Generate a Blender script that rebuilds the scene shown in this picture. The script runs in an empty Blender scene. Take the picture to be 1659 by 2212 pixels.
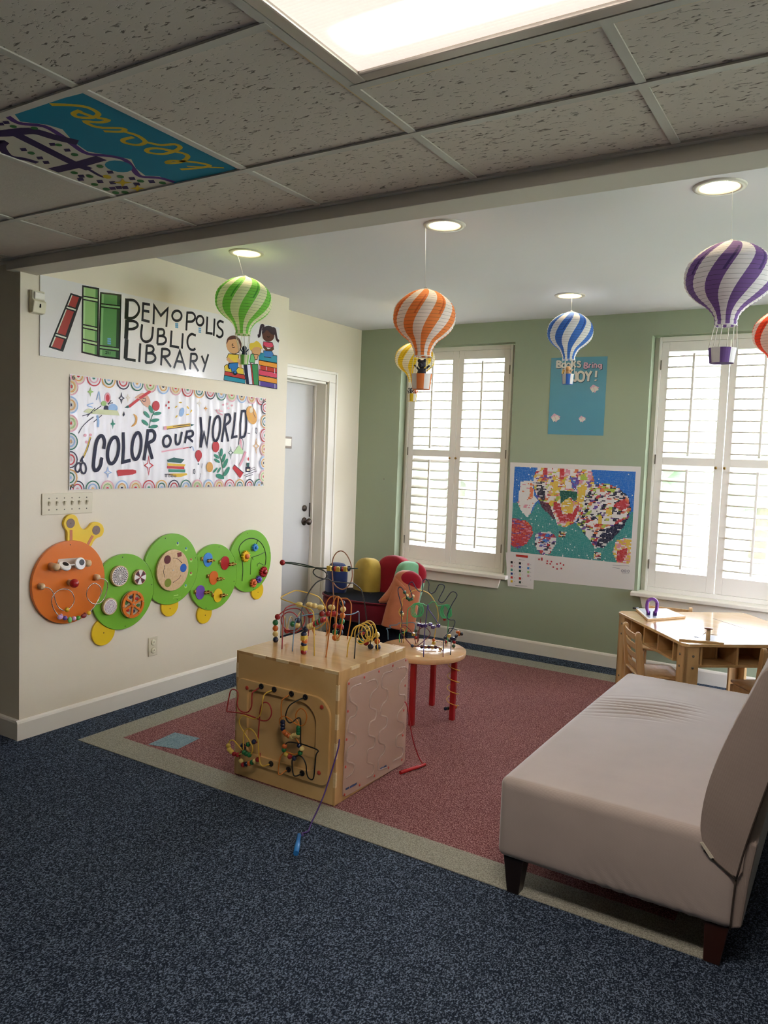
import bpy, bmesh, math, random
from mathutils import Vector, Matrix, noise
PI = math.pi
SC = bpy.context.scene
COL = SC.collection
# ------------------------------------------------------------------ camera, world, exposure, lights
cam = bpy.data.cameras.new('camera'); cam.sensor_fit = 'HORIZONTAL'; cam.sensor_width = 36; cam.lens = 36*1671.975/1659
cam.clip_start = .05
camo = bpy.data.objects.new('camera', cam); COL.objects.link(camo); SC.camera = camo
yaw, pit, rol = -.554528, -.072978, .037183
f0 = Vector((math.sin(yaw), math.cos(yaw), 0)); r0 = Vector((math.cos(yaw), -math.sin(yaw), 0)); u0 = Vector((0, 0, 1))
fw = f0*math.cos(pit)+u0*math.sin(pit); up = u0*math.cos(pit)-f0*math.sin(pit)
rr = r0*math.cos(rol)+up*math.sin(rol); uu = up*math.cos(rol)-r0*math.sin(rol)
M = Matrix((rr, uu, -fw)).transposed().to_4x4(); M.translation = Vector((3.5951, -2.3297, 1.525)); camo.matrix_world = M
SC.view_settings.view_transform = 'Standard'; SC.view_settings.look = 'None'; SC.view_settings.gamma = 1; SC.view_settings.use_curve_mapping = False
SC.view_settings.exposure = 0.12
SC.cycles.use_denoising = True; SC.cycles.filter_width = 1.1
SC.cycles.max_bounces = 10; SC.cycles.diffuse_bounces = 6; SC.cycles.transparent_max_bounces = 16
SKY = 18.0; PANEL = 44.0; DOWN = 75.0
wd = bpy.data.worlds.new('overcast sky'); SC.world = wd; wd.use_nodes = True
bg = wd.node_tree.nodes['Background']; bg.inputs[0].default_value = (.91, .95, 1.10, 1); bg.inputs[1].default_value = SKY

# ------------------------------------------------------------------ materials
def lin(c): return tuple(((v/12.92) if v <= .04045 else ((v+.055)/1.055)**2.4) for v in c)
def hx(h): return lin(tuple(int(h[i:i+2], 16)/255 for i in (0, 2, 4)))+(1,)
MATS = {}
def mat(name, col, rough=.5, metal=0, var=0, vscale=8, bump=0, bscale=60, spec=.5, trans=0, stretch=(1, 1, 1), emit=0, coat=0, sheen=0, sr=.4):
    if name in MATS: return MATS[name]
    m = bpy.data.materials.new(name); MATS[name] = m; m.use_nodes = True
    nt = m.node_tree; b = nt.nodes['Principled BSDF']; c = hx(col) if isinstance(col, str) else col
    b.inputs['Base Color'].default_value = c; b.inputs['Roughness'].default_value = rough; b.inputs['Metallic'].default_value = metal
    b.inputs['Specular IOR Level'].default_value = spec; b.inputs['Coat Weight'].default_value = coat
    if sheen: b.inputs['Sheen Weight'].default_value = sheen; b.inputs['Sheen Roughness'].default_value = sr
    if emit: b.inputs['Emission Color'].default_value = c; b.inputs['Emission Strength'].default_value = emit
    tc = nt.nodes.new('ShaderNodeTexCoord'); mp = nt.nodes.new('ShaderNodeMapping'); mp.inputs['Scale'].default_value = stretch
    nt.links.new(tc.outputs['Object'], mp.inputs[0])
    if var:
        n = nt.nodes.new('ShaderNodeTexNoise'); n.inputs['Scale'].default_value = vscale; n.inputs['Detail'].default_value = 4
        nt.links.new(mp.outputs[0], n.inputs[0])
        r = nt.nodes.new('ShaderNodeValToRGB'); e = r.color_ramp.elements
        e[0].position = .3; e[1].position = .7
        e[0].color = tuple(v*(1-var) for v in c[:3])+(1,); e[1].color = tuple(min(1, v*(1+var)) for v in c[:3])+(1,)
        nt.links.new(n.outputs[0], r.inputs[0]); nt.links.new(r.outputs[0], b.inputs['Base Color'])
    if bump:
        n = nt.nodes.new('ShaderNodeTexNoise'); n.inputs['Scale'].default_value = bscale; n.inputs['Detail'].default_value = 5
        nt.links.new(mp.outputs[0], n.inputs[0]); bp = nt.nodes.new('ShaderNodeBump'); bp.inputs['Strength'].default_value = bump; bp.inputs['Distance'].default_value = .004
        nt.links.new(n.outputs[0], bp.inputs['Height']); nt.links.new(bp.outputs[0], b.inputs['Normal'])
    if trans:
        tr = nt.nodes.new('ShaderNodeBsdfTranslucent'); tr.inputs[0].default_value = c
        mx = nt.nodes.new('ShaderNodeMixShader'); mx.inputs[0].default_value = trans
        out = nt.nodes['Material Output']; nt.links.new(b.outputs[0], mx.inputs[1]); nt.links.new(tr.outputs[0], mx.inputs[2]); nt.links.new(mx.outputs[0], out.inputs[0])
    return m
def carpet(name, dark, light, thr, rib=0):
    m = bpy.data.materials.new(name); m.use_nodes = True; nt = m.node_tree; b = nt.nodes['Principled BSDF']
    b.inputs['Roughness'].default_value = .95; b.inputs['Specular IOR Level'].default_value = .1
    tc = nt.nodes.new('ShaderNodeTexCoord')
    mp = nt.nodes.new('ShaderNodeMapping'); mp.inputs['Rotation'].default_value = (0, 0, .0); mp.inputs['Scale'].default_value = (1, .7, 1)
    nt.links.new(tc.outputs['Object'], mp.inputs[0])
    n = nt.nodes.new('ShaderNodeTexNoise'); n.inputs['Scale'].default_value = 235; n.inputs['Detail'].default_value = 2; n.inputs['Roughness'].default_value = .6
    nt.links.new(mp.outputs[0], n.inputs[0])
    n2 = nt.nodes.new('ShaderNodeTexNoise'); n2.inputs['Scale'].default_value = 1.6; n2.inputs['Detail'].default_value = 4
    nt.links.new(tc.outputs['Object'], n2.inputs[0])
    r = nt.nodes.new('ShaderNodeValToRGB'); e = r.color_ramp.elements
    e[0].position = thr-.10; e[1].position = thr+.12; e[0].color = hx(dark); e[1].color = hx(light)
    nt.links.new(n.outputs[0], r.inputs[0])
    mx = nt.nodes.new('ShaderNodeMix'); mx.data_type = 'RGBA'; mx.blend_type = 'MULTIPLY'; mx.inputs[0].default_value = .35
    r2 = nt.nodes.new('ShaderNodeValToRGB'); r2.color_ramp.elements[0].position = .35; r2.color_ramp.elements[1].position = .65
    r2.color_ramp.elements[0].color = (.72, .72, .72, 1); nt.links.new(n2.outputs[0], r2.inputs[0])
    nt.links.new(r.outputs[0], mx.inputs['A']); nt.links.new(r2.outputs[0], mx.inputs['B']); nt.links.new(mx.outputs['Result'], b.inputs['Base Color'])
    bp = nt.nodes.new('ShaderNodeBump'); bp.inputs['Strength'].default_value = .7; bp.inputs['Distance'].default_value = .004
    nt.links.new(n.outputs[0], bp.inputs['Height']); nt.links.new(bp.outputs[0], b.inputs['Normal'])
    return m
def tile_mat(name, base, dark):
    m = bpy.data.materials.new(name); m.use_nodes = True; nt = m.node_tree; b = nt.nodes['Principled BSDF']
    b.inputs['Roughness'].default_value = .95; b.inputs['Specular IOR Level'].default_value = .15
    tc = nt.nodes.new('ShaderNodeTexCoord'); oi = nt.nodes.new('ShaderNodeObjectInfo')
    ad = nt.nodes.new('ShaderNodeVectorMath'); ad.operation = 'ADD'
    sc = nt.nodes.new('ShaderNodeVectorMath'); sc.operation = 'SCALE'; sc.inputs['Scale'].default_value = 37
    nt.links.new(oi.outputs['Random'], sc.inputs[0]); nt.links.new(tc.outputs['Object'], ad.inputs[0]); nt.links.new(sc.outputs[0], ad.inputs[1])
    mp = nt.nodes.new('ShaderNodeMapping'); mp.inputs['Scale'].default_value = (46, 120, 10); mp.inputs['Rotation'].default_value = (0, 0, .12)
    nt.links.new(ad.outputs[0], mp.inputs[0])
    n = nt.nodes.new('ShaderNodeTexNoise'); n.inputs['Scale'].default_value = 1; n.inputs['Detail'].default_value = 3; n.inputs['Distortion'].default_value = .6
    nt.links.new(mp.outputs[0], n.inputs[0])
    r = nt.nodes.new('ShaderNodeValToRGB'); e = r.color_ramp.elements; e[0].position = .31; e[1].position = .41; e[0].color = hx(dark); e[1].color = hx(base)
    nt.links.new(n.outputs[0], r.inputs[0]); nt.links.new(r.outputs[0], b.inputs['Base Color'])
    bp = nt.nodes.new('ShaderNodeBump'); bp.inputs['Strength'].default_value = .8; bp.inputs['Distance'].default_value = .004
    nt.links.new(r.outputs[0], bp.inputs['Height']); nt.links.new(bp.outputs[0], b.inputs['Normal'])
    return m
def wood(name, c1, c2, rough=.35, scale=5, stretch=(1, 12, 12), coat=.2):
    m = bpy.data.materials.new(name); MATS[name] = m; m.use_nodes = True; nt = m.node_tree; b = nt.nodes['Principled BSDF']
    b.inputs['Roughness'].default_value = rough; b.inputs['Coat Weight'].default_value = coat; b.inputs['Coat Roughness'].default_value = .15
    tc = nt.nodes.new('ShaderNodeTexCoord'); mp = nt.nodes.new('ShaderNodeMapping'); mp.inputs['Scale'].default_value = stretch
    nt.links.new(tc.outputs['Object'], mp.inputs[0])
    n = nt.nodes.new('ShaderNodeTexNoise'); n.inputs['Scale'].default_value = scale; n.inputs['Detail'].default_value = 5; n.inputs['Distortion'].default_value = .8
    nt.links.new(mp.outputs[0], n.inputs[0])
    r = nt.nodes.new('ShaderNodeValToRGB'); e = r.color_ramp.elements; e[0].position = .3; e[1].position = .72; e[0].color = hx(c1); e[1].color = hx(c2)
    nt.links.new(n.outputs[0], r.inputs[0]); nt.links.new(r.outputs[0], b.inputs['Base Color'])
    return m
def glassy(name, col=(1, 1, 1, 1), rough=.02, alpha=.85):
    m = bpy.data.materials.new(name); m.use_nodes = True; nt = m.node_tree; b = nt.nodes['Principled BSDF']
    b.inputs['Base Color'].default_value = col; b.inputs['Roughness'].default_value = rough
    tr = nt.nodes.new('ShaderNodeBsdfTransparent'); mx = nt.nodes.new('ShaderNodeMixShader'); mx.inputs[0].default_value = alpha
    out = nt.nodes['Material Output']; nt.links.new(b.outputs[0], mx.inputs[1]); nt.links.new(tr.outputs[0], mx.inputs[2]); nt.links.new(mx.outputs[0], out.inputs[0])
    return m
# ------------------------------------------------------------------ mesh helpers
class B:
    """collects geometry in room coordinates"""
    def __init__(s): s.v = []; s.f = []; s.m = []; s.k = 0; s.sm = set()
    def add(s, vs, fs, mi=0, smooth=False):
        n = len(s.v); s.v += [tuple(p) for p in vs]
        for f in fs:
            if smooth: s.sm.add(len(s.f))
            s.f.append(tuple(i+n for i in f)); s.m.append(mi)
        return s
    def box(s, x0, x1, y0, y1, z0, z1, mi=0):
        return s.add([(x0, y0, z0), (x1, y0, z0), (x1, y1, z0), (x0, y1, z0), (x0, y0, z1), (x1, y0, z1), (x1, y1, z1), (x0, y1, z1)],
                     [(0, 3, 2, 1), (4, 5, 6, 7), (0, 1, 5, 4), (1, 2, 6, 5), (2, 3, 7, 6), (3, 0, 4, 7)], mi)
    def obox(s, o, ax, ay, az, mi=0):
        """box from corner o along three edge vectors"""
        o, ax, ay, az = map(Vector, (o, ax, ay, az))
        c = [o, o+ax, o+ax+ay, o+ay]; c += [p+az for p in c]
        return s.add(c, [(0, 3, 2, 1), (4, 5, 6, 7), (0, 1, 5, 4), (1, 2, 6, 5), (2, 3, 7, 6), (3, 0, 4, 7)], mi)
    def prism(s, poly, fn, mi=0, smooth=False):
        """poly 2d, fn(a,b,t) t=0/1 -> point"""
        n = len(poly); v = [fn(a, b, 0) for a, b in poly]+[fn(a, b, 1) for a, b in poly]
        s.add(v, [tuple(range(n))[::-1], tuple(range(n, 2*n))], mi)
        base = len(s.v)-2*n
        for i in range(n):
            j = (i+1) % n
            if smooth: s.sm.add(len(s.f))
            s.f.append((base+i, base+j, base+n+j, base+n+i)); s.m.append(mi)
        return s
    def tube(s, pts, r, n=8, closed=False, mi=0, cap=True):
        P = [Vector(p) for p in pts]
        L = len(P); T = []
        for i in range(L):
            a = P[(i-1) % L] if (closed or i > 0) else P[i]; b = P[(i+1) % L] if (closed or i < L-1) else P[i]
            t = (b-a); T.append(t.normalized() if t.length > 1e-9 else Vector((0, 0, 1)))
        nrm = T[0].orthogonal().normalized(); v = []
        for i in range(L):
            nrm = (nrm-T[i]*nrm.dot(T[i])); nrm = nrm.normalized() if nrm.length > 1e-6 else T[i].orthogonal().normalized()
            bn = T[i].cross(nrm); ri = r[i] if isinstance(r, (list, tuple)) else r
            for k in range(n):
                a = 2*PI*k/n; v.append(P[i]+(nrm*math.cos(a)+bn*math.sin(a))*ri)
        f = []
        for i in range(L if closed else L-1):
            for k in range(n):
                a = i*n+k; b = i*n+(k+1) % n; c = ((i+1) % L)*n+(k+1) % n; d = ((i+1) % L)*n+k; f.append((a, b, c, d))
        s.add(v, f, mi, True)
        if cap and not closed:
            q = len(s.v)-L*n; s.f += [tuple(q+k for k in range(n))[::-1], tuple(q+(L-1)*n+k for k in range(n))]; s.m += [mi, mi]
        return s
    def ball(s, c, r, mi=0, n=12, h=8, sc=(1, 1, 1)):
        v = [(c[0], c[1], c[2]-r*sc[2])]; f = []
        for i in range(1, h):
            a = -PI/2+PI*i/h
            for k in range(n): b = 2*PI*k/n; v.append((c[0]+r*sc[0]*math.cos(a)*math.cos(b), c[1]+r*sc[1]*math.cos(a)*math.sin(b), c[2]+r*sc[2]*math.sin(a)))
        v.append((c[0], c[1], c[2]+r*sc[2])); t = len(v)-1
        for k in range(n):
            f.append((0, 1+(k+1) % n, 1+k)); f.append((t, 1+(h-2)*n+k, 1+(h-2)*n+(k+1) % n))
            for i in range(h-2): a = 1+i*n; f.append((a+k, a+(k+1) % n, a+n+(k+1) % n, a+n+k))
        return s.add(v, f, mi, True)
    def lathe(s, prof, c, ax='z', n=24, mi=0, smooth=True, cap=True):
        """prof [(r,h)], axis through c"""
        A = {'z': (Vector((1, 0, 0)), Vector((0, 1, 0)), Vector((0, 0, 1))), 'x': (Vector((0, 1, 0)), Vector((0, 0, 1)), Vector((1, 0, 0))), 'y': (Vector((0, 0, 1)), Vector((1, 0, 0)), Vector((0, 1, 0)))}[ax] if isinstance(ax, str) else ax
        c = Vector(c); v = []; f = []
        for r, h in prof:
            for k in range(n): a = 2*PI*k/n; v.append(c+A[0]*(r*math.cos(a))+A[1]*(r*math.sin(a))+A[2]*h)
        for i in range(len(prof)-1):
            for k in range(n): f.append((i*n+k, i*n+(k+1) % n, (i+1)*n+(k+1) % n, (i+1)*n+k))
        s.add(v, f, mi, smooth)
        if cap:
            q = len(s.v)-len(prof)*n; s.f += [tuple(q+k for k in range(n))[::-1], tuple(q+(len(prof)-1)*n+k for k in range(n))]; s.m += [mi, mi]
        return s
    def rbox(s, c, size, r, n=6, mi=0, M=None, fn=None):
        """rounded box: dense cube pushed to a rounded surface; M orients it"""
        nx = n if isinstance(n, tuple) else (n, n, n)
        h = Vector(size)/2; idx = {}; v = []; f = []
        def lay(k):  # denser towards the rounded ends
            N = nx[k]; return [(-1+2*i/N) for i in range(N+1)]
        G = [lay(0), lay(1), lay(2)]
        def vert(i, j, k):
            q = (i, j, k)
            if q in idx: return idx[q]
            p = Vector((G[0][i]*h.x, G[1][j]*h.y, G[2][k]*h.z))
            inner = Vector([max(-(h[a]-r), min(h[a]-r, p[a])) for a in range(3)]); d = p-inner
            if d.length > 1e-9: p = inner+d.normalized()*r
            if fn: p = fn(p)
            if M is not None: p = M @ p
            idx[q] = len(v); v.append(p+Vector(c)); return idx[q]
        for a in range(3):
            b, cc = [(1, 2), (2, 0), (0, 1)][a]
            for side in (0, nx[a]):
                for i in range(nx[b]):
                    for j in range(nx[cc]):
                        def at(ii, jj):
                            q = [0, 0, 0]; q[a] = side; q[b] = ii; q[cc] = jj; return vert(*q)
                        fa = (at(i, j), at(i+1, j), at(i+1, j+1), at(i, j+1))
                        f.append(fa if side else fa[::-1])
        return s.add(v, f, mi, True)
WPOS = {}
def link(o, parent=None):
    COL.objects.link(o)
    if parent is not None: o.parent = parent
    return o
def obj(name, b, m, parent=None, origin=None, bevel=0, seg=2, label=None, cat=None, group=None, kind=None, local=False):
    """one mesh object; geometry is in room coordinates unless local"""
    me = bpy.data.meshes.new(name)
    if parent is not None: off = Vector((0, 0, 0)) if local else WPOS[parent.name]
    elif origin is not None: off = Vector(origin)
    elif local: off = Vector((0, 0, 0))
    else:
        xs = [p[0] for p in b.v]; ys = [p[1] for p in b.v]; zs = [p[2] for p in b.v]
        off = Vector(((min(xs)+max(xs))/2, (min(ys)+max(ys))/2, min(zs)))
    me.from_pydata([tuple(Vector(p)-off) for p in b.v], [], b.f)
    ms = m if isinstance(m, (list, tuple)) else [m]
    for x in ms: me.materials.append(x)
    if len(ms) > 1: me.polygons.foreach_set('material_index', b.m)
    if b.sm:
        a = [i in b.sm for i in range(len(b.f))]; me.polygons.foreach_set('use_smooth', a)
    me.update()
    o = bpy.data.objects.new(name, me)
    if parent is None and not local: o.location = off
    link(o, parent); WPOS[o.name] = off.copy()
    if bevel:
        md = o.modifiers.new('bevel', 'BEVEL'); md.width = bevel; md.segments = seg; md.limit_method = 'ANGLE'; md.angle_limit = math.radians(40)
    tag(o, label, cat, group, kind); return o
def tag(o, label=None, cat=None, group=None, kind=None):
    if label: o['label'] = label
    if cat: o['category'] = cat
    if group: o['group'] = group
    if kind: o['kind'] = kind
def thing(name, label, cat, loc=(0, 0, 0), rz=0, group=None, kind=None):
    o = bpy.data.objects.new(name, None); o.empty_display_size = .1; o.location = loc; o.rotation_euler = (0, 0, rz); link(o)
    WPOS[o.name] = Vector(loc); tag(o, label, cat, group, kind); return o
def dup(o, parent=None):
    c = o.copy(); COL.objects.link(c)
    if parent is not None: c.parent = parent
    for ch in list(o.children): dup(ch, c)
    return c
def smooth_path(P, n=5, closed=False):
    P = [Vector(p) for p in P]; L = len(P); out = []
    rng = L if closed else L-1
    for i in range(rng):
        p1, p2 = P[i], P[(i+1) % L]
        p0 = P[(i-1) % L] if (closed or i > 0) else p1+(p1-p2)
        p3 = P[(i+2) % L] if (closed or i+2 < L) else p2+(p2-p1)
        for k in range(n):
            t = k/n; out.append(.5*((2*p1)+(p2-p0)*t+(2*p0-5*p1+4*p2-p3)*t*t+(3*p1-p0-3*p2+p3)*t**3))
    if not closed: out.append(P[-1])
    return out
# flat print: polygons and brush strokes laid on a surface
INK = {'K': '16161a', 'N': '23253d', 'n': '23253d', 'W': 'eeebe6', 'R': 'b5352f', 'p': 'e39aa0', 'P': 'd2506c', 'o': 'e0953c', 'y': 'e3b93c', 'Y': 'd9bc45', 'g': '4d9a55', 'G': '4a7a4c', 'l': '9ec98a', 'L': '8fb873',
       'D': '2c4a40', 'd': '1f4b3a', 't': '3f8f78', 'T': '1f8199', 'b': '4a86c8', 'B': 'c49468', 'E': '5a3a30', 'H': '5a3a35', 'h': '33242c', 'O': '2a2020', 'm': 'cfd0a6', 'c': 'e6d9b8', 'u': '1f86a8', 'v': '5a3a86', 'V': '3a2a58', 'k': '1d1d22'}
def ink(ch, pal, rough): 
    h = (pal or {}).get(ch, INK.get(ch, '888888')); return mat('ink %s %s %d' % (ch, h, int(rough*100)), h, rough, spec=.5 if rough < .2 else .2)
def art(name, items, fn, parent, pal=None, rough=.5, label=None, step=.00002, base=.0012):
    """items in 0.1 mm surface coordinates; fn(a,b,h) -> room point"""
    b = B(); cols = []
    for k, (t, c, w, fl) in enumerate(items):
        h = base+k*step
        P = [(fl[i]/10000, fl[i+1]/10000) for i in range(0, len(fl), 2)]
        if c not in cols: cols.append(c)
        mi = cols.index(c)
        if t in 'sp':
            if t == 's': P = [(p.x, p.y) for p in smooth_path([(x, y, 0) for x, y in P], 4, True)]
            b.add([fn(x, y, h) for x, y in P], [tuple(range(len(P)))], mi); continue
        cl = t in 'RQ'
        if t in 'rR' and len(P) > 2: P = [(p.x, p.y) for p in smooth_path([(x, y, 0) for x, y in P], 4, cl)]
        L = len(P); w = w/1000; V = []
        for i in range(L):
            a = Vector(P[(i-1) % L] if (cl or i > 0) else P[i]); q = Vector(P[(i+1) % L] if (cl or i < L-1) else P[i]); p = Vector(P[i])
            d1 = (p-a); d2 = (q-p)
            d1 = d1.normalized() if d1.length > 1e-8 else d2.normalized(); d2 = d2.normalized() if d2.length > 1e-8 else d1
            n1 = Vector((-d1.y, d1.x)); n2 = Vector((-d2.y, d2.x)); m_ = n1+n2
            m_ = m_.normalized() if m_.length > 1e-6 else n1
            k_ = w/2/max(.45, m_.dot(n1))
            ex = Vector((0, 0))
            if not cl and i == 0: ex = -d2*w*.18
            if not cl and i == L-1: ex = d1*w*.18
            V += [fn(*(p+m_*k_+ex), h), fn(*(p-m_*k_+ex), h)]
        F = [(2*i, 2*i+1, (2*i+3) % (2*L), (2*i+2) % (2*L)) for i in range(L if cl else L-1)]
        b.add(V, F, mi)
    return obj(name, b, [ink(c, pal, rough) for c in cols], parent, label=label, kind='stuff')
# ---- measured outlines: flat print in 0.1 mm wall coordinates, wires and beads in metres
SIGN_LETTERS=[('q','K',27,[6420,23432,6390,22389]),('r','K',15,[6443,23418,6928,23468,7236,23238,7242,22870,6915,22517,6401,22400]),('q','K',15,[8034,23448,7570,23420,7526,22484,8028,22472]),('q','K',15,[7553,23020,7993,23039]),('q','K',15,[8340,22407,8369,23451,8884,22962,9401,23461,9320,22399]),('R','K',15,[10506,23228,10472,23092,10370,22970,10221,22888,10056,22861,9906,22893,9801,22979,9762,23101,9796,23235,9895,23356,10042,23439,10208,23468,10359,23437,10466,23351]),('q','b',9,[10023,22679,10236,22693]),('q','b',9,[10025,22580,10239,22594]),('q','b',9,[10028,22481,10241,22495]),('q','K',15,[10963,23517,10907,22438]),('r','K',15,[10963,23497,11384,23548,11590,23429,11596,23232,11376,23036,10936,22947]),('R','K',15,[12336,23239,12310,23109,12229,22995,12110,22920,11977,22899,11856,22935,11771,23021,11739,23140,11765,23269,11844,23382,11962,23458,12095,23480,12217,23445,12303,23359]),('q','b',9,[11935,22710,12120,22719]),('q','b',9,[11938,22597,12123,22606]),('q','b',9,[11941,22485,12126,22492]),('q','K',15,[12662,23521,12617,22536,13116,22549]),('q','K',15,[13297,23502,13253,22464]),('r','K',15,[14086,23420,13780,23455,13574,23253,13701,23040,14011,22876,14034,22602,13780,22426,13506,22502]),('q','K',27,[6438,22267,6384,21291]),('r','K',15,[6461,22262,6900,22316,7158,22229,7160,22063,6890,21886,6434,21802]),('r','K',15,[7507,22216,7445,21599,7583,21333,7878,21299,8171,21476,8265,21759,8307,22190]),('q','K',15,[8697,22174,8651,21292]),('r','K',15,[8697,22154,9022,22189,9146,22096,9149,21952,9023,21816,8693,21755]),('r','K',15,[8693,21755,9088,21795,9284,21689,9287,21516,9078,21347,8664,21275]),('q','K',15,[9730,22196,9670,21316,10322,21306]),('q','K',15,[10626,22173,10579,21301]),('r','K',15,[11678,22229,11340,22261,11069,22017,11023,21645,11196,21364,11477,21309,11671,21407]),('q','K',27,[6420,21185,6366,20179]),('q','K',15,[6367,20133,7050,20123]),('q','K',15,[7393,21116,7339,20101]),('q','K',15,[7869,21087,7814,20101]),('r','K',15,[7869,21077,8209,21107,8355,21008,8358,20855,8198,20711,7840,20651]),('r','K',15,[7841,20642,8261,20675,8489,20552,8493,20356,8252,20169,7814,20101]),('q','K',15,[9013,21049,8956,20100]),('r','K',15,[9014,21039,9401,21074,9586,20974,9589,20814,9390,20659,8984,20594]),('q','K',15,[9151,20615,9711,20089]),('q','K',15,[9976,20060,10408,21116,10898,20023]),('q','K',15,[10127,20478,10722,20470]),('q','K',15,[11343,21077,11269,20126]),('r','K',15,[11343,21056,11694,21084,11824,20977,11828,20817,11683,20671,11313,20613]),('q','K',15,[11466,20621,11962,20080]),('q','K',15,[12238,21037,12495,20621]),('q','K',15,[12801,21203,12394,20086])]
SIGN_BOOKS=[('p','R',0,[2821,23043,3431,22995,2338,20047,1588,20151]),('p','K',0,[3320,23004,3431,22995,2338,20047,2201,20066]),('p','W',0,[2857,23040,2918,23035,1707,20134,1633,20144]),('p','W',0,[2546,22396,3188,22337,3132,22189,2483,22250]),('q','K',7,[2546,22396,2864,22367,3188,22337]),('q','K',7,[2483,22250,3132,22189]),('p','W',0,[1904,20891,2619,20803,2564,20657,1843,20748]),('q','K',7,[1904,20891,2259,20847,2619,20803]),('q','K',7,[1843,20748,2564,20657]),('Q','K',9,[2821,23043,3431,22995,2338,20047,1588,20151]),('p','L',0,[3529,23589,4508,23644,4486,20070,3511,20132]),('p','G',0,[4329,23634,4508,23644,4486,20070,4307,20082]),('p','l',0,[3586,23592,3683,23598,3665,20122,3569,20128]),('p','l',0,[3526,23073,4504,23111,4503,22933,3525,22901]),('q','K',7,[3526,23073,4010,23092,4504,23111]),('q','K',7,[3525,22901,4503,22933]),('p','l',0,[3519,21589,4495,21576,4494,21397,3518,21416]),('q','K',7,[3519,21589,4002,21583,4495,21576]),('q','K',7,[3518,21416,4494,21397]),('p','l',0,[3515,20826,4490,20788,4489,20609,3514,20653]),('q','K',7,[3515,20826,3998,20808,4490,20788]),('q','K',7,[3514,20653,4489,20609]),('Q','K',9,[3529,23589,4508,23644,4486,20070,3511,20132]),('p','G',0,[4661,23460,5992,23590,5941,20080,4572,20054]),('p','D',0,[5747,23566,5992,23590,5941,20080,5689,20075]),('p','g',0,[4739,23468,4869,23481,4786,20058,4652,20056]),('p','g',0,[4646,22883,5983,22996,5981,22821,4641,22713]),('q','K',7,[4646,22883,5306,22939,5983,22996]),('q','K',7,[4641,22713,5981,22821]),('p','g',0,[4587,20635,5950,20679,5947,20503,4583,20465]),('q','K',7,[4587,20635,5259,20657,5950,20679]),('q','K',7,[4583,20465,5947,20503]),('Q','K',9,[4661,23460,5992,23590,5941,20080,4572,20054]),('q','b',9,[5140,21073,5339,21084]),('q','b',9,[5141,20946,5341,20956]),('q','b',9,[5143,20828,5343,20838]),('q','D',5,[5005,20364,5116,20369,5106,20304,4996,20245,5128,20253]),('q','D',5,[5204,20381,5195,20243]),('q','D',5,[5304,20385,5295,20247])]
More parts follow.
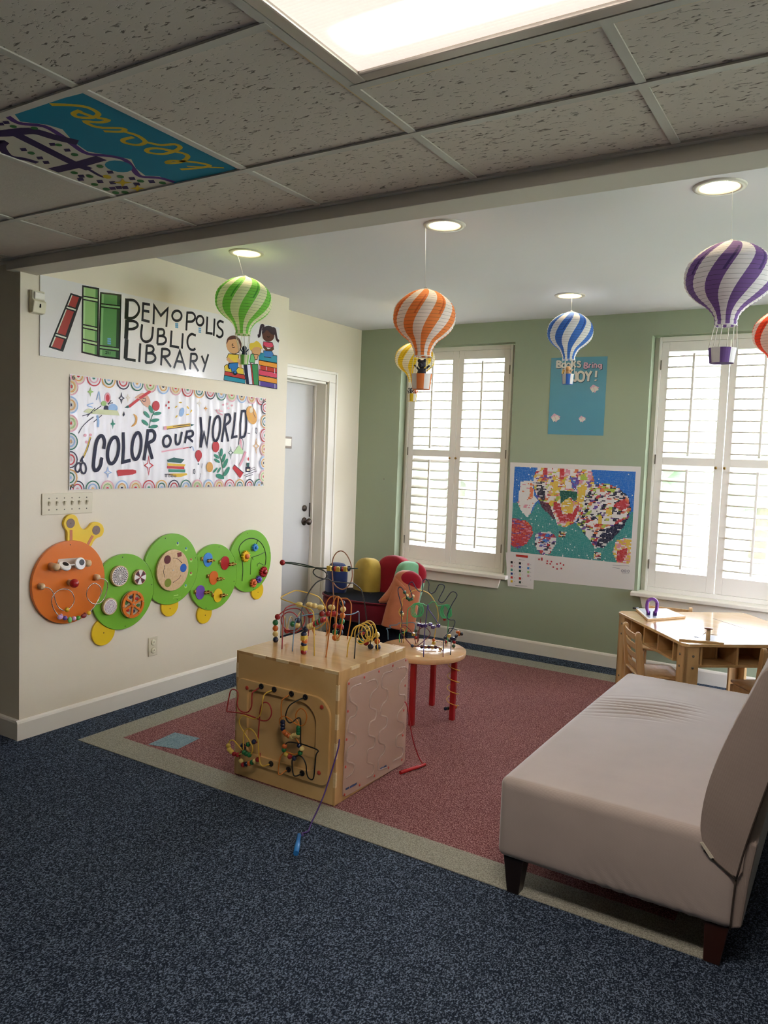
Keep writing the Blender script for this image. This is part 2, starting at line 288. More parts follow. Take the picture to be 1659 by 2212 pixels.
SIGN_CHILDREN=[('p','Y',0,[14264,20636,14466,20775,16067,20697,16169,20293,14335,20328]),('Q','O',4,[14264,20636,14466,20775,16067,20697,16169,20293,14335,20328]),('p','R',0,[14315,20326,16213,20283,16289,19994,14302,20065]),('Q','O',4,[14315,20326,16213,20283,16289,19994,14302,20065]),('p','T',0,[14282,20063,16267,19991,16277,19710,14250,19743]),('Q','O',4,[14282,20063,16267,19991,16277,19710,14250,19743]),('p','N',0,[16079,20965,16496,21014,16676,19718,16409,19722]),('Q','O',4,[16079,20965,16496,21014,16676,19718,16409,19722]),('p','W',0,[16408,21004,16807,21051,17103,19730,16677,19703]),('Q','O',4,[16408,21004,16807,21051,17103,19730,16677,19703]),('p','R',0,[16759,21135,16895,21091,17239,19728,17035,19723]),('Q','O',4,[16759,21135,16895,21091,17239,19728,17035,19723]),('p','G',0,[16895,21091,17505,21164,17651,19737,17171,19736]),('Q','O',4,[16895,21091,17505,21164,17651,19737,17171,19736]),('p','T',0,[17590,21961,19506,21978,19527,21466,17609,21464]),('Q','O',4,[17590,21961,19506,21978,19527,21466,17609,21464]),('p','o',0,[17610,21434,19529,21435,19543,21077,17623,21087]),('Q','O',4,[17610,21434,19529,21435,19543,21077,17623,21087]),('p','R',0,[17622,21117,19542,21108,19557,20750,17635,20769]),('Q','O',4,[17622,21117,19542,21108,19557,20750,17635,20769]),('p','P',0,[17634,20799,19556,20781,19571,20422,17647,20451]),('Q','O',4,[17634,20799,19556,20781,19571,20422,17647,20451]),('p','o',0,[17649,20406,19573,20375,19588,20016,17662,20057]),('Q','O',4,[17649,20406,19573,20375,19588,20016,17662,20057]),('p','V',0,[17662,20057,19588,20016,19603,19656,17675,19708]),('Q','O',4,[17662,20057,19588,20016,19603,19656,17675,19708]),('q','W',5,[17715,21097,17725,20825]),('q','W',5,[19301,21065,19315,20723]),('q','W',5,[18415,21087,18424,20842]),('q','W',5,[17755,20036,17767,19732]),('q','W',5,[19370,19979,19381,19699]),('p','O',0,[15834,22319,15847,22079,15748,21848,15552,21661,15290,21547,15004,21523,14737,21591,14530,21740,14411,21947,14399,22181,14494,22408,14684,22594,14940,22710,15225,22740,15496,22676,15710,22529]),('p','B',0,[15749,22302,15761,22076,15668,21858,15484,21682,15238,21575,14969,21552,14718,21616,14522,21757,14410,21952,14399,22173,14488,22387,14667,22562,14908,22671,15176,22699,15430,22639,15632,22499]),('s','H',0,[14426,22064,14477,22415,14802,22665,15221,22741,15611,22609,15793,22313,15758,22074,15509,22449,15186,22518,14810,22421,14603,22348]),('r','O',4,[15028,22191,14926,22090,15074,22082]),('r','O',5,[14950,21978,15078,21946,15203,22012]),('p','Y',0,[14631,21487,15603,21555,15578,21023,15026,20943,14768,21129,14473,21208]),('Q','O',4,[14631,21487,15603,21555,15578,21023,15026,20943,14768,21129,14473,21208]),('r','B',26,[14558,21161,14813,21019,15069,20919]),('r','B',24,[15550,21225,15753,20956,15803,20756]),('p','b',0,[14650,20883,15557,21021,15546,20697,15257,20371,14961,20368,14868,20619]),('Q','O',4,[14650,20883,15557,21021,15546,20697,15257,20371,14961,20368,14868,20619]),('r','b',40,[15121,20648,15258,20342]),('p','K',0,[14898,20724,14889,20645,14856,20576,14806,20526,14746,20504,14685,20512,14632,20550,14596,20612,14581,20687,14591,20766,14623,20835,14673,20885,14733,20908,14794,20900,14847,20862,14884,20800]),('p','b',0,[14924,20727,14917,20662,14896,20605,14861,20564,14820,20547,14778,20555,14742,20587,14716,20639,14706,20702,14712,20767,14734,20824,14768,20864,14809,20882,14851,20874,14888,20842,14913,20790]),('p','K',0,[15502,20340,15487,20284,15441,20233,15370,20195,15285,20176,15200,20177,15128,20200,15079,20240,15060,20292,15075,20347,15121,20397,15192,20435,15276,20455,15361,20454,15434,20432,15484,20392]),('p','b',0,[15428,20376,15419,20348,15392,20322,15351,20302,15303,20292,15254,20292,15212,20302,15184,20322,15173,20348,15182,20375,15209,20401,15249,20421,15298,20432,15347,20432,15389,20421,15418,20401]),('p','O',0,[17804,22141,17773,21963,17671,21802,17515,21683,17328,21625,17140,21636,16979,21713,16869,21845,16826,22010,16857,22186,16956,22345,17109,22464,17295,22524,17483,22516,17647,22441,17760,22309]),('p','B',0,[17777,22122,17748,21953,17654,21802,17510,21690,17337,21636,17163,21646,17013,21719,16911,21844,16871,22002,16899,22168,16991,22318,17134,22430,17305,22486,17480,22478,17631,22406,17736,22281]),('s','Y',0,[16634,22134,16668,22436,17067,22552,17333,22710,17752,22528,17951,22191,17576,22322,17079,22224,16774,21974]),('p','g',0,[16782,21736,17050,21800,17199,21429,17163,21168,16668,21184]),('Q','O',4,[16782,21736,17050,21800,17199,21429,17163,21168,16668,21184]),('p','B',0,[17051,21770,17504,21799,17448,21459,17200,21414]),('Q','O',4,[17051,21770,17504,21799,17448,21459,17200,21414]),('r','h',22,[17945,23525,17981,23804,17774,23771,17672,23423,17592,23109,17457,23044]),('r','h',22,[18973,23777,19214,23753,19324,23429,19433,23135,19634,23008]),('p','h',0,[19199,23534,19154,23338,19010,23157,18791,23018,18530,22943,18269,22942,18046,23015,17895,23151,17837,23327,17881,23519,18020,23698,18234,23837,18492,23915,18754,23920,18982,23849,19138,23714]),('p','E',0,[19174,23329,19131,23160,18995,23002,18789,22880,18545,22813,18300,22810,18091,22872,17949,22987,17895,23139,17937,23305,18068,23461,18269,23583,18511,23653,18758,23659,18971,23600,19117,23484]),('s','h',0,[17883,23334,17987,23653,18446,23878,18971,23807,19228,23415,18845,23388,18363,23590,18091,23366]),('r','O',5,[18381,23150,18546,23135,18662,23192]),('p','P',0,[18022,22748,18964,22820,19143,22536,18646,22422,17987,22439]),('Q','O',4,[18022,22748,18964,22820,19143,22536,18646,22422,17987,22439]),('r','E',22,[18081,22421,18465,22198]),('r','E',24,[19074,22465,18795,22273,18514,22174]),('p','b',0,[18045,22143,18940,22230,19142,21978,18863,21757,18155,21730]),('Q','O',4,[18045,22143,18940,22230,19142,21978,18863,21757,18155,21730]),('p','T',0,[18168,21884,18161,21825,18139,21772,18104,21735,18062,21718,18019,21724,17982,21752,17956,21799,17945,21855,17951,21914,17973,21967,18008,22004,18050,22021,18093,22015,18131,21987,18157,21941]),('p','T',0,[19157,21841,19147,21808,19115,21778,19066,21755,19007,21741,18949,21740,18899,21751,18864,21773,18852,21802,18862,21834,18894,21864,18943,21888,19001,21901,19060,21903,19110,21892,19144,21870])]
BANNER_LETTERS=[('r','N',20,[4965,15062,5005,15451,4868,15722,4649,15695,4457,15359,4356,14734,4298,14112,4388,13856,4583,13894,4756,14153,4831,14523]),('R','N',20,[5939,14929,5846,14609,5702,14361,5536,14234,5380,14253,5266,14412,5216,14679,5238,15003,5329,15320,5471,15568,5637,15698,5793,15684,5910,15527,5962,15257]),('q','N',20,[6262,15967,6307,15155,6250,14319,6766,14421]),('R','N',20,[7543,15241,7472,14907,7353,14643,7208,14503,7067,14513,6957,14669,6900,14941,6907,15275,6976,15606,7094,15869,7238,16012,7380,16007,7491,15852,7549,15579]),('q','N',20,[8050,16222,7941,15397,7785,14474]),('r','N',20,[8051,16163,8402,16180,8558,15970,8463,15650,7990,15438]),('q','N',20,[8065,15460,8383,14562]),('R','N',15,[9788,15595,9736,15454,9637,15345,9512,15291,9384,15301,9280,15373,9219,15493,9214,15636,9265,15776,9362,15885,9487,15940,9615,15932,9720,15860,9782,15740]),('r','N',15,[10203,16060,10191,15673,10288,15452,10503,15540,10605,15851,10690,16203]),('q','N',15,[11119,16305,10959,15576]),('r','N',15,[11120,16264,11511,16323,11629,16141,11463,15988,11073,15911]),('q','N',15,[11212,15916,11585,15660]),('q','N',17,[12232,17198,12341,16383,12282,15346]),('q','N',17,[12310,15368,12548,16265,12837,15426,13080,17314]),('R','N',17,[13991,16566,13918,16219,13798,15943,13653,15793,13513,15799,13405,15957,13351,16237,13361,16582,13432,16927,13551,17202,13696,17354,13836,17352,13945,17196,14000,16915]),('q','N',17,[14477,17553,14348,16695,14178,15749]),('r','N',17,[14478,17509,14791,17551,14924,17340,14838,17071,14345,16782]),('q','N',17,[14438,16786,14783,15814]),('q','N',17,[15379,17699,15292,16831,15137,16070,15605,16156]),('q','N',17,[16023,17876,15903,16996,15914,16101]),('r','N',17,[16050,17855,16368,17854,16464,17388,16463,16665,16326,16207,15967,16081]),('q','N',5,[16619,16410,16855,16402])]
BANNER_ART=[('p','l',0,[4057,18357,4113,18160,4274,18107,4114,18025,4063,17818,4008,18016,3849,18069,4006,18150]),('Q','b',5,[5247,14008,5304,13799,5467,13729,5305,13658,5254,13448,5198,13658,5036,13728,5196,13798]),('p','t',0,[5548,16755,5596,16520,5734,16449,5598,16362,5556,16123,5508,16358,5372,16429,5506,16515]),('Q','n',5,[6107,18194,6157,17988,6297,17929,6159,17848,6116,17633,6066,17840,5928,17899,6064,17980]),('Q','c',4,[6564,18159,6599,18020,6699,17981,6601,17926,6570,17781,6535,17920,6436,17959,6534,18015]),('Q','R',6,[8129,14696,8215,14284,8452,14148,8220,14008,8150,13593,8064,14007,7830,14142,8059,14282]),('p','m',0,[3608,16978,3943,17180,5837,17202,6002,16932,4159,16906]),('p','p',0,[5388,17873,5373,17762,5328,17665,5259,17597,5177,17569,5095,17585,5025,17641,4978,17730,4961,17838,4975,17949,5020,18045,5088,18113,5170,18142,5252,18127,5322,18071,5370,17982]),('p','R',0,[5307,17848,5299,17770,5273,17702,5233,17655,5185,17636,5137,17648,5096,17688,5069,17751,5058,17828,5067,17906,5093,17973,5132,18020,5180,18040,5228,18029,5269,17988,5297,17925]),('p','l',0,[5111,17538,5098,17481,5060,17431,5003,17395,4936,17378,4868,17385,4811,17412,4772,17457,4758,17511,4771,17568,4808,17619,4865,17655,4932,17671,5000,17665,5058,17638,5097,17593]),('p','n',0,[5253,17273,5241,17207,5207,17149,5156,17109,5094,17092,5033,17101,4981,17134,4946,17186,4933,17250,4944,17315,4978,17372,5029,17413,5090,17430,5151,17422,5204,17389,5239,17336]),('p','b',0,[5858,17334,5835,17239,5767,17156,5664,17097,5543,17070,5422,17081,5319,17126,5251,17199,5226,17289,5248,17382,5315,17465,5416,17525,5536,17552,5658,17543,5762,17498,5832,17425]),('p','l',0,[5762,17327,5748,17260,5705,17202,5641,17160,5565,17142,5489,17150,5424,17183,5380,17235,5364,17299,5378,17365,5420,17423,5484,17465,5560,17483,5636,17476,5702,17444,5746,17391]),('p','n',0,[5298,17534,5294,17517,5283,17502,5266,17491,5245,17486,5225,17488,5207,17496,5195,17509,5191,17526,5195,17543,5206,17558,5224,17569,5244,17574,5265,17572,5282,17564,5294,17551]),('q','n',4,[5266,17569,5421,17728]),('q','n',4,[5289,17563,5536,17608]),('r','n',4,[3327,15820,3574,16189,3908,16494,4268,16732]),('r','n',4,[3568,16761,4073,16937,4760,17384]),('r','n',4,[3863,16744,4370,17246]),('r','n',4,[4293,16480,4810,16875]),('r','b',5,[4451,17688,4598,18135,4691,17598]),('r','b',5,[4238,17490,3856,17353,4198,17270]),('r','b',14,[4505,16820,4573,16532,4555,16239]),('s','H',0,[7041,18009,7568,18322,7963,18240,8194,17870,8075,17549,7727,17640,7379,17960]),('q','R',16,[6669,17486,7379,17998,8207,18494]),('p','D',0,[6342,17387,6527,17533,6693,17507,6600,17386]),('R','n',4,[7849,17959,7837,17918,7802,17883,7751,17861,7694,17857,7643,17870,7607,17900,7594,17939,7606,17980,7640,18015,7691,18037,7748,18042,7800,18028,7836,17998]),('p','n',0,[6299,17196,6358,17011,6294,16894,6219,16965]),('s','o',0,[6961,17088,7227,16952,7209,16605,7020,16403,6806,16362,7065,16597,7099,16867]),('p','R',0,[8897,17688,8877,17571,8817,17470,8726,17398,8617,17368,8508,17384,8415,17442,8352,17534,8328,17646,8348,17761,8407,17862,8497,17934,8605,17965,8714,17951,8808,17893,8872,17801]),('r','G',5,[8481,17343,8239,16819,8123,16343]),('p','t',0,[8341,17216,8286,17217,8222,17252,8158,17317,8106,17400,8071,17490,8061,17573,8075,17636,8113,17670,8168,17669,8232,17634,8296,17570,8349,17487,8383,17396,8394,17313,8379,17250]),('p','t',0,[8142,16934,8089,16920,8012,16936,7923,16978,7837,17041,7765,17114,7720,17187,7706,17248,7728,17289,7780,17302,7857,17287,7945,17246,8032,17183,8104,17110,8150,17037,8164,16975]),('p','t',0,[8065,16492,8015,16472,7935,16477,7838,16507,7738,16557,7651,16619,7590,16684,7563,16742,7575,16784,7625,16805,7704,16800,7800,16770,7900,16721,7988,16658,8051,16593,8078,16534]),('p','t',0,[9036,17277,9019,17234,8955,17190,8854,17150,8732,17121,8607,17107,8499,17111,8423,17131,8391,17165,8408,17207,8470,17252,8570,17292,8691,17321,8816,17335,8926,17332,9003,17312]),('p','t',0,[8890,16872,8873,16829,8809,16785,8709,16746,8587,16718,8463,16705,8355,16710,8280,16731,8248,16765,8265,16807,8327,16851,8426,16890,8547,16918,8671,16931,8780,16927,8857,16906]),('p','t',0,[8795,16491,8778,16448,8715,16404,8615,16366,8493,16339,8370,16327,8262,16332,8187,16354,8155,16388,8171,16430,8234,16473,8332,16512,8453,16539,8577,16551,8686,16547,8762,16525]),('p','R',0,[9656,17964,9652,17936,9639,17911,9619,17894,9595,17887,9570,17891,9550,17905,9535,17927,9530,17954,9534,17982,9547,18006,9567,18023,9591,18031,9616,18027,9637,18013,9651,17991]),('p','R',0,[9461,17749,9457,17721,9444,17697,9424,17680,9400,17673,9376,17676,9355,17691,9341,17713,9336,17740,9340,17768,9353,17792,9373,17809,9397,17816,9421,17812,9441,17798,9456,17776]),('p','R',0,[9674,17624,9670,17597,9657,17572,9637,17555,9613,17548,9588,17552,9567,17566,9553,17588,9548,17615,9552,17643,9565,17668,9585,17685,9609,17692,9634,17688,9655,17674,9669,17652]),('p','p',0,[3839,15735,3833,15704,3813,15677,3783,15659,3747,15652,3712,15656,3682,15672,3661,15697,3654,15727,3661,15757,3680,15784,3710,15802,3746,15810,3781,15805,3812,15789,3832,15765]),('p','p',0,[4180,15767,4173,15736,4153,15709,4123,15691,4087,15683,4051,15688,4020,15704,4000,15729,3992,15759,3999,15790,4019,15816,4049,15835,4085,15843,4121,15838,4152,15822,4173,15797]),('p','p',0,[3928,15377,3921,15346,3901,15320,3871,15302,3836,15294,3800,15299,3770,15315,3749,15341,3742,15371,3749,15401,3768,15428,3798,15446,3834,15453,3870,15448,3900,15432,3921,15407]),('r','y',9,[4087,15636,3881,15014,3653,14539]),('r','n',4,[4109,15601,3882,14942,3633,14503]),('R','n',10,[3471,13968,3431,13867,3368,13792,3295,13757,3226,13769,3175,13826,3152,13917,3161,14023,3201,14124,3263,14199,3336,14235,3405,14223,3457,14166,3480,14075]),('R','n',10,[3828,13975,3825,13849,3790,13745,3728,13684,3653,13678,3580,13729,3522,13825,3492,13948,3495,14074,3530,14178,3591,14239,3665,14245,3739,14196,3797,14099]),('q','n',10,[3467,14321,3653,14611]),('q','n',10,[3614,14286,3549,14466]),('p','R',0,[5840,13823,5977,13880,6966,13904,7208,13846,7211,13691,6971,13614,5937,13521]),('R','n',5,[6711,13749,6694,13716,6647,13689,6579,13674,6504,13674,6435,13689,6388,13715,6371,13749,6387,13782,6433,13808,6501,13823,6577,13823,6645,13809,6693,13782]),('p','b',0,[10841,17403,10792,17300,10721,17217,10640,17166,10560,17155,10494,17186,10452,17253,10439,17348,10459,17454,10508,17557,10578,17640,10659,17692,10739,17703,10806,17673,10849,17605,10861,17511]),('q','n',4,[10597,17323,10701,17575]),('p','y',0,[10657,18021,10648,18006,10619,17992,10577,17981,10527,17974,10477,17973,10435,17978,10406,17987,10396,18001,10406,18015,10434,18029,10476,18041,10526,18047,10576,18048,10618,18044,10647,18034]),('p','y',0,[11207,17669,11186,17667,11157,17677,11125,17699,11096,17728,11073,17760,11060,17791,11059,17816,11070,17830,11091,17832,11120,17822,11152,17800,11181,17771,11205,17739,11218,17708,11219,17683]),('p','y',0,[11489,17633,11501,17620,11501,17595,11490,17563,11468,17527,11440,17493,11409,17467,11380,17453,11358,17452,11347,17465,11346,17490,11358,17522,11379,17558,11408,17591,11438,17617,11467,17632]),('p','y',0,[11250,17350,11246,17334,11222,17315,11183,17297,11135,17281,11085,17271,11041,17267,11009,17272,10994,17282,10998,17298,11021,17317,11060,17335,11108,17351,11158,17361,11203,17365,11235,17361]),('p','y',0,[10279,17791,10283,17776,10273,17752,10248,17724,10213,17696,10173,17671,10135,17654,10104,17647,10084,17652,10079,17667,10090,17690,10115,17718,10150,17747,10189,17772,10228,17789,10259,17795]),('p','y',0,[10303,17216,10311,17202,10306,17178,10288,17148,10259,17116,10225,17087,10191,17066,10161,17055,10140,17057,10132,17071,10138,17096,10156,17126,10184,17158,10218,17187,10253,17208,10283,17218]),('p','p',0,[9230,16477,9438,16528,9495,16310,9260,16279]),('q','y',20,[9493,16411,11333,16688]),('q','n',4,[9492,16451,11332,16730]),('q','n',4,[9494,16338,11335,16626]),('p','D',0,[11387,16753,11728,16730,11447,16611]),('r','p',9,[9105,14974,9839,15093,10813,15221]),('r','R',5,[10813,15221,11256,15287]),('p','n',0,[11256,15295,11563,15388,11426,15238]),('r','b',8,[11593,15347,11713,15099]),('p','D',0,[9534,14480,10063,14651,10940,14542,10669,14311,9590,14360]),('p','y',0,[9565,14299,11031,14232,10950,14107,9595,14137]),('p','R',0,[9542,14117,10923,14107,10954,13941,9545,13975]),('p','t',0,[9652,13935,11011,13921,11015,13734,9683,13753]),('p','y',0,[9447,13651,11128,13692,11186,13588,10689,13465,10307,13466]),('q','n',4,[9368,13631,10796,13630]),('R','n',3,[9550,13522,9543,13497,9523,13478,9494,13467,9461,13467,9431,13478,9410,13498,9402,13522,9409,13547,9429,13566,9458,13577,9491,13577,9521,13566,9542,13546]),('R','n',3,[9799,13521,9793,13496,9772,13477,9743,13466,9710,13466,9679,13477,9658,13497,9651,13522,9657,13546,9678,13566,9707,13577,9740,13577,9770,13566,9792,13546]),('R','n',3,[10030,13520,10023,13496,10002,13476,9973,13465,9939,13465,9909,13476,9888,13496,9880,13521,9886,13546,9907,13565,9937,13576,9970,13576,10000,13565,10022,13545]),('R','n',3,[10273,13520,10266,13495,10245,13475,10215,13464,10181,13464,10151,13475,10129,13495,10121,13520,10128,13545,10149,13565,10179,13576,10213,13576,10243,13565,10265,13545]),('p','R',0,[12412,14840,12393,14717,12333,14611,12241,14540,12130,14514,12019,14536,11924,14604,11859,14707,11834,14829,11853,14952,11912,15057,12004,15128,12113,15155,12225,15134,12321,15066,12387,14963]),('p','R',0,[11925,14641,12330,14648,12146,14370]),('p','D',0,[12195,14273,12190,14254,12175,14237,12153,14226,12127,14222,12100,14225,12077,14236,12062,14252,12056,14272,12061,14291,12075,14308,12097,14319,12124,14323,12151,14320,12173,14309,12189,14293]),('p','o',0,[13414,14082,13395,13953,13333,13843,13237,13770,13123,13744,13008,13770,12909,13842,12842,13951,12816,14078,12835,14206,12896,14315,12990,14389,13104,14416,13219,14392,13319,14320,13387,14211]),('p','R',0,[13942,15415,13921,15275,13856,15155,13755,15073,13635,15042,13513,15067,13409,15143,13337,15259,13309,15397,13329,15536,13394,15655,13493,15737,13613,15769,13735,15745,13840,15670,13913,15554]),('p','t',0,[14125,14780,14075,14802,14036,14863,14015,14952,14015,15055,14034,15158,14072,15245,14121,15302,14175,15320,14225,15298,14264,15238,14286,15149,14286,15045,14266,14941,14229,14855,14179,14798]),('p','t',0,[13967,14644,13916,14626,13837,14631,13741,14659,13644,14705,13559,14763,13501,14822,13477,14876,13491,14914,13541,14933,13619,14928,13714,14901,13812,14855,13897,14797,13956,14737,13981,14683]),('p','t',0,[14022,14376,13976,14358,13899,14361,13801,14385,13699,14426,13607,14478,13540,14533,13507,14582,13514,14619,13559,14637,13635,14634,13732,14611,13835,14570,13927,14518,13996,14463,14029,14413]),('p','t',0,[14520,14974,14559,14940,14571,14867,14554,14765,14510,14651,14446,14542,14372,14454,14299,14402,14239,14392,14200,14426,14189,14499,14206,14600,14249,14713,14313,14822,14387,14910,14459,14963]),('p','t',0,[14750,14655,14792,14613,14796,14528,14763,14413,14697,14286,14607,14166,14509,14072,14417,14018,14345,14012,14304,14054,14299,14139,14332,14253,14398,14379,14486,14499,14584,14593,14677,14648]),('p','t',0,[14933,14112,14974,14065,14972,13978,14926,13864,14845,13742,14740,13629,14627,13543,14525,13497,14447,13498,14407,13545,14409,13631,14454,13743,14535,13865,14639,13978,14751,14064,14855,14112]),('p','t',0,[14451,13349,14389,13307,14280,13290,14139,13302,13990,13339,13854,13397,13752,13466,13699,13536,13703,13596,13763,13639,13871,13656,14010,13645,14160,13609,14297,13551,14401,13482,14455,13411]),('p','t',0,[13824,14056,13835,14028,13815,13979,13767,13916,13699,13849,13621,13788,13544,13743,13482,13719,13442,13722,13431,13749,13451,13798,13498,13860,13566,13927,13644,13988,13720,14034,13784,14058]),('p','t',0,[14118,14080,14136,14054,14128,14003,14096,13934,14045,13859,13982,13789,13918,13734,13861,13703,13821,13700,13804,13726,13811,13777,13843,13845,13894,13920,13956,13990,14021,14045,14078,14077]),('r','G',6,[13872,15065,14236,14285,14422,13318]),('Q','D',4,[15017,15446,15078,15149,15235,15053,15084,14949,15043,14649,14982,14947,14827,15043,14976,15146]),('Q','o',5,[17517,16072,17593,15694,17785,15573,17602,15441,17554,15059,17478,15437,17288,15558,17469,15690]),('p','o',0,[12647,17997,12689,17848,12805,17805,12692,17747,12658,17592,12616,17741,12501,17784,12613,17842]),('Q','c',3,[12087,18298,12134,18145,12265,18103,12137,18041,12098,17881,12051,18034,11920,18076,12048,18138]),('p','L',0,[15223,15008,15788,15558,16261,15211,16203,14984]),('r','n',5,[15754,15602,15805,16007,16034,16038,16206,15842,16195,15210]),('r','p',10,[15883,15651,15972,15924,16094,15252]),('r','p',18,[16464,15126,16215,14622,15932,14212]),('p','R',0,[15223,14028,15442,14253,16313,13716,15994,13354]),('q','n',5,[15377,14252,16313,13716]),('p','D',0,[16590,14400,16893,14404,16869,14129,16633,14127]),('p','n',0,[16512,14126,16985,14130,16998,13762,16525,13762]),('p','c',0,[16605,13990,16908,13991,16913,13854,16609,13853]),('p','R',0,[16817,14654,16813,14609,16800,14570,16779,14544,16753,14535,16727,14543,16705,14569,16689,14607,16682,14652,16685,14698,16699,14736,16720,14762,16745,14772,16771,14763,16794,14738,16810,14700]),('q','n',3,[17044,13992,17452,14110]),('q','n',3,[16386,13534,17669,13856]),('q','n',3,[17049,13854,17525,13995]),('q','n',3,[16523,13442,17264,13601]),('p','p',0,[14308,18150,14302,18126,14281,18105,14249,18090,14211,18082,14173,18084,14141,18095,14119,18113,14111,18135,14118,18159,14138,18180,14170,18196,14208,18203,14246,18202,14278,18191,14300,18173]),('p','p',0,[14712,18246,14705,18222,14684,18200,14652,18185,14613,18177,14575,18179,14542,18190,14520,18208,14511,18231,14518,18255,14539,18276,14571,18292,14609,18299,14648,18297,14681,18287,14703,18269]),('p','p',0,[15126,18167,15119,18143,15098,18121,15065,18106,15026,18098,14987,18100,14954,18111,14932,18129,14923,18152,14930,18176,14951,18198,14984,18213,15022,18221,15061,18219,15095,18208,15118,18190]),('p','p',0,[14815,17969,14808,17945,14787,17924,14755,17908,14716,17901,14678,17903,14645,17914,14623,17932,14614,17955,14621,17979,14642,18000,14674,18016,14713,18023,14751,18021,14784,18010,14807,17992]),('r','p',8,[13578,17774,13765,17593,14168,17489]),('r','W',8,[13710,17809,13874,17652,14164,17611]),('r','p',8,[13843,17844,13982,17711,14160,17732]),('p','o',0,[17479,17761,17539,17520,17513,17299,17405,17130,17232,17041,17022,17045,16807,17140,16619,17311,16487,17532,16430,17768,16456,17986,16560,18153,16729,18244,16937,18244,17152,18153,17343,17984]),('p','c',0,[17142,18043,17126,17951,17076,17871,16999,17815,16906,17791,16813,17802,16733,17848,16678,17921,16656,18009,16671,18100,16721,18180,16797,18236,16889,18261,16983,18250,17064,18205,17120,18132]),('r','n',4,[17017,18466,17178,17795,17467,17402]),('R','y',6,[16945,17462,16932,17390,16889,17330,16825,17295,16753,17291,16688,17319,16641,17373,16623,17442,16636,17514,16679,17573,16742,17608,16814,17613,16880,17585,16927,17532]),('R','n',4,[11844,13798,11839,13732,11821,13679,11794,13650,11764,13650,11736,13679,11715,13732,11707,13797,11712,13863,11730,13916,11756,13945,11787,13945,11815,13916,11836,13864]),('R','n',4,[17592,16627,17587,16543,17567,16475,17535,16436,17498,16435,17464,16471,17438,16537,17427,16620,17432,16704,17453,16772,17484,16810,17521,16812,17556,16777,17581,16711]),('q','n',3,[12327,13671,12250,13310]),('q','n',3,[12427,14310,12406,14012])]
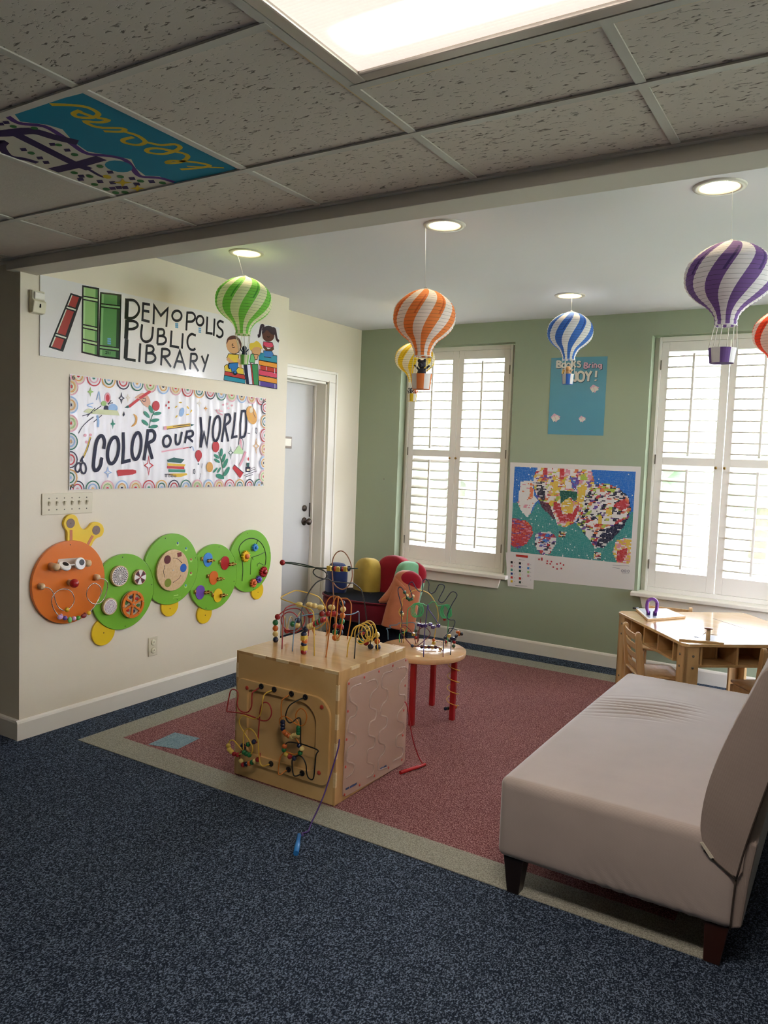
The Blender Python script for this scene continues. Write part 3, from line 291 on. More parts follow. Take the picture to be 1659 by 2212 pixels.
TILE_ART=[('p','u',0,[18536,-10302,18471,-4597,15608,-4528,15645,-5237,15273,-5497,15503,-6075,16018,-6694,15692,-7133,15301,-7734,15540,-8399,16042,-9122,15922,-9530,15427,-10007,15745,-10395,17370,-10394]),('r','v',20,[15033,-10757,15413,-10456,15288,-9964,15744,-9505,15607,-8862,15332,-8246,15139,-7611,15602,-7177,15784,-6738,15409,-6121,15070,-5516,15530,-5134,15676,-4660]),('r','y',15,[17187,-10267,17617,-10017,17911,-9713,17852,-9325,17486,-9242,17158,-9440,17232,-9640,17556,-9687]),('r','y',15,[17472,-9624,17567,-9254,17751,-8943,17424,-8941,17090,-9166,17042,-8851,17172,-8693]),('r','y',14,[17155,-8679,17581,-8441,17673,-8302,17418,-8254,17037,-8481]),('r','y',15,[17541,-8192,17646,-7841,17492,-7425,17094,-7370,16896,-7659,17043,-7836,17432,-7827]),('r','y',15,[17492,-7425,17732,-7053,18157,-6905,18060,-6631,17345,-6521,16957,-6781,17064,-6994,17418,-6950,17791,-6502]),('r','y',15,[17582,-6738,17868,-6263,17721,-5995,17206,-5826,16795,-5956,17082,-6030,17655,-5606,17866,-5215,17446,-5201,16793,-5371]),('r','y',9,[17182,-5477,18129,-4867]),('r','V',43,[13428,-10076,14246,-9726,15116,-9470,15337,-8875,15583,-8377]),('r','V',38,[14467,-9433,14260,-8384,14034,-7237,14049,-6785]),('r','V',25,[12866,-9603,13596,-9368,13204,-9173,12704,-8607,12916,-8220,12992,-7894]),('r','V',40,[12925,-7181,13915,-7149,15170,-7181]),('r','V',14,[14049,-6785,13864,-6101,14044,-5934]),('p','y',0,[14082,-5885,14016,-5851,13949,-5839,13890,-5851,13850,-5886,13834,-5938,13845,-5999,13881,-6060,13936,-6111,14001,-6145,14068,-6156,14125,-6144,14165,-6110,14181,-6058,14171,-5998,14136,-5937]),('p','u',0,[15433,-6146,15249,-6045,15048,-6008,14864,-6042,14725,-6141,14654,-6291,14661,-6466,14745,-6638,14890,-6782,15074,-6876,15268,-6907,15445,-6873,15579,-6777,15650,-6635,15649,-6466,15573,-6294]),('p','V',0,[14782,-8687,14967,-8620,14818,-8463,14639,-8526]),('p','V',0,[14795,-8199,14984,-8131,14832,-7967,14650,-8030]),('p','V',0,[13602,-8844,13794,-8775,13630,-8616,13445,-8680]),('p','V',0,[13438,-8189,13635,-8119,13465,-7949,13275,-8015]),('p','V',0,[13282,-7868,13482,-7798,13308,-7622,13115,-7688]),('p','V',0,[14453,-6375,14656,-6307,14490,-6111,14293,-6175]),('p','V',0,[13243,-6560,13453,-6489,13271,-6292,13068,-6358]),('p','V',0,[12959,-6379,13171,-6308,12984,-6106,12778,-6172]),('p','V',0,[13391,-5942,13604,-5872,13420,-5665,13214,-5730]),('p','V',0,[13683,-5670,13896,-5600,13714,-5390,13509,-5455]),('p','V',0,[14630,-5650,14838,-5581,14669,-5374,14469,-5438]),('p','V',0,[14347,-5218,14559,-5149,14384,-4933,14180,-4998]),('p','V',0,[15008,-5162,15216,-5093,15051,-4879,14849,-4943]),('p','V',0,[13223,-5304,13441,-5233,13251,-5014,13040,-5080]),('p','V',0,[13491,-5260,13708,-5190,13522,-4971,13312,-5037]),('p','V',0,[14995,-10259,15169,-10194,15030,-10060,14863,-10121]),('p','V',0,[14752,-10269,14927,-10203,14786,-10069,14618,-10130]),('p','V',0,[13692,-5164,13909,-5094,13725,-4874,13515,-4939]),('p','g',0,[15009,-8390,14965,-8370,14917,-8366,14873,-8377,14840,-8401,14822,-8436,14822,-8475,14840,-8512,14874,-8543,14917,-8562,14965,-8566,15008,-8555,15042,-8531,15060,-8497,15060,-8458,15042,-8420]),('p','g',0,[14787,-7671,14742,-7650,14692,-7644,14647,-7655,14612,-7681,14594,-7717,14594,-7758,14613,-7798,14649,-7831,14694,-7852,14743,-7857,14788,-7847,14822,-7821,14841,-7786,14841,-7745,14822,-7704]),('p','g',0,[14674,-6654,14627,-6630,14575,-6623,14528,-6633,14492,-6660,14473,-6698,14474,-6743,14494,-6787,14531,-6823,14578,-6846,14629,-6853,14676,-6843,14712,-6816,14731,-6778,14730,-6734,14711,-6690]),('p','g',0,[13406,-6664,13355,-6639,13300,-6632,13251,-6643,13214,-6670,13195,-6709,13198,-6755,13222,-6800,13262,-6837,13313,-6861,13367,-6868,13416,-6857,13452,-6830,13471,-6791,13469,-6746,13446,-6701]),('p','g',0,[13650,-8370,13603,-8350,13552,-8345,13506,-8357,13471,-8382,13454,-8417,13456,-8458,13478,-8497,13515,-8528,13562,-8548,13613,-8552,13658,-8541,13693,-8516,13710,-8481,13708,-8441,13687,-8402]),('p','g',0,[13067,-5611,13013,-5584,12956,-5574,12904,-5585,12865,-5613,12847,-5656,12850,-5705,12875,-5754,12918,-5795,12972,-5822,13029,-5831,13080,-5820,13118,-5792,13137,-5750,13134,-5701,13109,-5652]),('p','g',0,[13041,-5108,12986,-5079,12928,-5069,12875,-5079,12836,-5109,12817,-5152,12820,-5203,12846,-5254,12890,-5297,12944,-5325,13002,-5335,13054,-5325,13093,-5296,13112,-5253,13109,-5202,13084,-5151]),('p','g',0,[13384,-4591,13330,-4561,13271,-4550,13218,-4560,13179,-4590,13159,-4634,13162,-4687,13187,-4739,13231,-4783,13285,-4813,13343,-4824,13396,-4814,13434,-4784,13454,-4741,13452,-4689,13427,-4636]),('p','g',0,[13047,-4717,12991,-4686,12932,-4676,12879,-4686,12840,-4715,12820,-4760,12824,-4812,12850,-4864,12894,-4909,12949,-4938,13008,-4949,13061,-4938,13100,-4909,13119,-4865,13116,-4813,13091,-4761]),('p','g',0,[14811,-5137,14762,-5109,14708,-5099,14658,-5109,14620,-5138,14600,-5179,14601,-5229,14622,-5278,14660,-5319,14710,-5346,14763,-5356,14812,-5346,14849,-5318,14870,-5276,14870,-5228,14849,-5179]),('p','g',0,[14519,-5730,14469,-5704,14416,-5695,14367,-5705,14330,-5733,14310,-5774,14311,-5821,14332,-5868,14371,-5908,14420,-5934,14473,-5942,14522,-5932,14559,-5904,14578,-5864,14578,-5817,14557,-5770]),('p','g',0,[15009,-9837,14968,-9821,14923,-9818,14881,-9829,14849,-9852,14832,-9884,14832,-9919,14849,-9952,14881,-9978,14923,-9994,14967,-9996,15009,-9985,15040,-9962,15057,-9931,15057,-9897,15041,-9863]),('p','g',0,[15465,-9491,15424,-9474,15379,-9471,15338,-9482,15306,-9505,15288,-9537,15288,-9573,15304,-9607,15335,-9634,15376,-9650,15420,-9653,15461,-9642,15493,-9619,15511,-9587,15512,-9552,15495,-9518]),('p','g',0,[15353,-4679,15304,-4650,15251,-4639,15201,-4649,15163,-4677,15142,-4720,15142,-4770,15162,-4820,15199,-4863,15248,-4891,15301,-4901,15350,-4891,15387,-4863,15408,-4821,15409,-4772,15390,-4721]),('p','g',0,[13598,-6208,13547,-6182,13492,-6174,13442,-6185,13405,-6213,13386,-6253,13388,-6300,13412,-6346,13452,-6385,13503,-6410,13558,-6418,13607,-6407,13644,-6380,13663,-6340,13661,-6293,13638,-6247]),('p','y',0,[14371,-5663,14202,-5428,14342,-5254,14038,-5292,13711,-5121,13889,-5364,13749,-5539,14054,-5499]),('p','y',0,[14353,-5032,14187,-4807,14299,-4651,14032,-4675,13732,-4503,13906,-4735,13794,-4892,14061,-4867])]
JOY_ART=[('q','d',19.520000000000003,[15257,22443,15270,22917]),('r','d',18.200000000000003,[15270,22917,15488,22887,15542,22770,15307,22685,15576,22586,15546,22449,15258,22434]),('R','d',16.880000000000003,[15775,22717,15954,22666,15956,22460,15777,22419,15664,22560]),('R','d',16.880000000000003,[16118,22707,16296,22656,16298,22450,16120,22410,16017,22550]),('q','d',18.200000000000003,[16463,22879,16460,22423]),('q','d',16.880000000000003,[16700,22848,16523,22649,16747,22429]),('r','d',16.880000000000003,[17101,22790,16935,22841,16871,22730,17089,22587,17051,22429,16863,22457]),('q','d',15.56,[17391,22352,17407,22713]),('r','d',14.9,[17407,22713,17603,22685,17610,22572,17427,22532,17664,22435,17592,22324,17392,22339]),('r','d',14.24,[17775,22342,17785,22566,17899,22586]),('q','d',14.24,[18015,22335,18024,22582]),('q','d',14.24,[18030,22707,18036,22680]),('r','d',14.24,[18143,22332,18152,22578,18265,22597,18330,22506,18326,22327]),('R','d',13.58,[18563,22575,18667,22496,18642,22376,18520,22366,18455,22471]),('q','d',13.58,[18707,22584,18716,22271,18583,22217]),('q','d',15.56,[15724,21824,15764,22213,15898,21958,16028,22193,16073,21816]),('r','d',14.24,[16206,21973,16393,22014,16341,22107,16224,22087,16195,21928,16310,21811,16427,21845]),('r','d',22.16,[16791,22073,16823,21503,16735,21391,16615,21439]),('R','d',22.16,[17165,22064,17409,21877,17393,21492,17182,21360,16962,21523,16964,21910]),('q','d',22.16,[17538,22055,17765,21711,17952,22067]),('q','d',22.16,[17765,21711,17761,21372]),('q','d',20.84,[18341,22080,18320,21654]),('q','d',20.84,[18319,21416,18325,21398]),('q','W',14.520000000000001,[15237,22471,15249,22945]),('r','W',13.200000000000001,[15249,22945,15467,22915,15521,22798,15286,22714,15556,22614,15525,22477,15237,22462]),('R','W',11.88,[15754,22745,15933,22694,15935,22488,15756,22447,15643,22588]),('R','W',11.88,[16097,22735,16276,22684,16278,22478,16100,22438,15997,22578]),('q','W',13.200000000000001,[16443,22907,16440,22451]),('q','W',11.88,[16680,22876,16503,22677,16727,22457]),('r','W',11.88,[17081,22818,16914,22869,16850,22757,17069,22615,17031,22457,16842,22485]),('q','p',10.56,[17371,22380,17387,22741]),('r','p',9.9,[17387,22741,17583,22712,17590,22599,17407,22560,17644,22462,17572,22352,17371,22366]),('r','p',9.24,[17755,22369,17765,22594,17879,22613]),('q','p',9.24,[17995,22363,18004,22609]),('q','p',9.24,[18010,22735,18016,22708]),('r','p',9.24,[18123,22359,18132,22606,18245,22625,18310,22533,18307,22354]),('R','p',8.58,[18543,22602,18647,22523,18622,22403,18500,22393,18435,22498]),('q','p',8.58,[18687,22611,18696,22299,18563,22244]),('q','y',10.56,[15703,21852,15744,22241,15877,21986,16007,22221,16052,21844]),('r','y',9.24,[16186,22001,16373,22042,16321,22135,16203,22115,16174,21956,16290,21839,16406,21873]),('r','W',17.16,[16770,22101,16802,21531,16715,21419,16594,21467]),('R','W',17.16,[17145,22091,17388,21904,17373,21520,17162,21388,16942,21551,16944,21938]),('q','W',17.16,[17517,22082,17745,21738,17932,22094]),('q','W',17.16,[17745,21738,17741,21400]),('q','W',15.84,[18321,22107,18300,21681]),('q','W',15.84,[18300,21443,18305,21425]),('p','p',0,[17888,20855,18126,21122,18596,20890,18300,20489]),('p','W',0,[17938,20787,18136,20942,18269,20625,18115,20514]),('p','W',0,[18192,20932,18363,20983,18584,20711,18302,20602]),('p','p',0,[14957,18667,15222,18961,15743,18720,15412,18279]),('p','W',0,[15013,18594,15233,18766,15379,18425,15208,18302]),('p','W',0,[15295,18757,15484,18816,15728,18525,15416,18401]),('p','p',0,[17157,18576,17350,18797,17733,18616,17491,18287]),('p','W',0,[17198,18522,17359,18651,17467,18396,17341,18303]),('p','W',0,[17404,18644,17543,18688,17723,18471,17494,18378])]
JOY_QUAD=[[14793,17353],[19112,17324],[19099,23176],[14770,23206]]
MOS_QUAD=[[12180,7955],[21639,7945],[21639,14764],[12231,14709]]
MOS_SHEET=[[11956,5830],[22034,6041],[21988,15125],[11807,15071]]
LEG_SHEET=[[12126,5147],[14288,5147],[14263,7883],[11791,7847]]
MOS_ZONES=[('G',[(-0.005,0.425),(0.041,0.411),(0.163,0.542),(0.218,0.396),(0.39,0.58),(0.58,0.619),(0.723,0.834),(0.947,0.523),(0.995,0.416),(1.0,1.0),(-0.0,1.0)]),('Wmix',[(0.062,0.165),(0.17,0.163),(0.184,0.319),(0.217,0.376),(0.182,0.44),(0.163,0.522),(0.138,0.585),(0.086,0.53),(0.042,0.421),(0.052,0.288)]),('o',[(0.144,0.19),(0.179,0.188),(0.171,0.36),(0.147,0.342)]),('big',[(0.208,-0.015),(0.652,-0.001),(0.686,0.136),(0.699,0.27),(0.64,0.361),(0.589,0.501),(0.537,0.604),(0.467,0.661),(0.393,0.639),(0.375,0.562),(0.265,0.433),(0.208,0.337),(0.18,0.218),(0.175,0.098)]),('k',[(0.193,0.167),(0.276,0.162),(0.287,0.251),(0.271,0.392),(0.215,0.316)]),('m',[(0.224,0.366),(0.324,0.417),(0.384,0.6),(0.258,0.453)]),('R',[(0.353,0.385),(0.412,0.4),(0.432,0.517),(0.518,0.498),(0.563,0.387),(0.566,0.465),(0.529,0.585),(0.421,0.607),(0.38,0.502)]),('y',[(0.34,0.098),(0.384,0.096),(0.392,0.283),(0.348,0.286)]),('R',[(0.395,0.006),(0.432,0.004),(0.437,0.122),(0.397,0.125)]),('p',[(0.439,0.004),(0.482,0.002),(0.478,0.071),(0.435,0.093)]),('d',[(0.406,0.252),(0.55,0.252),(0.541,0.369),(0.488,0.315),(0.441,0.397),(0.412,0.4)]),('y',[(0.481,0.316),(0.52,0.371),(0.517,0.489),(0.423,0.478),(0.419,0.399)]),('W',[(0.445,0.141),(0.503,0.148),(0.499,0.226),(0.449,0.23)]),('v',[(0.478,0.081),(0.559,0.115),(0.543,0.252),(0.506,0.216)]),('y',[(0.562,0.193),(0.63,0.13),(0.615,0.276),(0.587,0.443),(0.553,0.31)]),('p',[(0.625,0.005),(0.661,0.032),(0.664,0.099),(0.622,0.101)]),('R',[(0.353,0.385),(0.382,0.383),(0.386,0.481),(0.356,0.464)]),('l',[(0.564,0.066),(0.606,0.054),(0.608,0.112),(0.566,0.114)]),('R',[(0.247,0.014),(0.292,0.011),(0.287,0.081),(0.249,0.073)]),('nav',[(0.701,0.154),(0.796,0.148),(0.886,0.19),(0.956,0.278),(0.981,0.407),(0.966,0.503),(0.936,0.59),(0.855,0.722),(0.786,0.855),(0.717,0.864),(0.672,0.783),(0.612,0.693),(0.551,0.603),(0.589,0.501),(0.609,0.306)]),('R',[(0.834,0.383),(0.904,0.311),(0.963,0.297),(0.967,0.371),(0.91,0.433)]),('o',[(0.929,0.262),(0.963,0.297),(0.966,0.362),(0.938,0.317)]),('N',[(0.771,0.675),(0.933,0.525),(0.943,0.589),(0.849,0.752),(0.779,0.856),(0.717,0.854)]),('y',[(0.788,0.425),(0.835,0.421),(0.833,0.516),(0.8,0.538)]),('y',[(0.73,0.507),(0.764,0.504),(0.754,0.6),(0.726,0.584)]),('W',[(0.624,0.653),(0.682,0.685),(0.678,0.773),(0.634,0.71)]),('Rm',[(-0.001,0.61),(0.113,0.613),(0.177,0.673),(0.192,0.772),(0.14,0.89),(0.065,0.96),(0.005,0.927)]),('Vm',[(0.211,0.77),(0.263,0.733),(0.345,0.729),(0.392,0.778),(0.389,0.878),(0.342,0.993),(0.267,0.994),(0.21,0.901)]),('Wk',[(0.411,0.716),(0.477,0.714),(0.472,0.778),(0.414,0.775)]),('Ym',[(0.883,0.757),(0.942,0.726),(1.002,0.728),(1.0,1.0),(0.9,1.001),(0.859,0.893)]),('R',[(0.895,0.869),(0.973,0.83),(0.97,0.915),(0.934,1.0),(0.893,0.992)]),('Wk',[(0.712,0.913),(0.771,0.905),(0.771,0.982),(0.708,0.981)])]
LEG_SQ=[('k',12351,7099),('p',12367,6801),('t',12383,6495),('N',12399,6189),('R',12415,5883),('y',12432,5569),('k',13059,7083),('N',13076,6779),('D',13092,6475),('m',13107,6185),('R',13124,5874),('D',13140,5569),('p',13759,7074),('b',13775,6779),('l',13791,6470),('p',13807,6168)]
LEG_DOTS=[[14616,7563],[14845,7668],[14851,7546],[15299,7497],[15289,7305],[15630,7491],[15549,7306],[16090,7356],[16363,7432],[16611,7324],[15806,7075],[16454,7038],[16119,6967]]
MOS_PRINT=[('p','R',0,[12671,7759,13693,7771,13688,7585,12695,7588]),('q','D',3,[12948,7391,13438,7372]),('q','D',3,[12765,5280,13751,5330]),('q','D',3,[20380,7727,21586,7778]),('q','D',3,[20390,7552,20904,7524]),('q','D',3,[21080,7232,21617,7254]),('R','D',4,[21192,7387,21186,7353,21167,7324,21138,7305,21104,7302,21073,7313,21050,7338,21041,7370,21046,7405,21066,7434,21095,7452,21129,7456,21160,7444,21182,7420]),('R','D',4,[21400,7397,21395,7363,21375,7334,21346,7316,21312,7312,21281,7324,21259,7348,21249,7381,21255,7415,21274,7444,21304,7462,21337,7466,21368,7454,21391,7430]),('R','D',4,[21633,7409,21627,7375,21608,7346,21579,7328,21545,7324,21514,7335,21492,7360,21483,7392,21488,7426,21507,7455,21536,7474,21570,7477,21601,7466,21623,7441]),('q','D',3,[12586,7131,12589,7075]),('q','D',3,[12602,6826,12605,6770]),('q','D',3,[12619,6521,12622,6465]),('q','D',3,[12635,6215,12638,6160]),('q','D',3,[12651,5910,12654,5854]),('q','D',3,[12667,5604,12670,5549]),('q','D',3,[13278,7106,13280,7051]),('q','D',3,[13294,6803,13297,6748]),('q','D',3,[13310,6500,13313,6444]),('q','D',3,[13325,6210,13328,6155]),('q','D',3,[13342,5899,13345,5844]),('q','D',3,[13358,5595,13361,5540]),('q','D',3,[13974,7097,13977,7043]),('q','D',3,[13990,6803,13993,6748]),('q','D',3,[14007,6494,14010,6439]),('q','D',3,[14023,6192,14026,6138]),('q','D',3,[14039,5891,14042,5836])]
c_ant_eye=[(0.2809,1.1025),(0.4429,1.0557)]
c_ant_stalk=[(0.2839,1.0666),(0.2844,1.0112),(0.4196,1.0266),(0.3903,0.9809)]
c_ant_outline=[(0.2637,1.0091),(0.2617,1.0571),(0.2467,1.0812),(0.2406,1.1076),(0.256,1.1385),(0.289,1.15),(0.3194,1.1355),(0.3332,1.1025),(0.3471,1.0752),(0.3712,1.0634),(0.3954,1.0753),(0.4196,1.0978),(0.4514,1.1006),(0.4839,1.0822),(0.4952,1.0512),(0.4811,1.0217),(0.4454,1.0091),(0.4244,0.9896),(0.4088,0.9668),(0.3518,0.9506),(0.2839,0.974)]
c_eyebar=[(0.163,0.8851),(0.3513,0.8893)]
c_eyes=[(0.2068,0.8851),(0.3026,0.8899)]
c_nose=[(0.2771,0.7854)]
c_knobs=[(0.0984,0.7879),(0.4369,0.7968)]
c_slot=[(0.2,0.9155),(0.3461,0.9163),(0.3605,0.8555),(0.2133,0.8593)]
c_wireL=[(0.0977,0.785),(0.129,0.7782),(0.1512,0.7583),(0.1641,0.7279),(0.1739,0.695),(0.1902,0.6667),(0.2195,0.6464),(0.2557,0.6511),(0.2788,0.6741),(0.2836,0.7028),(0.2682,0.7371),(0.2383,0.757),(0.1991,0.7606),(0.1671,0.7447),(0.1498,0.7185),(0.1516,0.6868),(0.1646,0.6562),(0.1807,0.6335)]
c_wireR=[(0.4398,0.7916),(0.4722,0.7833),(0.4943,0.7624),(0.4947,0.7317),(0.4807,0.6877),(0.4594,0.6601),(0.4238,0.6501),(0.3884,0.6642),(0.3637,0.6947),(0.3599,0.725),(0.3769,0.7557),(0.4082,0.7683),(0.4404,0.7507),(0.455,0.7216),(0.4447,0.6896),(0.4272,0.6617),(0.4063,0.6345),(0.3889,0.6221)]
c_beads=[(0.2359,0.6483),(0.1938,0.6156),(0.2231,0.6065),(0.2522,0.5916),(0.2778,0.5948),(0.3048,0.5934),(0.3388,0.5999),(0.3715,0.6097)]
c_g1spin=[(0.59,0.7866),(0.7339,0.7631),(0.5252,0.6207),(0.6839,0.6102)]
c_g1hole=[(0.6216,0.8892),(0.8389,0.7037),(0.6468,0.4848)]
c_g2disc=[(0.9901,0.7767)]
c_g2holes=[(0.9422,0.8467),(1.0729,0.7818),(0.9496,0.7034)]
c_g2slot=[(1.0377,0.8676)]
c_g2dots=[(1.0381,0.9389),(1.1083,0.8998),(1.1526,0.8264),(1.1537,0.7397),(1.1113,0.6659)]
c_g2hole=[(0.9388,0.9751),(1.1921,0.8321),(1.043,0.5841)]
c_g2arr=[(0.9864,0.852),(1.0218,0.8445),(1.0542,0.8193),(1.0544,0.7419),(1.0357,0.7189),(0.9952,0.7029),(0.925,0.738),(0.9137,0.774),(0.9209,0.8079)]
c_feet=[(0.5117,0.472),(0.9733,0.5304)]
c_feetb=[(1.2938,0.4462),(1.805,0.5292)]
c_g3ov=[(1.2981,0.8105),(1.4558,0.773),(1.3537,0.6857),(1.2354,0.6053),(1.3969,0.5635)]
c_g3hole=[(1.4001,0.8847),(1.5495,0.6394),(1.293,0.4933)]
c_g4hole=[(1.6745,0.9581),(1.9153,0.7999),(1.7508,0.5591)]
c_g4track=[(1.6287,0.6307),(1.6347,0.6995),(1.6268,0.7657),(1.6028,0.8178),(1.5904,0.857),(1.6114,0.8897),(1.6664,0.9162),(1.7289,0.9187),(1.7937,0.8952),(1.8427,0.8519),(1.8689,0.794),(1.8711,0.7379),(1.863,0.7147)]
c_g4t2=[(1.7819,0.898),(1.7652,0.8758)]
c_g4t3=[(1.8623,0.8105),(1.7975,0.7964),(1.7166,0.7842),(1.714,0.7299),(1.7122,0.6677)]
c_g4t4=[(1.8478,0.7203),(1.8055,0.7396),(1.7823,0.7308),(1.7829,0.717)]
c_g4t5=[(1.731,0.7829),(1.7356,0.7668)]
c_gears=[(1.6454,0.8025),(1.7375,0.8545),(1.8354,0.674),(1.7857,0.6262),(1.7305,0.6072)]
c_latch=[(1.3081,0.8051),(1.5094,0.7613),(1.3987,0.6742),(1.2864,0.5998),(1.4309,0.5602)]
c_hinge=[(1.2432,0.8217),(1.4058,0.7841),(1.2986,0.7035),(1.1879,0.614),(1.3462,0.5747)]
c_g1logo=[(1.013,0.6135),(1.0513,0.6146),(1.0079,0.5975),(1.0736,0.6095)]
front_wires=[('r',[(1.319,0.34,0.453),(1.31,0.31,0.44),(1.307,0.29,0.428),(1.306,0.29,0.374),(1.291,0.29,0.344),(1.267,0.29,0.333),(1.239,0.29,0.335),(1.224,0.29,0.348),(1.218,0.29,0.368),(1.223,0.29,0.401),(1.217,0.29,0.422),(1.193,0.29,0.426),(1.176,0.29,0.414),(1.167,0.29,0.38),(1.156,0.29,0.318),(1.173,0.29,0.316),(1.251,0.29,0.325),(1.324,0.29,0.322),(1.371,0.29,0.317),(1.406,0.29,0.329),(1.423,0.29,0.361),(1.416,0.29,0.39),(1.4,0.29,0.404),(1.376,0.29,0.401),(1.36,0.29,0.379),(1.355,0.29,0.335),(1.351,0.29,0.272),(1.347,0.29,0.222),(1.336,0.29,0.206),(1.288,0.29,0.189),(1.256,0.29,0.157),(1.244,0.29,0.128),(1.246,0.29,0.103),(1.275,0.29,0.089),(1.315,0.29,0.111),(1.35,0.29,0.129),(1.336,0.32,0.135),(1.32,0.34,0.14)]),('y',[(1.395,0.34,0.453),(1.378,0.3,0.441),(1.38,0.28,0.422),(1.374,0.28,0.378),(1.364,0.28,0.342),(1.333,0.28,0.319),(1.301,0.28,0.32),(1.268,0.28,0.322),(1.247,0.28,0.305),(1.245,0.28,0.276),(1.275,0.28,0.242),(1.312,0.28,0.207),(1.327,0.28,0.183),(1.318,0.28,0.154),(1.282,0.28,0.15),(1.242,0.28,0.133),(1.209,0.28,0.133),(1.188,0.28,0.143),(1.179,0.28,0.16),(1.187,0.28,0.183),(1.209,0.28,0.192),(1.238,0.28,0.177),(1.27,0.28,0.16),(1.27,0.28,0.201),(1.273,0.28,0.239),(1.29,0.28,0.263),(1.314,0.28,0.268),(1.339,0.28,0.254),(1.356,0.28,0.226),(1.363,0.28,0.179),(1.371,0.28,0.131),(1.387,0.28,0.115),(1.389,0.31,0.11),(1.387,0.34,0.106)]),('o',[(1.495,0.34,0.453),(1.482,0.3,0.439),(1.478,0.29,0.421),(1.477,0.29,0.385),(1.481,0.29,0.356),(1.487,0.29,0.336),(1.491,0.29,0.306),(1.511,0.29,0.287),(1.541,0.29,0.283),(1.57,0.29,0.297),(1.578,0.29,0.322),(1.574,0.29,0.352),(1.562,0.29,0.367),(1.561,0.29,0.391),(1.584,0.29,0.417),(1.61,0.29,0.41),(1.619,0.29,0.385),(1.609,0.29,0.353),(1.584,0.29,0.34),(1.557,0.29,0.345),(1.523,0.29,0.359),(1.493,0.29,0.364),(1.471,0.29,0.346),(1.476,0.29,0.318),(1.511,0.29,0.298),(1.556,0.29,0.282),(1.583,0.29,0.261),(1.59,0.29,0.242),(1.581,0.29,0.218),(1.551,0.29,0.205),(1.514,0.29,0.207),(1.492,0.29,0.191),(1.477,0.29,0.163),(1.47,0.29,0.106),(1.48,0.29,0.094),(1.49,0.31,0.105),(1.488,0.34,0.105)]),('k',[(1.572,0.34,0.453),(1.557,0.3,0.444),(1.525,0.29,0.419),(1.507,0.29,0.385),(1.505,0.29,0.358),(1.524,0.29,0.341),(1.546,0.29,0.351),(1.568,0.29,0.37),(1.584,0.29,0.372),(1.588,0.29,0.337),(1.589,0.29,0.28),(1.594,0.29,0.249),(1.59,0.29,0.221),(1.558,0.29,0.19),(1.533,0.29,0.189),(1.51,0.29,0.196),(1.5,0.29,0.213),(1.502,0.29,0.231),(1.523,0.29,0.253),(1.583,0.29,0.261),(1.638,0.29,0.26),(1.685,0.29,0.254),(1.675,0.29,0.232),(1.671,0.29,0.181),(1.664,0.29,0.124),(1.641,0.29,0.12),(1.628,0.29,0.14),(1.623,0.29,0.175),(1.603,0.29,0.203),(1.577,0.29,0.206),(1.552,0.29,0.188),(1.546,0.29,0.165),(1.555,0.29,0.116),(1.57,0.29,0.112),(1.573,0.31,0.112),(1.566,0.34,0.108)])]
front_beads=[('n',1.488,0.29,0.336),('n',1.489,0.29,0.322),('n',1.489,0.29,0.307),('o',1.499,0.29,0.293),('o',1.511,0.29,0.287),('o',1.523,0.29,0.282),('c',1.541,0.29,0.281),('c',1.552,0.29,0.29),('c',1.563,0.29,0.294),('c',1.574,0.29,0.295),('g',1.577,0.29,0.33),('g',1.577,0.29,0.319),('g',1.577,0.29,0.308),('o',1.502,0.29,0.23),('g',1.5,0.29,0.213),('g',1.59,0.29,0.221),('c',1.598,0.29,0.241),('y',1.512,0.29,0.196),('r',1.533,0.29,0.191),('n',1.558,0.29,0.189),('n',1.583,0.29,0.252),('y',1.18,0.28,0.16),('y',1.186,0.28,0.144),('y',1.2,0.28,0.136),('r',1.217,0.28,0.129),('r',1.237,0.28,0.13),('g',1.276,0.28,0.152),('g',1.291,0.28,0.148),('g',1.308,0.28,0.147),('c',1.25,0.29,0.101),('r',1.264,0.29,0.087),('r',1.35,0.29,0.132),('n',1.282,0.29,0.094),('n',1.325,0.29,0.209),('n',1.258,0.29,0.176),('n',1.265,0.29,0.163),('o',1.301,0.29,0.102),('g',1.317,0.29,0.111),('g',1.291,0.29,0.189),('c',1.333,0.29,0.121)]
front_holes=[(1.329,0.328,0.458),(1.405,0.328,0.458),(1.504,0.328,0.458),(1.581,0.328,0.458),(1.398,0.328,0.113),(1.499,0.328,0.112),(1.576,0.328,0.114)]
front_screws=[(1.242,0.326,0.433),(1.67,0.326,0.431),(1.666,0.326,0.138)]
front_plate=[(1.183,0.452),(1.31,0.469),(1.666,0.466),(1.714,0.426),(1.709,0.225),(1.691,0.121),(1.643,0.093),(1.195,0.071),(1.248,0.428),(1.506,0.431),(1.584,0.427),(1.64,0.371),(1.643,0.197),(1.618,0.137),(1.279,0.128),(1.252,0.181)]
side_screws=[(0.41,0.531),(0.532,0.531),(0.655,0.531),(0.778,0.531),(0.9,0.532),(0.903,0.405),(0.899,0.282),(0.899,0.157),(0.9,0.033),(0.773,0.035),(0.648,0.037),(0.524,0.037),(0.405,0.035),(0.406,0.16),(0.407,0.283),(0.409,0.408)]
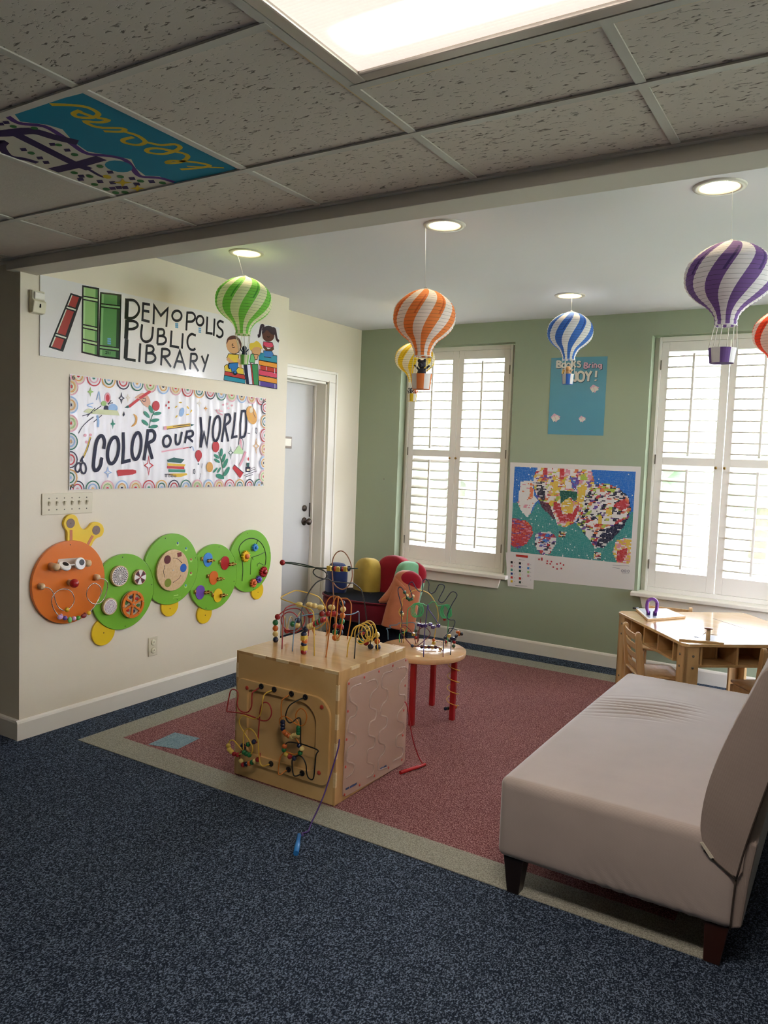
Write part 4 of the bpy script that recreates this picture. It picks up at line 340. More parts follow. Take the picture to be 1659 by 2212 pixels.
side_waves=[[(0.502,0.509),(0.425,0.509),(0.418,0.458),(0.475,0.415),(0.466,0.376),(0.418,0.371),(0.415,0.318),(0.472,0.283),(0.463,0.244),(0.42,0.241),(0.412,0.187),(0.469,0.153),(0.46,0.118),(0.411,0.109)],[(0.548,0.505),(0.624,0.5),(0.644,0.46),(0.592,0.44),(0.584,0.383),(0.64,0.352),(0.63,0.312),(0.589,0.307),(0.581,0.254),(0.636,0.224),(0.627,0.181),(0.58,0.182),(0.578,0.127),(0.633,0.096),(0.63,0.054),(0.577,0.052)],[(0.764,0.509),(0.689,0.509),(0.681,0.454),(0.732,0.425),(0.729,0.379),(0.687,0.363),(0.678,0.319),(0.735,0.293),(0.732,0.25),(0.677,0.239),(0.675,0.19),(0.726,0.161),(0.722,0.125),(0.68,0.111),(0.678,0.058),(0.753,0.043)],[(0.809,0.512),(0.902,0.496),(0.899,0.455),(0.847,0.428),(0.845,0.377),(0.9,0.357),(0.896,0.309),(0.845,0.287),(0.838,0.251),(0.897,0.218),(0.893,0.176),(0.84,0.171),(0.837,0.123),(0.899,0.094),(0.895,0.056),(0.81,0.056)]]
side_plate=[(0.423,0.55),(0.899,0.545),(0.93,0.521),(0.932,0.019),(0.906,0.007),(0.417,0.022),(0.394,0.033),(0.402,0.536)]
side_marks=[(0.425,0.057),(0.458,0.055),(0.486,0.054),(0.708,0.054),(0.74,0.052)]
top_wires=[('r',[(1.313,0.486,0.595),(1.287,0.522,0.704),(1.265,0.554,0.761),(1.26,0.594,0.777),(1.27,0.641,0.78),(1.282,0.689,0.764),(1.28,0.726,0.731),(1.266,0.754,0.676),(1.246,0.776,0.595)]),('r',[(1.204,0.572,0.595),(1.199,0.573,0.655),(1.197,0.576,0.701),(1.209,0.586,0.729),(1.233,0.603,0.752),(1.267,0.625,0.763),(1.295,0.642,0.757),(1.314,0.651,0.728),(1.315,0.649,0.695),(1.301,0.638,0.662),(1.275,0.62,0.644),(1.244,0.602,0.657),(1.223,0.591,0.686),(1.22,0.592,0.718),(1.24,0.607,0.742),(1.266,0.622,0.742),(1.288,0.634,0.719),(1.295,0.636,0.686),(1.281,0.625,0.658),(1.249,0.604,0.653)]),('b',[(1.376,0.486,0.595),(1.357,0.516,0.662),(1.34,0.546,0.713),(1.332,0.579,0.734),(1.333,0.616,0.738),(1.355,0.666,0.74),(1.384,0.72,0.738),(1.436,0.788,0.732),(1.455,0.835,0.726),(1.463,0.876,0.729),(1.458,0.909,0.731),(1.446,0.935,0.702),(1.435,0.955,0.595)]),('K',[(1.443,0.483,0.595),(1.423,0.505,0.685),(1.398,0.52,0.726),(1.38,0.539,0.769),(1.375,0.566,0.817),(1.38,0.6,0.867),(1.391,0.637,0.904),(1.404,0.673,0.917),(1.409,0.702,0.918),(1.418,0.733,0.901),(1.447,0.777,0.894),(1.47,0.817,0.889),(1.463,0.839,0.887),(1.469,0.868,0.87),(1.479,0.899,0.842),(1.482,0.922,0.787),(1.481,0.943,0.727),(1.477,0.962,0.672),(1.475,0.981,0.595)]),('C',[(1.381,0.83,0.595),(1.363,0.832,0.749),(1.355,0.832,0.811),(1.346,0.833,0.889),(1.338,0.836,0.974),(1.349,0.846,1.019),(1.372,0.862,1.036),(1.397,0.876,1.018),(1.42,0.886,0.969),(1.429,0.886,0.907),(1.418,0.875,0.864),(1.393,0.858,0.843),(1.366,0.842,0.854),(1.347,0.833,0.878),(1.324,0.82,0.893)]),('K',[(1.326,0.818,0.893),(1.307,0.806,0.893),(1.277,0.789,0.904),(1.262,0.781,0.923),(1.268,0.786,0.94),(1.289,0.799,0.944),(1.311,0.812,0.93),(1.323,0.818,0.911),(1.314,0.811,0.893),(1.307,0.806,0.89)]),('D',[(1.451,0.901,0.951),(1.322,0.82,0.946),(1.284,0.797,0.947),(1.236,0.767,0.95),(1.18,0.733,0.96),(1.127,0.701,0.967),(1.179,0.734,0.967),(1.235,0.767,0.957),(1.284,0.796,0.942),(1.309,0.811,0.933)]),('y',[(1.503,0.488,0.595),(1.482,0.51,0.683),(1.46,0.531,0.768),(1.436,0.544,0.791),(1.392,0.545,0.8),(1.341,0.542,0.808),(1.285,0.535,0.818),(1.253,0.543,0.823),(1.246,0.566,0.83),(1.258,0.601,0.842),(1.271,0.637,0.85),(1.304,0.684,0.837),(1.334,0.727,0.817),(1.343,0.758,0.786),(1.348,0.784,0.74),(1.339,0.802,0.699),(1.313,0.81,0.66),(1.277,0.812,0.634),(1.23,0.809,0.621),(1.193,0.811,0.595)]),('o',[(1.312,0.849,0.595),(1.306,0.845,0.682),(1.303,0.843,0.754),(1.319,0.848,0.79),(1.343,0.857,0.803),(1.371,0.867,0.794),(1.404,0.88,0.795),(1.425,0.884,0.778),(1.434,0.88,0.752),(1.438,0.869,0.682),(1.438,0.859,0.642),(1.438,0.847,0.595)]),('o',[(1.558,0.502,0.595),(1.562,0.512,0.682),(1.563,0.521,0.771),(1.567,0.529,0.835),(1.576,0.537,0.866),(1.585,0.543,0.874),(1.601,0.551,0.858),(1.611,0.554,0.817),(1.609,0.549,0.763),(1.607,0.542,0.712),(1.6,0.536,0.686),(1.588,0.528,0.683),(1.585,0.529,0.711),(1.587,0.533,0.747),(1.586,0.537,0.798),(1.587,0.542,0.849),(1.587,0.544,0.873)]),('o',[(1.24,0.815,0.712),(1.247,0.811,0.621),(1.263,0.819,0.593),(1.286,0.832,0.585),(1.309,0.848,0.598),(1.317,0.855,0.629),(1.313,0.855,0.658),(1.304,0.852,0.683)]),('y',[(1.631,0.565,0.595),(1.631,0.574,0.655),(1.638,0.586,0.694),(1.641,0.594,0.72),(1.653,0.606,0.737),(1.67,0.621,0.738),(1.685,0.632,0.722),(1.692,0.638,0.697),(1.688,0.637,0.671),(1.674,0.631,0.654),(1.656,0.623,0.653),(1.64,0.619,0.669),(1.633,0.621,0.694),(1.636,0.628,0.721),(1.648,0.641,0.737),(1.665,0.655,0.738),(1.679,0.666,0.723),(1.686,0.672,0.697),(1.682,0.671,0.67),(1.668,0.665,0.654),(1.651,0.658,0.653),(1.635,0.653,0.669),(1.629,0.656,0.695),(1.631,0.663,0.721),(1.643,0.676,0.738),(1.659,0.689,0.739),(1.673,0.701,0.723),(1.679,0.706,0.697),(1.676,0.705,0.67),(1.663,0.7,0.654),(1.646,0.693,0.653),(1.631,0.688,0.669),(1.625,0.691,0.695),(1.627,0.698,0.722),(1.638,0.711,0.739),(1.654,0.724,0.739),(1.667,0.735,0.724),(1.673,0.74,0.697),(1.67,0.739,0.671),(1.657,0.734,0.654),(1.641,0.728,0.653),(1.626,0.724,0.669),(1.645,0.744,0.72),(1.659,0.754,0.704),(1.667,0.761,0.675),(1.674,0.762,0.595)]),('K',[(1.672,0.566,0.595),(1.659,0.59,0.659),(1.649,0.612,0.689),(1.651,0.641,0.701),(1.658,0.672,0.708),(1.664,0.703,0.717),(1.657,0.723,0.682),(1.645,0.738,0.641),(1.637,0.756,0.595)]),('d',[(1.257,0.558,0.595),(1.233,0.581,0.659),(1.221,0.61,0.713),(1.209,0.633,0.702),(1.204,0.656,0.641),(1.191,0.683,0.677),(1.182,0.711,0.697),(1.175,0.736,0.68),(1.162,0.757,0.646),(1.158,0.788,0.67),(1.156,0.821,0.699),(1.15,0.847,0.679),(1.14,0.866,0.595)])]
top_beads=[('s','r',1.203,0.582,0.719),('s','g',1.196,0.575,0.691),('s','o',1.198,0.574,0.663),('s','c',1.2,0.573,0.636),('s','n',1.203,0.572,0.608),('s','n',1.438,0.488,0.686),('c','y',1.441,0.488,0.669),('s','o',1.444,0.488,0.654),('s','n',1.441,0.486,0.64),('c','y',1.443,0.486,0.622),('s','r',1.444,0.484,0.605),('s','n',1.496,0.711,0.807),('s','c',1.501,0.711,0.778),('s','o',1.5,0.708,0.748),('s','g',1.5,0.705,0.72),('s','r',1.498,0.702,0.692),('s','n',1.497,0.699,0.665),('s','r',1.476,0.689,0.696),('s','g',1.475,0.685,0.666),('s','o',1.477,0.684,0.64),('s','c',1.487,0.691,0.639),('c','y',1.332,0.826,0.947),('f','n',1.347,0.836,0.947),('f','r',1.355,0.84,0.946),('c','y',1.369,0.849,0.944),('f','n',1.38,0.856,0.946),('f','r',1.388,0.861,0.946),('c','y',1.4,0.869,0.946),('f','n',1.413,0.877,0.949),('s','r',1.127,0.701,0.967),('b','c',1.313,0.609,0.791),('b','c',1.355,0.635,0.792),('b','c',1.374,0.646,0.788),('b','c',1.402,0.663,0.781),('b','c',1.446,0.691,0.783),('s','r',1.336,0.669,0.732),('s','r',1.384,0.7,0.741),('s','r',1.41,0.716,0.742),('s','r',1.426,0.726,0.742),('s','r',1.439,0.734,0.743),('s','n',1.332,0.576,0.721),('s','c',1.332,0.574,0.699),('s','g',1.313,0.563,0.703),('s','r',1.195,0.666,0.635),('s','n',1.444,0.493,0.71),('f','c',1.455,0.501,0.722),('f','c',1.461,0.508,0.726),('f','c',1.467,0.514,0.73),('f','r',1.473,0.521,0.734),('f','g',1.478,0.528,0.738),('f','r',1.484,0.534,0.742),('f','g',1.49,0.541,0.746),('f','r',1.496,0.547,0.75),('f','r',1.502,0.554,0.754),('s','c',1.651,0.787,0.662),('s','o',1.654,0.786,0.632),('s','n',1.659,0.787,0.604),('s','n',1.629,0.768,0.605),('c','y',1.623,0.768,0.642),('s','r',1.609,0.757,0.623),('s','g',1.588,0.745,0.627),('s','r',1.589,0.749,0.672),('f','n',1.598,0.756,0.682),('b','c',1.61,0.764,0.692)]
table_wires=[('n',[(1.579,1.64,0.4),(1.574,1.647,0.461),(1.579,1.657,0.489),(1.603,1.679,0.516),(1.616,1.696,0.558),(1.611,1.7,0.579),(1.59,1.691,0.579),(1.574,1.687,0.586),(1.569,1.69,0.611),(1.586,1.711,0.67),(1.605,1.732,0.72),(1.589,1.728,0.74),(1.568,1.72,0.733),(1.541,1.704,0.685),(1.524,1.696,0.672),(1.507,1.692,0.682),(1.507,1.698,0.698),(1.526,1.72,0.758),(1.514,1.719,0.777),(1.493,1.71,0.772),(1.475,1.7,0.731),(1.456,1.692,0.721),(1.439,1.688,0.735),(1.436,1.694,0.777),(1.42,1.691,0.799),(1.404,1.685,0.794),(1.398,1.684,0.77),(1.4,1.687,0.73),(1.383,1.681,0.722),(1.362,1.673,0.74),(1.338,1.667,0.777),(1.32,1.66,0.764),(1.32,1.662,0.743),(1.335,1.673,0.696),(1.332,1.673,0.671),(1.313,1.666,0.671),(1.291,1.661,0.709),(1.267,1.653,0.739),(1.252,1.647,0.727),(1.255,1.651,0.692),(1.271,1.661,0.629),(1.274,1.665,0.601),(1.271,1.665,0.573),(1.276,1.668,0.522),(1.281,1.666,0.4)]),('y',[(1.425,1.807,0.4),(1.428,1.809,0.435),(1.433,1.813,0.487),(1.441,1.82,0.539),(1.438,1.819,0.59),(1.423,1.811,0.641),(1.392,1.793,0.691),(1.357,1.77,0.712),(1.32,1.745,0.716),(1.297,1.725,0.702),(1.277,1.708,0.676),(1.259,1.692,0.657),(1.262,1.687,0.62),(1.25,1.674,0.589),(1.255,1.672,0.567),(1.271,1.677,0.551),(1.272,1.673,0.528),(1.268,1.665,0.504),(1.275,1.665,0.488),(1.288,1.67,0.483),(1.295,1.669,0.467),(1.297,1.661,0.4)]),('g',[(1.267,1.663,0.4),(1.265,1.666,0.449),(1.287,1.681,0.46),(1.3,1.69,0.477),(1.296,1.693,0.538),(1.297,1.699,0.599),(1.313,1.711,0.62),(1.329,1.723,0.638),(1.344,1.732,0.63),(1.355,1.737,0.61),(1.357,1.736,0.584),(1.351,1.73,0.563),(1.337,1.721,0.554),(1.323,1.713,0.562),(1.313,1.709,0.582),(1.312,1.711,0.609),(1.32,1.718,0.63),(1.334,1.727,0.639),(1.35,1.737,0.632),(1.361,1.742,0.611),(1.363,1.741,0.585),(1.356,1.735,0.564),(1.343,1.726,0.555),(1.329,1.718,0.563),(1.319,1.714,0.584),(1.318,1.716,0.61),(1.326,1.723,0.632),(1.34,1.732,0.64),(1.356,1.741,0.633),(1.367,1.747,0.613),(1.369,1.746,0.587),(1.362,1.74,0.565),(1.349,1.731,0.557),(1.335,1.723,0.564),(1.325,1.719,0.585),(1.324,1.721,0.611),(1.332,1.727,0.633),(1.346,1.737,0.642),(1.361,1.746,0.635),(1.372,1.751,0.614),(1.375,1.751,0.588),(1.368,1.745,0.567),(1.355,1.736,0.558),(1.34,1.728,0.566),(1.331,1.724,0.587),(1.329,1.725,0.613),(1.337,1.732,0.634),(1.364,1.749,0.638),(1.391,1.765,0.624),(1.401,1.773,0.637),(1.416,1.783,0.651),(1.432,1.793,0.648),(1.447,1.8,0.627),(1.476,1.819,0.633),(1.491,1.828,0.626),(1.501,1.833,0.606),(1.503,1.832,0.581),(1.497,1.826,0.561),(1.484,1.818,0.553),(1.471,1.81,0.56),(1.462,1.806,0.58),(1.46,1.808,0.605),(1.468,1.814,0.626),(1.481,1.823,0.634),(1.496,1.832,0.627),(1.506,1.837,0.608),(1.508,1.836,0.583),(1.502,1.83,0.562),(1.489,1.822,0.554),(1.475,1.814,0.561),(1.466,1.811,0.581),(1.465,1.812,0.607),(1.472,1.818,0.627),(1.486,1.828,0.636),(1.5,1.836,0.629),(1.51,1.841,0.609),(1.513,1.84,0.584),(1.506,1.835,0.564),(1.494,1.826,0.555),(1.48,1.819,0.563),(1.471,1.815,0.583),(1.469,1.816,0.608),(1.477,1.823,0.629),(1.49,1.832,0.637),(1.505,1.84,0.63),(1.515,1.845,0.61),(1.517,1.844,0.586),(1.511,1.839,0.565),(1.498,1.83,0.557),(1.485,1.823,0.564),(1.475,1.819,0.584),(1.474,1.82,0.609),(1.481,1.827,0.63),(1.519,1.846,0.58),(1.505,1.835,0.552),(1.505,1.831,0.512),(1.509,1.825,0.4)]),('m',[(1.403,1.577,0.416),(1.347,1.572,0.465),(1.318,1.58,0.489),(1.314,1.605,0.513),(1.323,1.635,0.514),(1.353,1.674,0.461),(1.361,1.698,0.4)]),('m',[(1.414,1.57,0.418),(1.425,1.605,0.415),(1.466,1.663,0.467),(1.458,1.688,0.488),(1.426,1.698,0.507),(1.395,1.706,0.501),(1.365,1.713,0.473),(1.354,1.728,0.4)]),('m',[(1.409,1.567,0.419),(1.471,1.576,0.423),(1.516,1.574,0.427),(1.563,1.574,0.435),(1.598,1.566,0.434),(1.622,1.55,0.422),(1.636,1.527,0.4)]),('m',[(1.344,1.757,0.4),(1.345,1.763,0.465),(1.348,1.771,0.54),(1.347,1.769,0.513),(1.357,1.773,0.496),(1.375,1.784,0.498)]),('v',[(1.549,1.454,0.4),(1.545,1.461,0.516),(1.546,1.469,0.595),(1.548,1.477,0.674),(1.55,1.48,0.696),(1.556,1.481,0.668),(1.579,1.493,0.634),(1.6,1.503,0.6),(1.609,1.506,0.579),(1.584,1.49,0.568),(1.567,1.481,0.585),(1.546,1.467,0.578)]),('k',[(1.648,1.592,0.4),(1.619,1.654,0.463),(1.577,1.705,0.48),(1.53,1.748,0.452),(1.507,1.804,0.4)]),('k',[(1.584,1.764,0.4),(1.584,1.767,0.433),(1.59,1.774,0.468),(1.61,1.786,0.478),(1.62,1.794,0.485),(1.597,1.78,0.502),(1.573,1.767,0.512),(1.553,1.754,0.512),(1.548,1.749,0.488)]),('b',[(1.188,1.658,0.404),(1.182,1.66,0.458),(1.174,1.656,0.471),(1.199,1.671,0.477),(1.19,1.667,0.491),(1.228,1.691,0.496),(1.236,1.697,0.507),(1.262,1.713,0.508),(1.282,1.726,0.51),(1.299,1.737,0.514),(1.323,1.751,0.502),(1.333,1.749,0.414)])]
table_beads=[('s','g',1.265,1.705,0.7),('s','c',1.278,1.712,0.682),('s','g',1.282,1.713,0.665),('s','g',1.293,1.719,0.656),('s','g',1.304,1.726,0.661),('s','c',1.31,1.731,0.678),('s','D',1.257,1.689,0.578),('s','c',1.263,1.692,0.566),('s','n',1.412,1.565,0.42),('s','n',1.459,1.594,0.416),('c','y',1.477,1.605,0.417),('s','n',1.494,1.616,0.416),('c','y',1.512,1.627,0.418),('s','n',1.529,1.637,0.417),('c','y',1.553,1.651,0.411),('s','n',1.568,1.659,0.391),('c','y',1.568,1.657,0.37),('s','o',1.443,1.771,0.422),('c','y',1.445,1.77,0.404),('s','D',1.447,1.767,0.351),('c','v',1.473,1.523,0.562),('c','v',1.49,1.533,0.557),('c','v',1.505,1.543,0.559),('c','v',1.529,1.558,0.566),('c','v',1.542,1.565,0.551),('c','v',1.568,1.582,0.56),('s','k',1.675,1.671,0.513),('f','o',1.665,1.664,0.51),('b','o',1.657,1.661,0.522),('s','n',1.649,1.654,0.499),('c','y',1.615,1.633,0.499),('s','n',1.596,1.62,0.486),('s','n',1.628,1.639,0.484),('c','n',1.642,1.648,0.483),('s','r',1.642,1.646,0.465),('s','D',1.641,1.644,0.441),('c','y',1.318,1.743,0.442),('s','r',1.331,1.749,0.422),('s','D',1.328,1.751,0.464),('s','r',1.472,1.846,0.541),('s','r',1.492,1.847,0.403)]
# ------------------------------------------------------------------ the room
H = 2.622; HT = 2.405; HB = 2.359; YG = 3.454; XD = -.288; YE = 2.08; XR = 5.7
m_cream = mat('cream wall paint', 'e2d8c2', .7, var=.02, vscale=1.5, bump=.06, bscale=90)
m_green = mat('sage green wall paint', '98a38a', .7, var=.02, vscale=1.5, bump=.06, bscale=90)
m_white = mat('white ceiling paint', 'dfe0e6', .8, var=.015, vscale=1)
m_beam = mat('beam paint', 'd9d3c8', .7, var=.02, vscale=2)
m_trim = mat('semi gloss trim paint', 'e3ddd0', .38, var=.015, vscale=3)
m_shut = mat('white shutter paint', 'e6e1d8', .35)
m_navy = carpet('navy loop carpet', '171f2c', '76859b', .57)
m_maroon = carpet('maroon carpet', '6a3b3e', 'b98c8a', .54)
m_grey = carpet('stone grey carpet', '807f73', 'a8a699', .48)
m_blueq = carpet('pale blue carpet', '64818f', '90a9b4', .48)
m_tile = tile_mat('fissured ceiling tile', 'ddd3c9', '82786f')
m_tile2 = mat('smooth ceiling tile', 'd8d0c7', .95, var=.03, vscale=30, bump=.2, bscale=120)
m_bar = mat('white ceiling grid metal', 'c9c5bd', .45)
m_dark = mat('dark gap', '15130f', .8)

floor = obj('floor', B().box(-4.2, 8, -8, YG+.02, -.1, 0), m_navy, kind='structure')
def flat(name, quads, m, z0, z1, label=None):
    b = B()
    for q in quads: b.prism(q, lambda a, c, t: (a, c, z0+(z1-z0)*t))
    return obj(name, b, m, floor, label=label)
xo, xi, yo, yi, ya, yb = .237, .393, .175, .3325, 3.061, 3.239
X2 = 3.31; X3 = X2-.156
flat('carpet_field', [[(xi, yi), (X3, yi), (X3, ya), (xi, ya)]], m_maroon, 0, .003, 'maroon carpet field')
flat('carpet_band', [[(xo, yo), (X2, yo), (X3, yi), (xi, yi)]], m_grey, 0, .003, 'grey carpet border')
flat('carpet_band', [[(xo, yo), (xi, yi), (xi, ya), (xo, yb)]], m_grey, 0, .003)
flat('carpet_band', [[(xo, yb), (xi, ya), (X3, ya), (X2, yb)]], m_grey, 0, .003)
flat('carpet_band', [[(X2, yo), (X2, yb), (X3, ya), (X3, yi)]], m_grey, 0, .003)
flat('carpet_inset', [[(.570, .345), (.735, .392), (.713, .565), (.548, .545)]], m_blueq, .003, .0042, 'pale blue carpet square')

def wall(name, boxes, m):
    b = B()
    for q in boxes: b.box(*q)
    return obj(name, b, m, kind='structure')
wall_left = wall('wall_left', [(-1.4, 0, 0, YE, 0, H)], m_cream)
DY0, DY1, DZ = 2.095, 2.963, 2.118
wall('wall_door_side', [(XD-.25, XD, DY1, YG+.25, 0, H), (XD-.25, XD, YE-.3, DY0, 0, H), (XD-.25, XD, DY0, DY1, DZ, H), (XD-.30, XD-.25, YE-.3, YG+.25, 0, H)], m_cream)
WIN = [(.134, 1.174), (2.224, 3.264), (4.38, 5.42)]; WZ0, WZ1 = .567, 2.456  # the last window is out of view, added for extra daylight
bx = [(XD, XR, YG, YG+.25, 0, WZ0), (XD, XR, YG, YG+.25, WZ1, H)]; px_ = XD
for a, c in WIN: bx.append((px_, a, YG, YG+.25, WZ0, WZ1)); px_ = c
bx.append((px_, XR, YG, YG+.25, WZ0, WZ1))
wall_back = wall('wall_back', bx, m_green)
wall('wall_right', [(XR, XR+.2, -8, .4, 0, H), (XR, XR+.2, 1.6, 2.0, 0, H), (XR, XR+.2, 3.2, YG+.25, 0, H), (XR, XR+.2, .4, 1.6, 0, .55), (XR, XR+.2, .4, 1.6, 2.45, H), (XR, XR+.2, 2.0, 3.2, 0, .55), (XR, XR+.2, 2.0, 3.2, 2.45, H)], m_cream)  # both openings are unseen, added to bring more daylight into the alcove
wall('wall_far_left', [(-4.4, -4.2, -8, .2, 0, H)], m_cream); wall('wall_far_left_front', [(-4.2, -1.4, 0, .2, 0, H)], m_cream)
wall('wall_rear', [(-4.4, XR+.2, -8.2, -8, 0, H)], m_cream)
DL = [(.58, .985, 'leftmost downlight, over the green balloon'), (1.82, .985, 'middle downlight of the front row, over the orange balloon'), (3.03, .985, 'rightmost downlight, over the purple balloon'), (1.855, 2.705, 'downlight by the back wall, over the blue balloon'), (.62, 2.705, 'downlight hidden behind the orange balloon'), (3.06, 2.705, 'downlight out past the purple balloon')]
cb = B().box(-1.4, XR+.2, 0, YG+.25, H+.09, H+.1)
def cq(x0, x1, y0, y1): cb.add([(x0, y0, H), (x0, y1, H), (x1, y1, H), (x1, y0, H)], [(0, 1, 2, 3)])
yc = 0
for row in (.985, 2.705):
    cq(-1.4, XR+.2, yc, row-.12); xc = -1.4
    for x, y, _ in sorted(d for d in DL if d[1] == row):
        cq(xc, x-.12, row-.12, row+.12); xc = x+.12
        N = 48; q = []; c_ = []
        for k in range(N):
            t = 2*PI*k/N; m_ = max(abs(math.cos(t)), abs(math.sin(t))); q.append((x+.12*math.cos(t)/m_, y+.12*math.sin(t)/m_, H)); c_.append((x+.076*math.cos(t), y+.076*math.sin(t), H))
        cb.add(q+c_, [(k, k+N, (k+1) % N+N, (k+1) % N) for k in range(N)])
    cq(xc, XR+.2, row-.12, row+.12); yc = row+.12
cq(-1.4, XR+.2, yc, YG+.25)
obj('ceiling_alcove', cb, m_white, kind='structure')
# beam across the opening
obj('trim_beam', B().box(-.045, XR, -.047, .092, HB, H), m_beam, kind='structure', bevel=.003)
# suspended ceiling of the main room: tee bars and lay-in tiles
ceiling = obj('ceiling', B().box(-4.4, XR+.2, -8.2, -.047, HT+.06, HT+.16), m_dark, kind='structure')
obj('ceiling_field', B().box(-4.4, -.57, -8.2, -.0475, HT, HT+.06).box(-.57, 5.53, -8.2, -4.11, HT, HT+.06).box(5.53, XR+.2, -8.2, -.0475, HT, HT+.06).box(-1.4, -.046, -.0475, 0, HT, HT+.06), m_tile2, ceiling)
gx = [-.57+.61*k for k in range(11)]; gy = [-.445-.61*k for k in range(7)]
FX0, FX1, FY1, FY0 = gx[5], gx[7], -.745, -1.355
random.seed(3); T0 = {}
def tile(x0, x1, y0, y1, m, label=None):
    k = (round(x1-x0, 3), round(y1-y0, 3), m.name)
    if k in T0:
        o = T0[k].copy(); COL.objects.link(o); o.location = (x0, y0, HT+.004)
        if 'label' in o: del o['label']
        o.parent = ceiling; o.location = Vector((x0, y0, HT+.004))-WPOS['ceiling']
    else:
        w, d = x1-x0, y1-y0
        b = B().box(.004, w-.004, .004, d-.004, .0, .015)
        o = obj('ceiling_tile', b, m, ceiling, local=True, bevel=.002); o.location = Vector((x0, y0, HT+.004))-WPOS['ceiling']; T0[k] = o
    if label: o['label'] = label
    return o
tiles = {}
for i in range(10):
    ys = [-.047]+gy
    if gx[i] in (FX0, gx[6]): ys = [-.047, -.445, -.745, FY0, -1.665]+gy[3:]
    for a, c in zip(ys[1:], ys[:-1]):
        if a == FY0 and gx[i] in (FX0, gx[6]): continue
        smooth = (i == 2 and abs(c+.445) < .01) or (i == 1 and c > -.5)
        tiles[(i, round(c, 2))] = tile(gx[i], gx[i+1], a, c, m_tile2 if smooth else m_tile)
def bar(x0, x1, y0, y1):
    return obj('ceiling_grid_bar', B().box(x0, x1, y0, y1, HT-(.001 if y1-y0 > x1-x0 else .0022), HT+.003).box((x0+x1)/2-.002 if y1-y0 > x1-x0 else x0, (x0+x1)/2+.002 if y1-y0 > x1-x0 else x1, (y0+y1)/2-.002 if x1-x0 > y1-y0 else y0, (y0+y1)/2+.002 if x1-x0 > y1-y0 else y1, HT+.003, HT+.04), m_bar, ceiling)
for x in gx:
    if x == gx[6]: bar(x-.012, x+.012, FY1, -.047); bar(x-.012, x+.012, -4.1, FY0)
    else: bar(x-.012, x+.012, -4.1, -.047)
for y in gy: 
    if abs(y+1.055) < .01: bar(gx[0], FX0, y-.012, y+.012); bar(FX1, gx[-1], y-.012, y+.012)
    else: bar(gx[0], gx[-1], y-.012, y+.012)
for y in (FY1, FY0, -1.665): bar(FX0, FX1, y-.012, y+.012)
obj('ceiling_grid_bar', B().box(-.045, XR, -.070, -.047, HT-.002, HT+.03), m_bar, ceiling)
obj('raw_tile_edge', B().box(FX0+.03, FX0+.600, FY1+.012, FY1+.019, HT+.0005, HT+.004).box(gx[6]+.02, gx[6]+.59, FY1+.012, FY1+.018, HT+.0005, HT+.004).box(FX0-.018, FX0-.0125, -1.04, -.47, HT+.0005, HT+.004), mat('raw tile edge', 'e8d2a8', .9), ceiling)
# painted tile: the anchor and the word on blue
pt = tiles[(3, -.45)] if (3, -.45) in tiles else tiles[(3, -.44)]
pt['label'] = 'painted tile with the word inspire in yellow on blue'
def on_tile(a, c, h): return (max(gx[3]+.006, min(gx[4]-.006, a)), max(-1.05, min(-.45, c)), HT+.004-h)
WPOS[pt.name] = Vector(pt.location)+WPOS['ceiling']
art('tile_painting', [('p', 'W', 0, [12660, -10540, 18700, -10540, 18700, -4460, 12660, -4460])]+TILE_ART, on_tile, pt, {'W': 'd8d2c6', 'y': 'd9bb35', 'g': '3f7a45'}, .8, label='anchor and lettering painted on the tile')

# baseboards
def base(name, pts, n):
    """profile swept along a straight run: pts start/end on the wall line, n outward normal"""
    a, c = Vector(pts[0]+(0,)), Vector(pts[1]+(0,)); n = Vector(n+(0,))
    prof = [(0, 0), (.015, 0), (.015, .088), (.011, .098), (.004, .104), (0, .104)]
    b = B().prism(prof, lambda d, z, t: a.lerp(c, t)+n*d+Vector((0, 0, z)))
    return obj(name, b, m_trim, kind='structure')
base('baseboard_left', ((0, -.019), (0, YE)), (1, 0)); base('baseboard_column', ((-1.4, 0), (0.0, 0)), (0, -1))
base('baseboard_back', ((XD, YG), (XR, YG)), (0, -1)); base('baseboard_door_side', ((XD, 3.083), (XD, YG)), (1, 0))
# ------------------------------------------------------------------ door
m_door = mat('pale door paint', 'bab8b3', .4, var=.01)
m_bronze = mat('dark bronze', '4a423c', .35, .8)
door = thing('door_1', 'pale door in the recess past the caterpillar wall', 'door', (XD-.12, 2.53, 0), kind='structure')
obj('door_slab', B().box(XD-.16, XD-.12, DY0+.01, DY1-.02, .008, DZ-.03), m_door, door, bevel=.002)
b = B()
for q in ((XD, XD+.018, DY1, 3.083, 0, DZ), (XD, XD+.018, DY0-.015, 3.083, DZ, 2.208)): b.box(*q)
b.box(XD+.018, XD+.026, 3.06, 3.083, 0, 2.208).box(XD+.018, XD+.026, DY0-.015, 3.06, 2.186, 2.208).box(XD+.018, XD+.024, DY1, DY1+.014, 0, DZ+.01)
obj('door_casing', b, m_trim, door, bevel=.003)
obj('door_jamb', B().box(XD-.2, XD, DY1-.018, DY1, 0, DZ).box(XD-.2, XD, DY0, DY1, DZ-.018, DZ).box(XD-.2, XD, DY0, DY0+.012, 0, DZ).box(XD-.118, XD-.095, DY1-.032, DY1-.018, 0, DZ-.018).box(XD-.118, XD-.095, DY0, DY1, DZ-.032, DZ-.018), m_trim, door, bevel=.002)
kn = obj('door_knob', B().lathe([(.001, 0), (.034, 0), (.034, .006), (.028, .010), (.012, .012), (.011, .03), (.020, .038), (.029, .05), (.029, .06), (.020, .070), (.004, .073)], (XD-.12, 2.855, .945), 'x', 24), m_bronze, door)
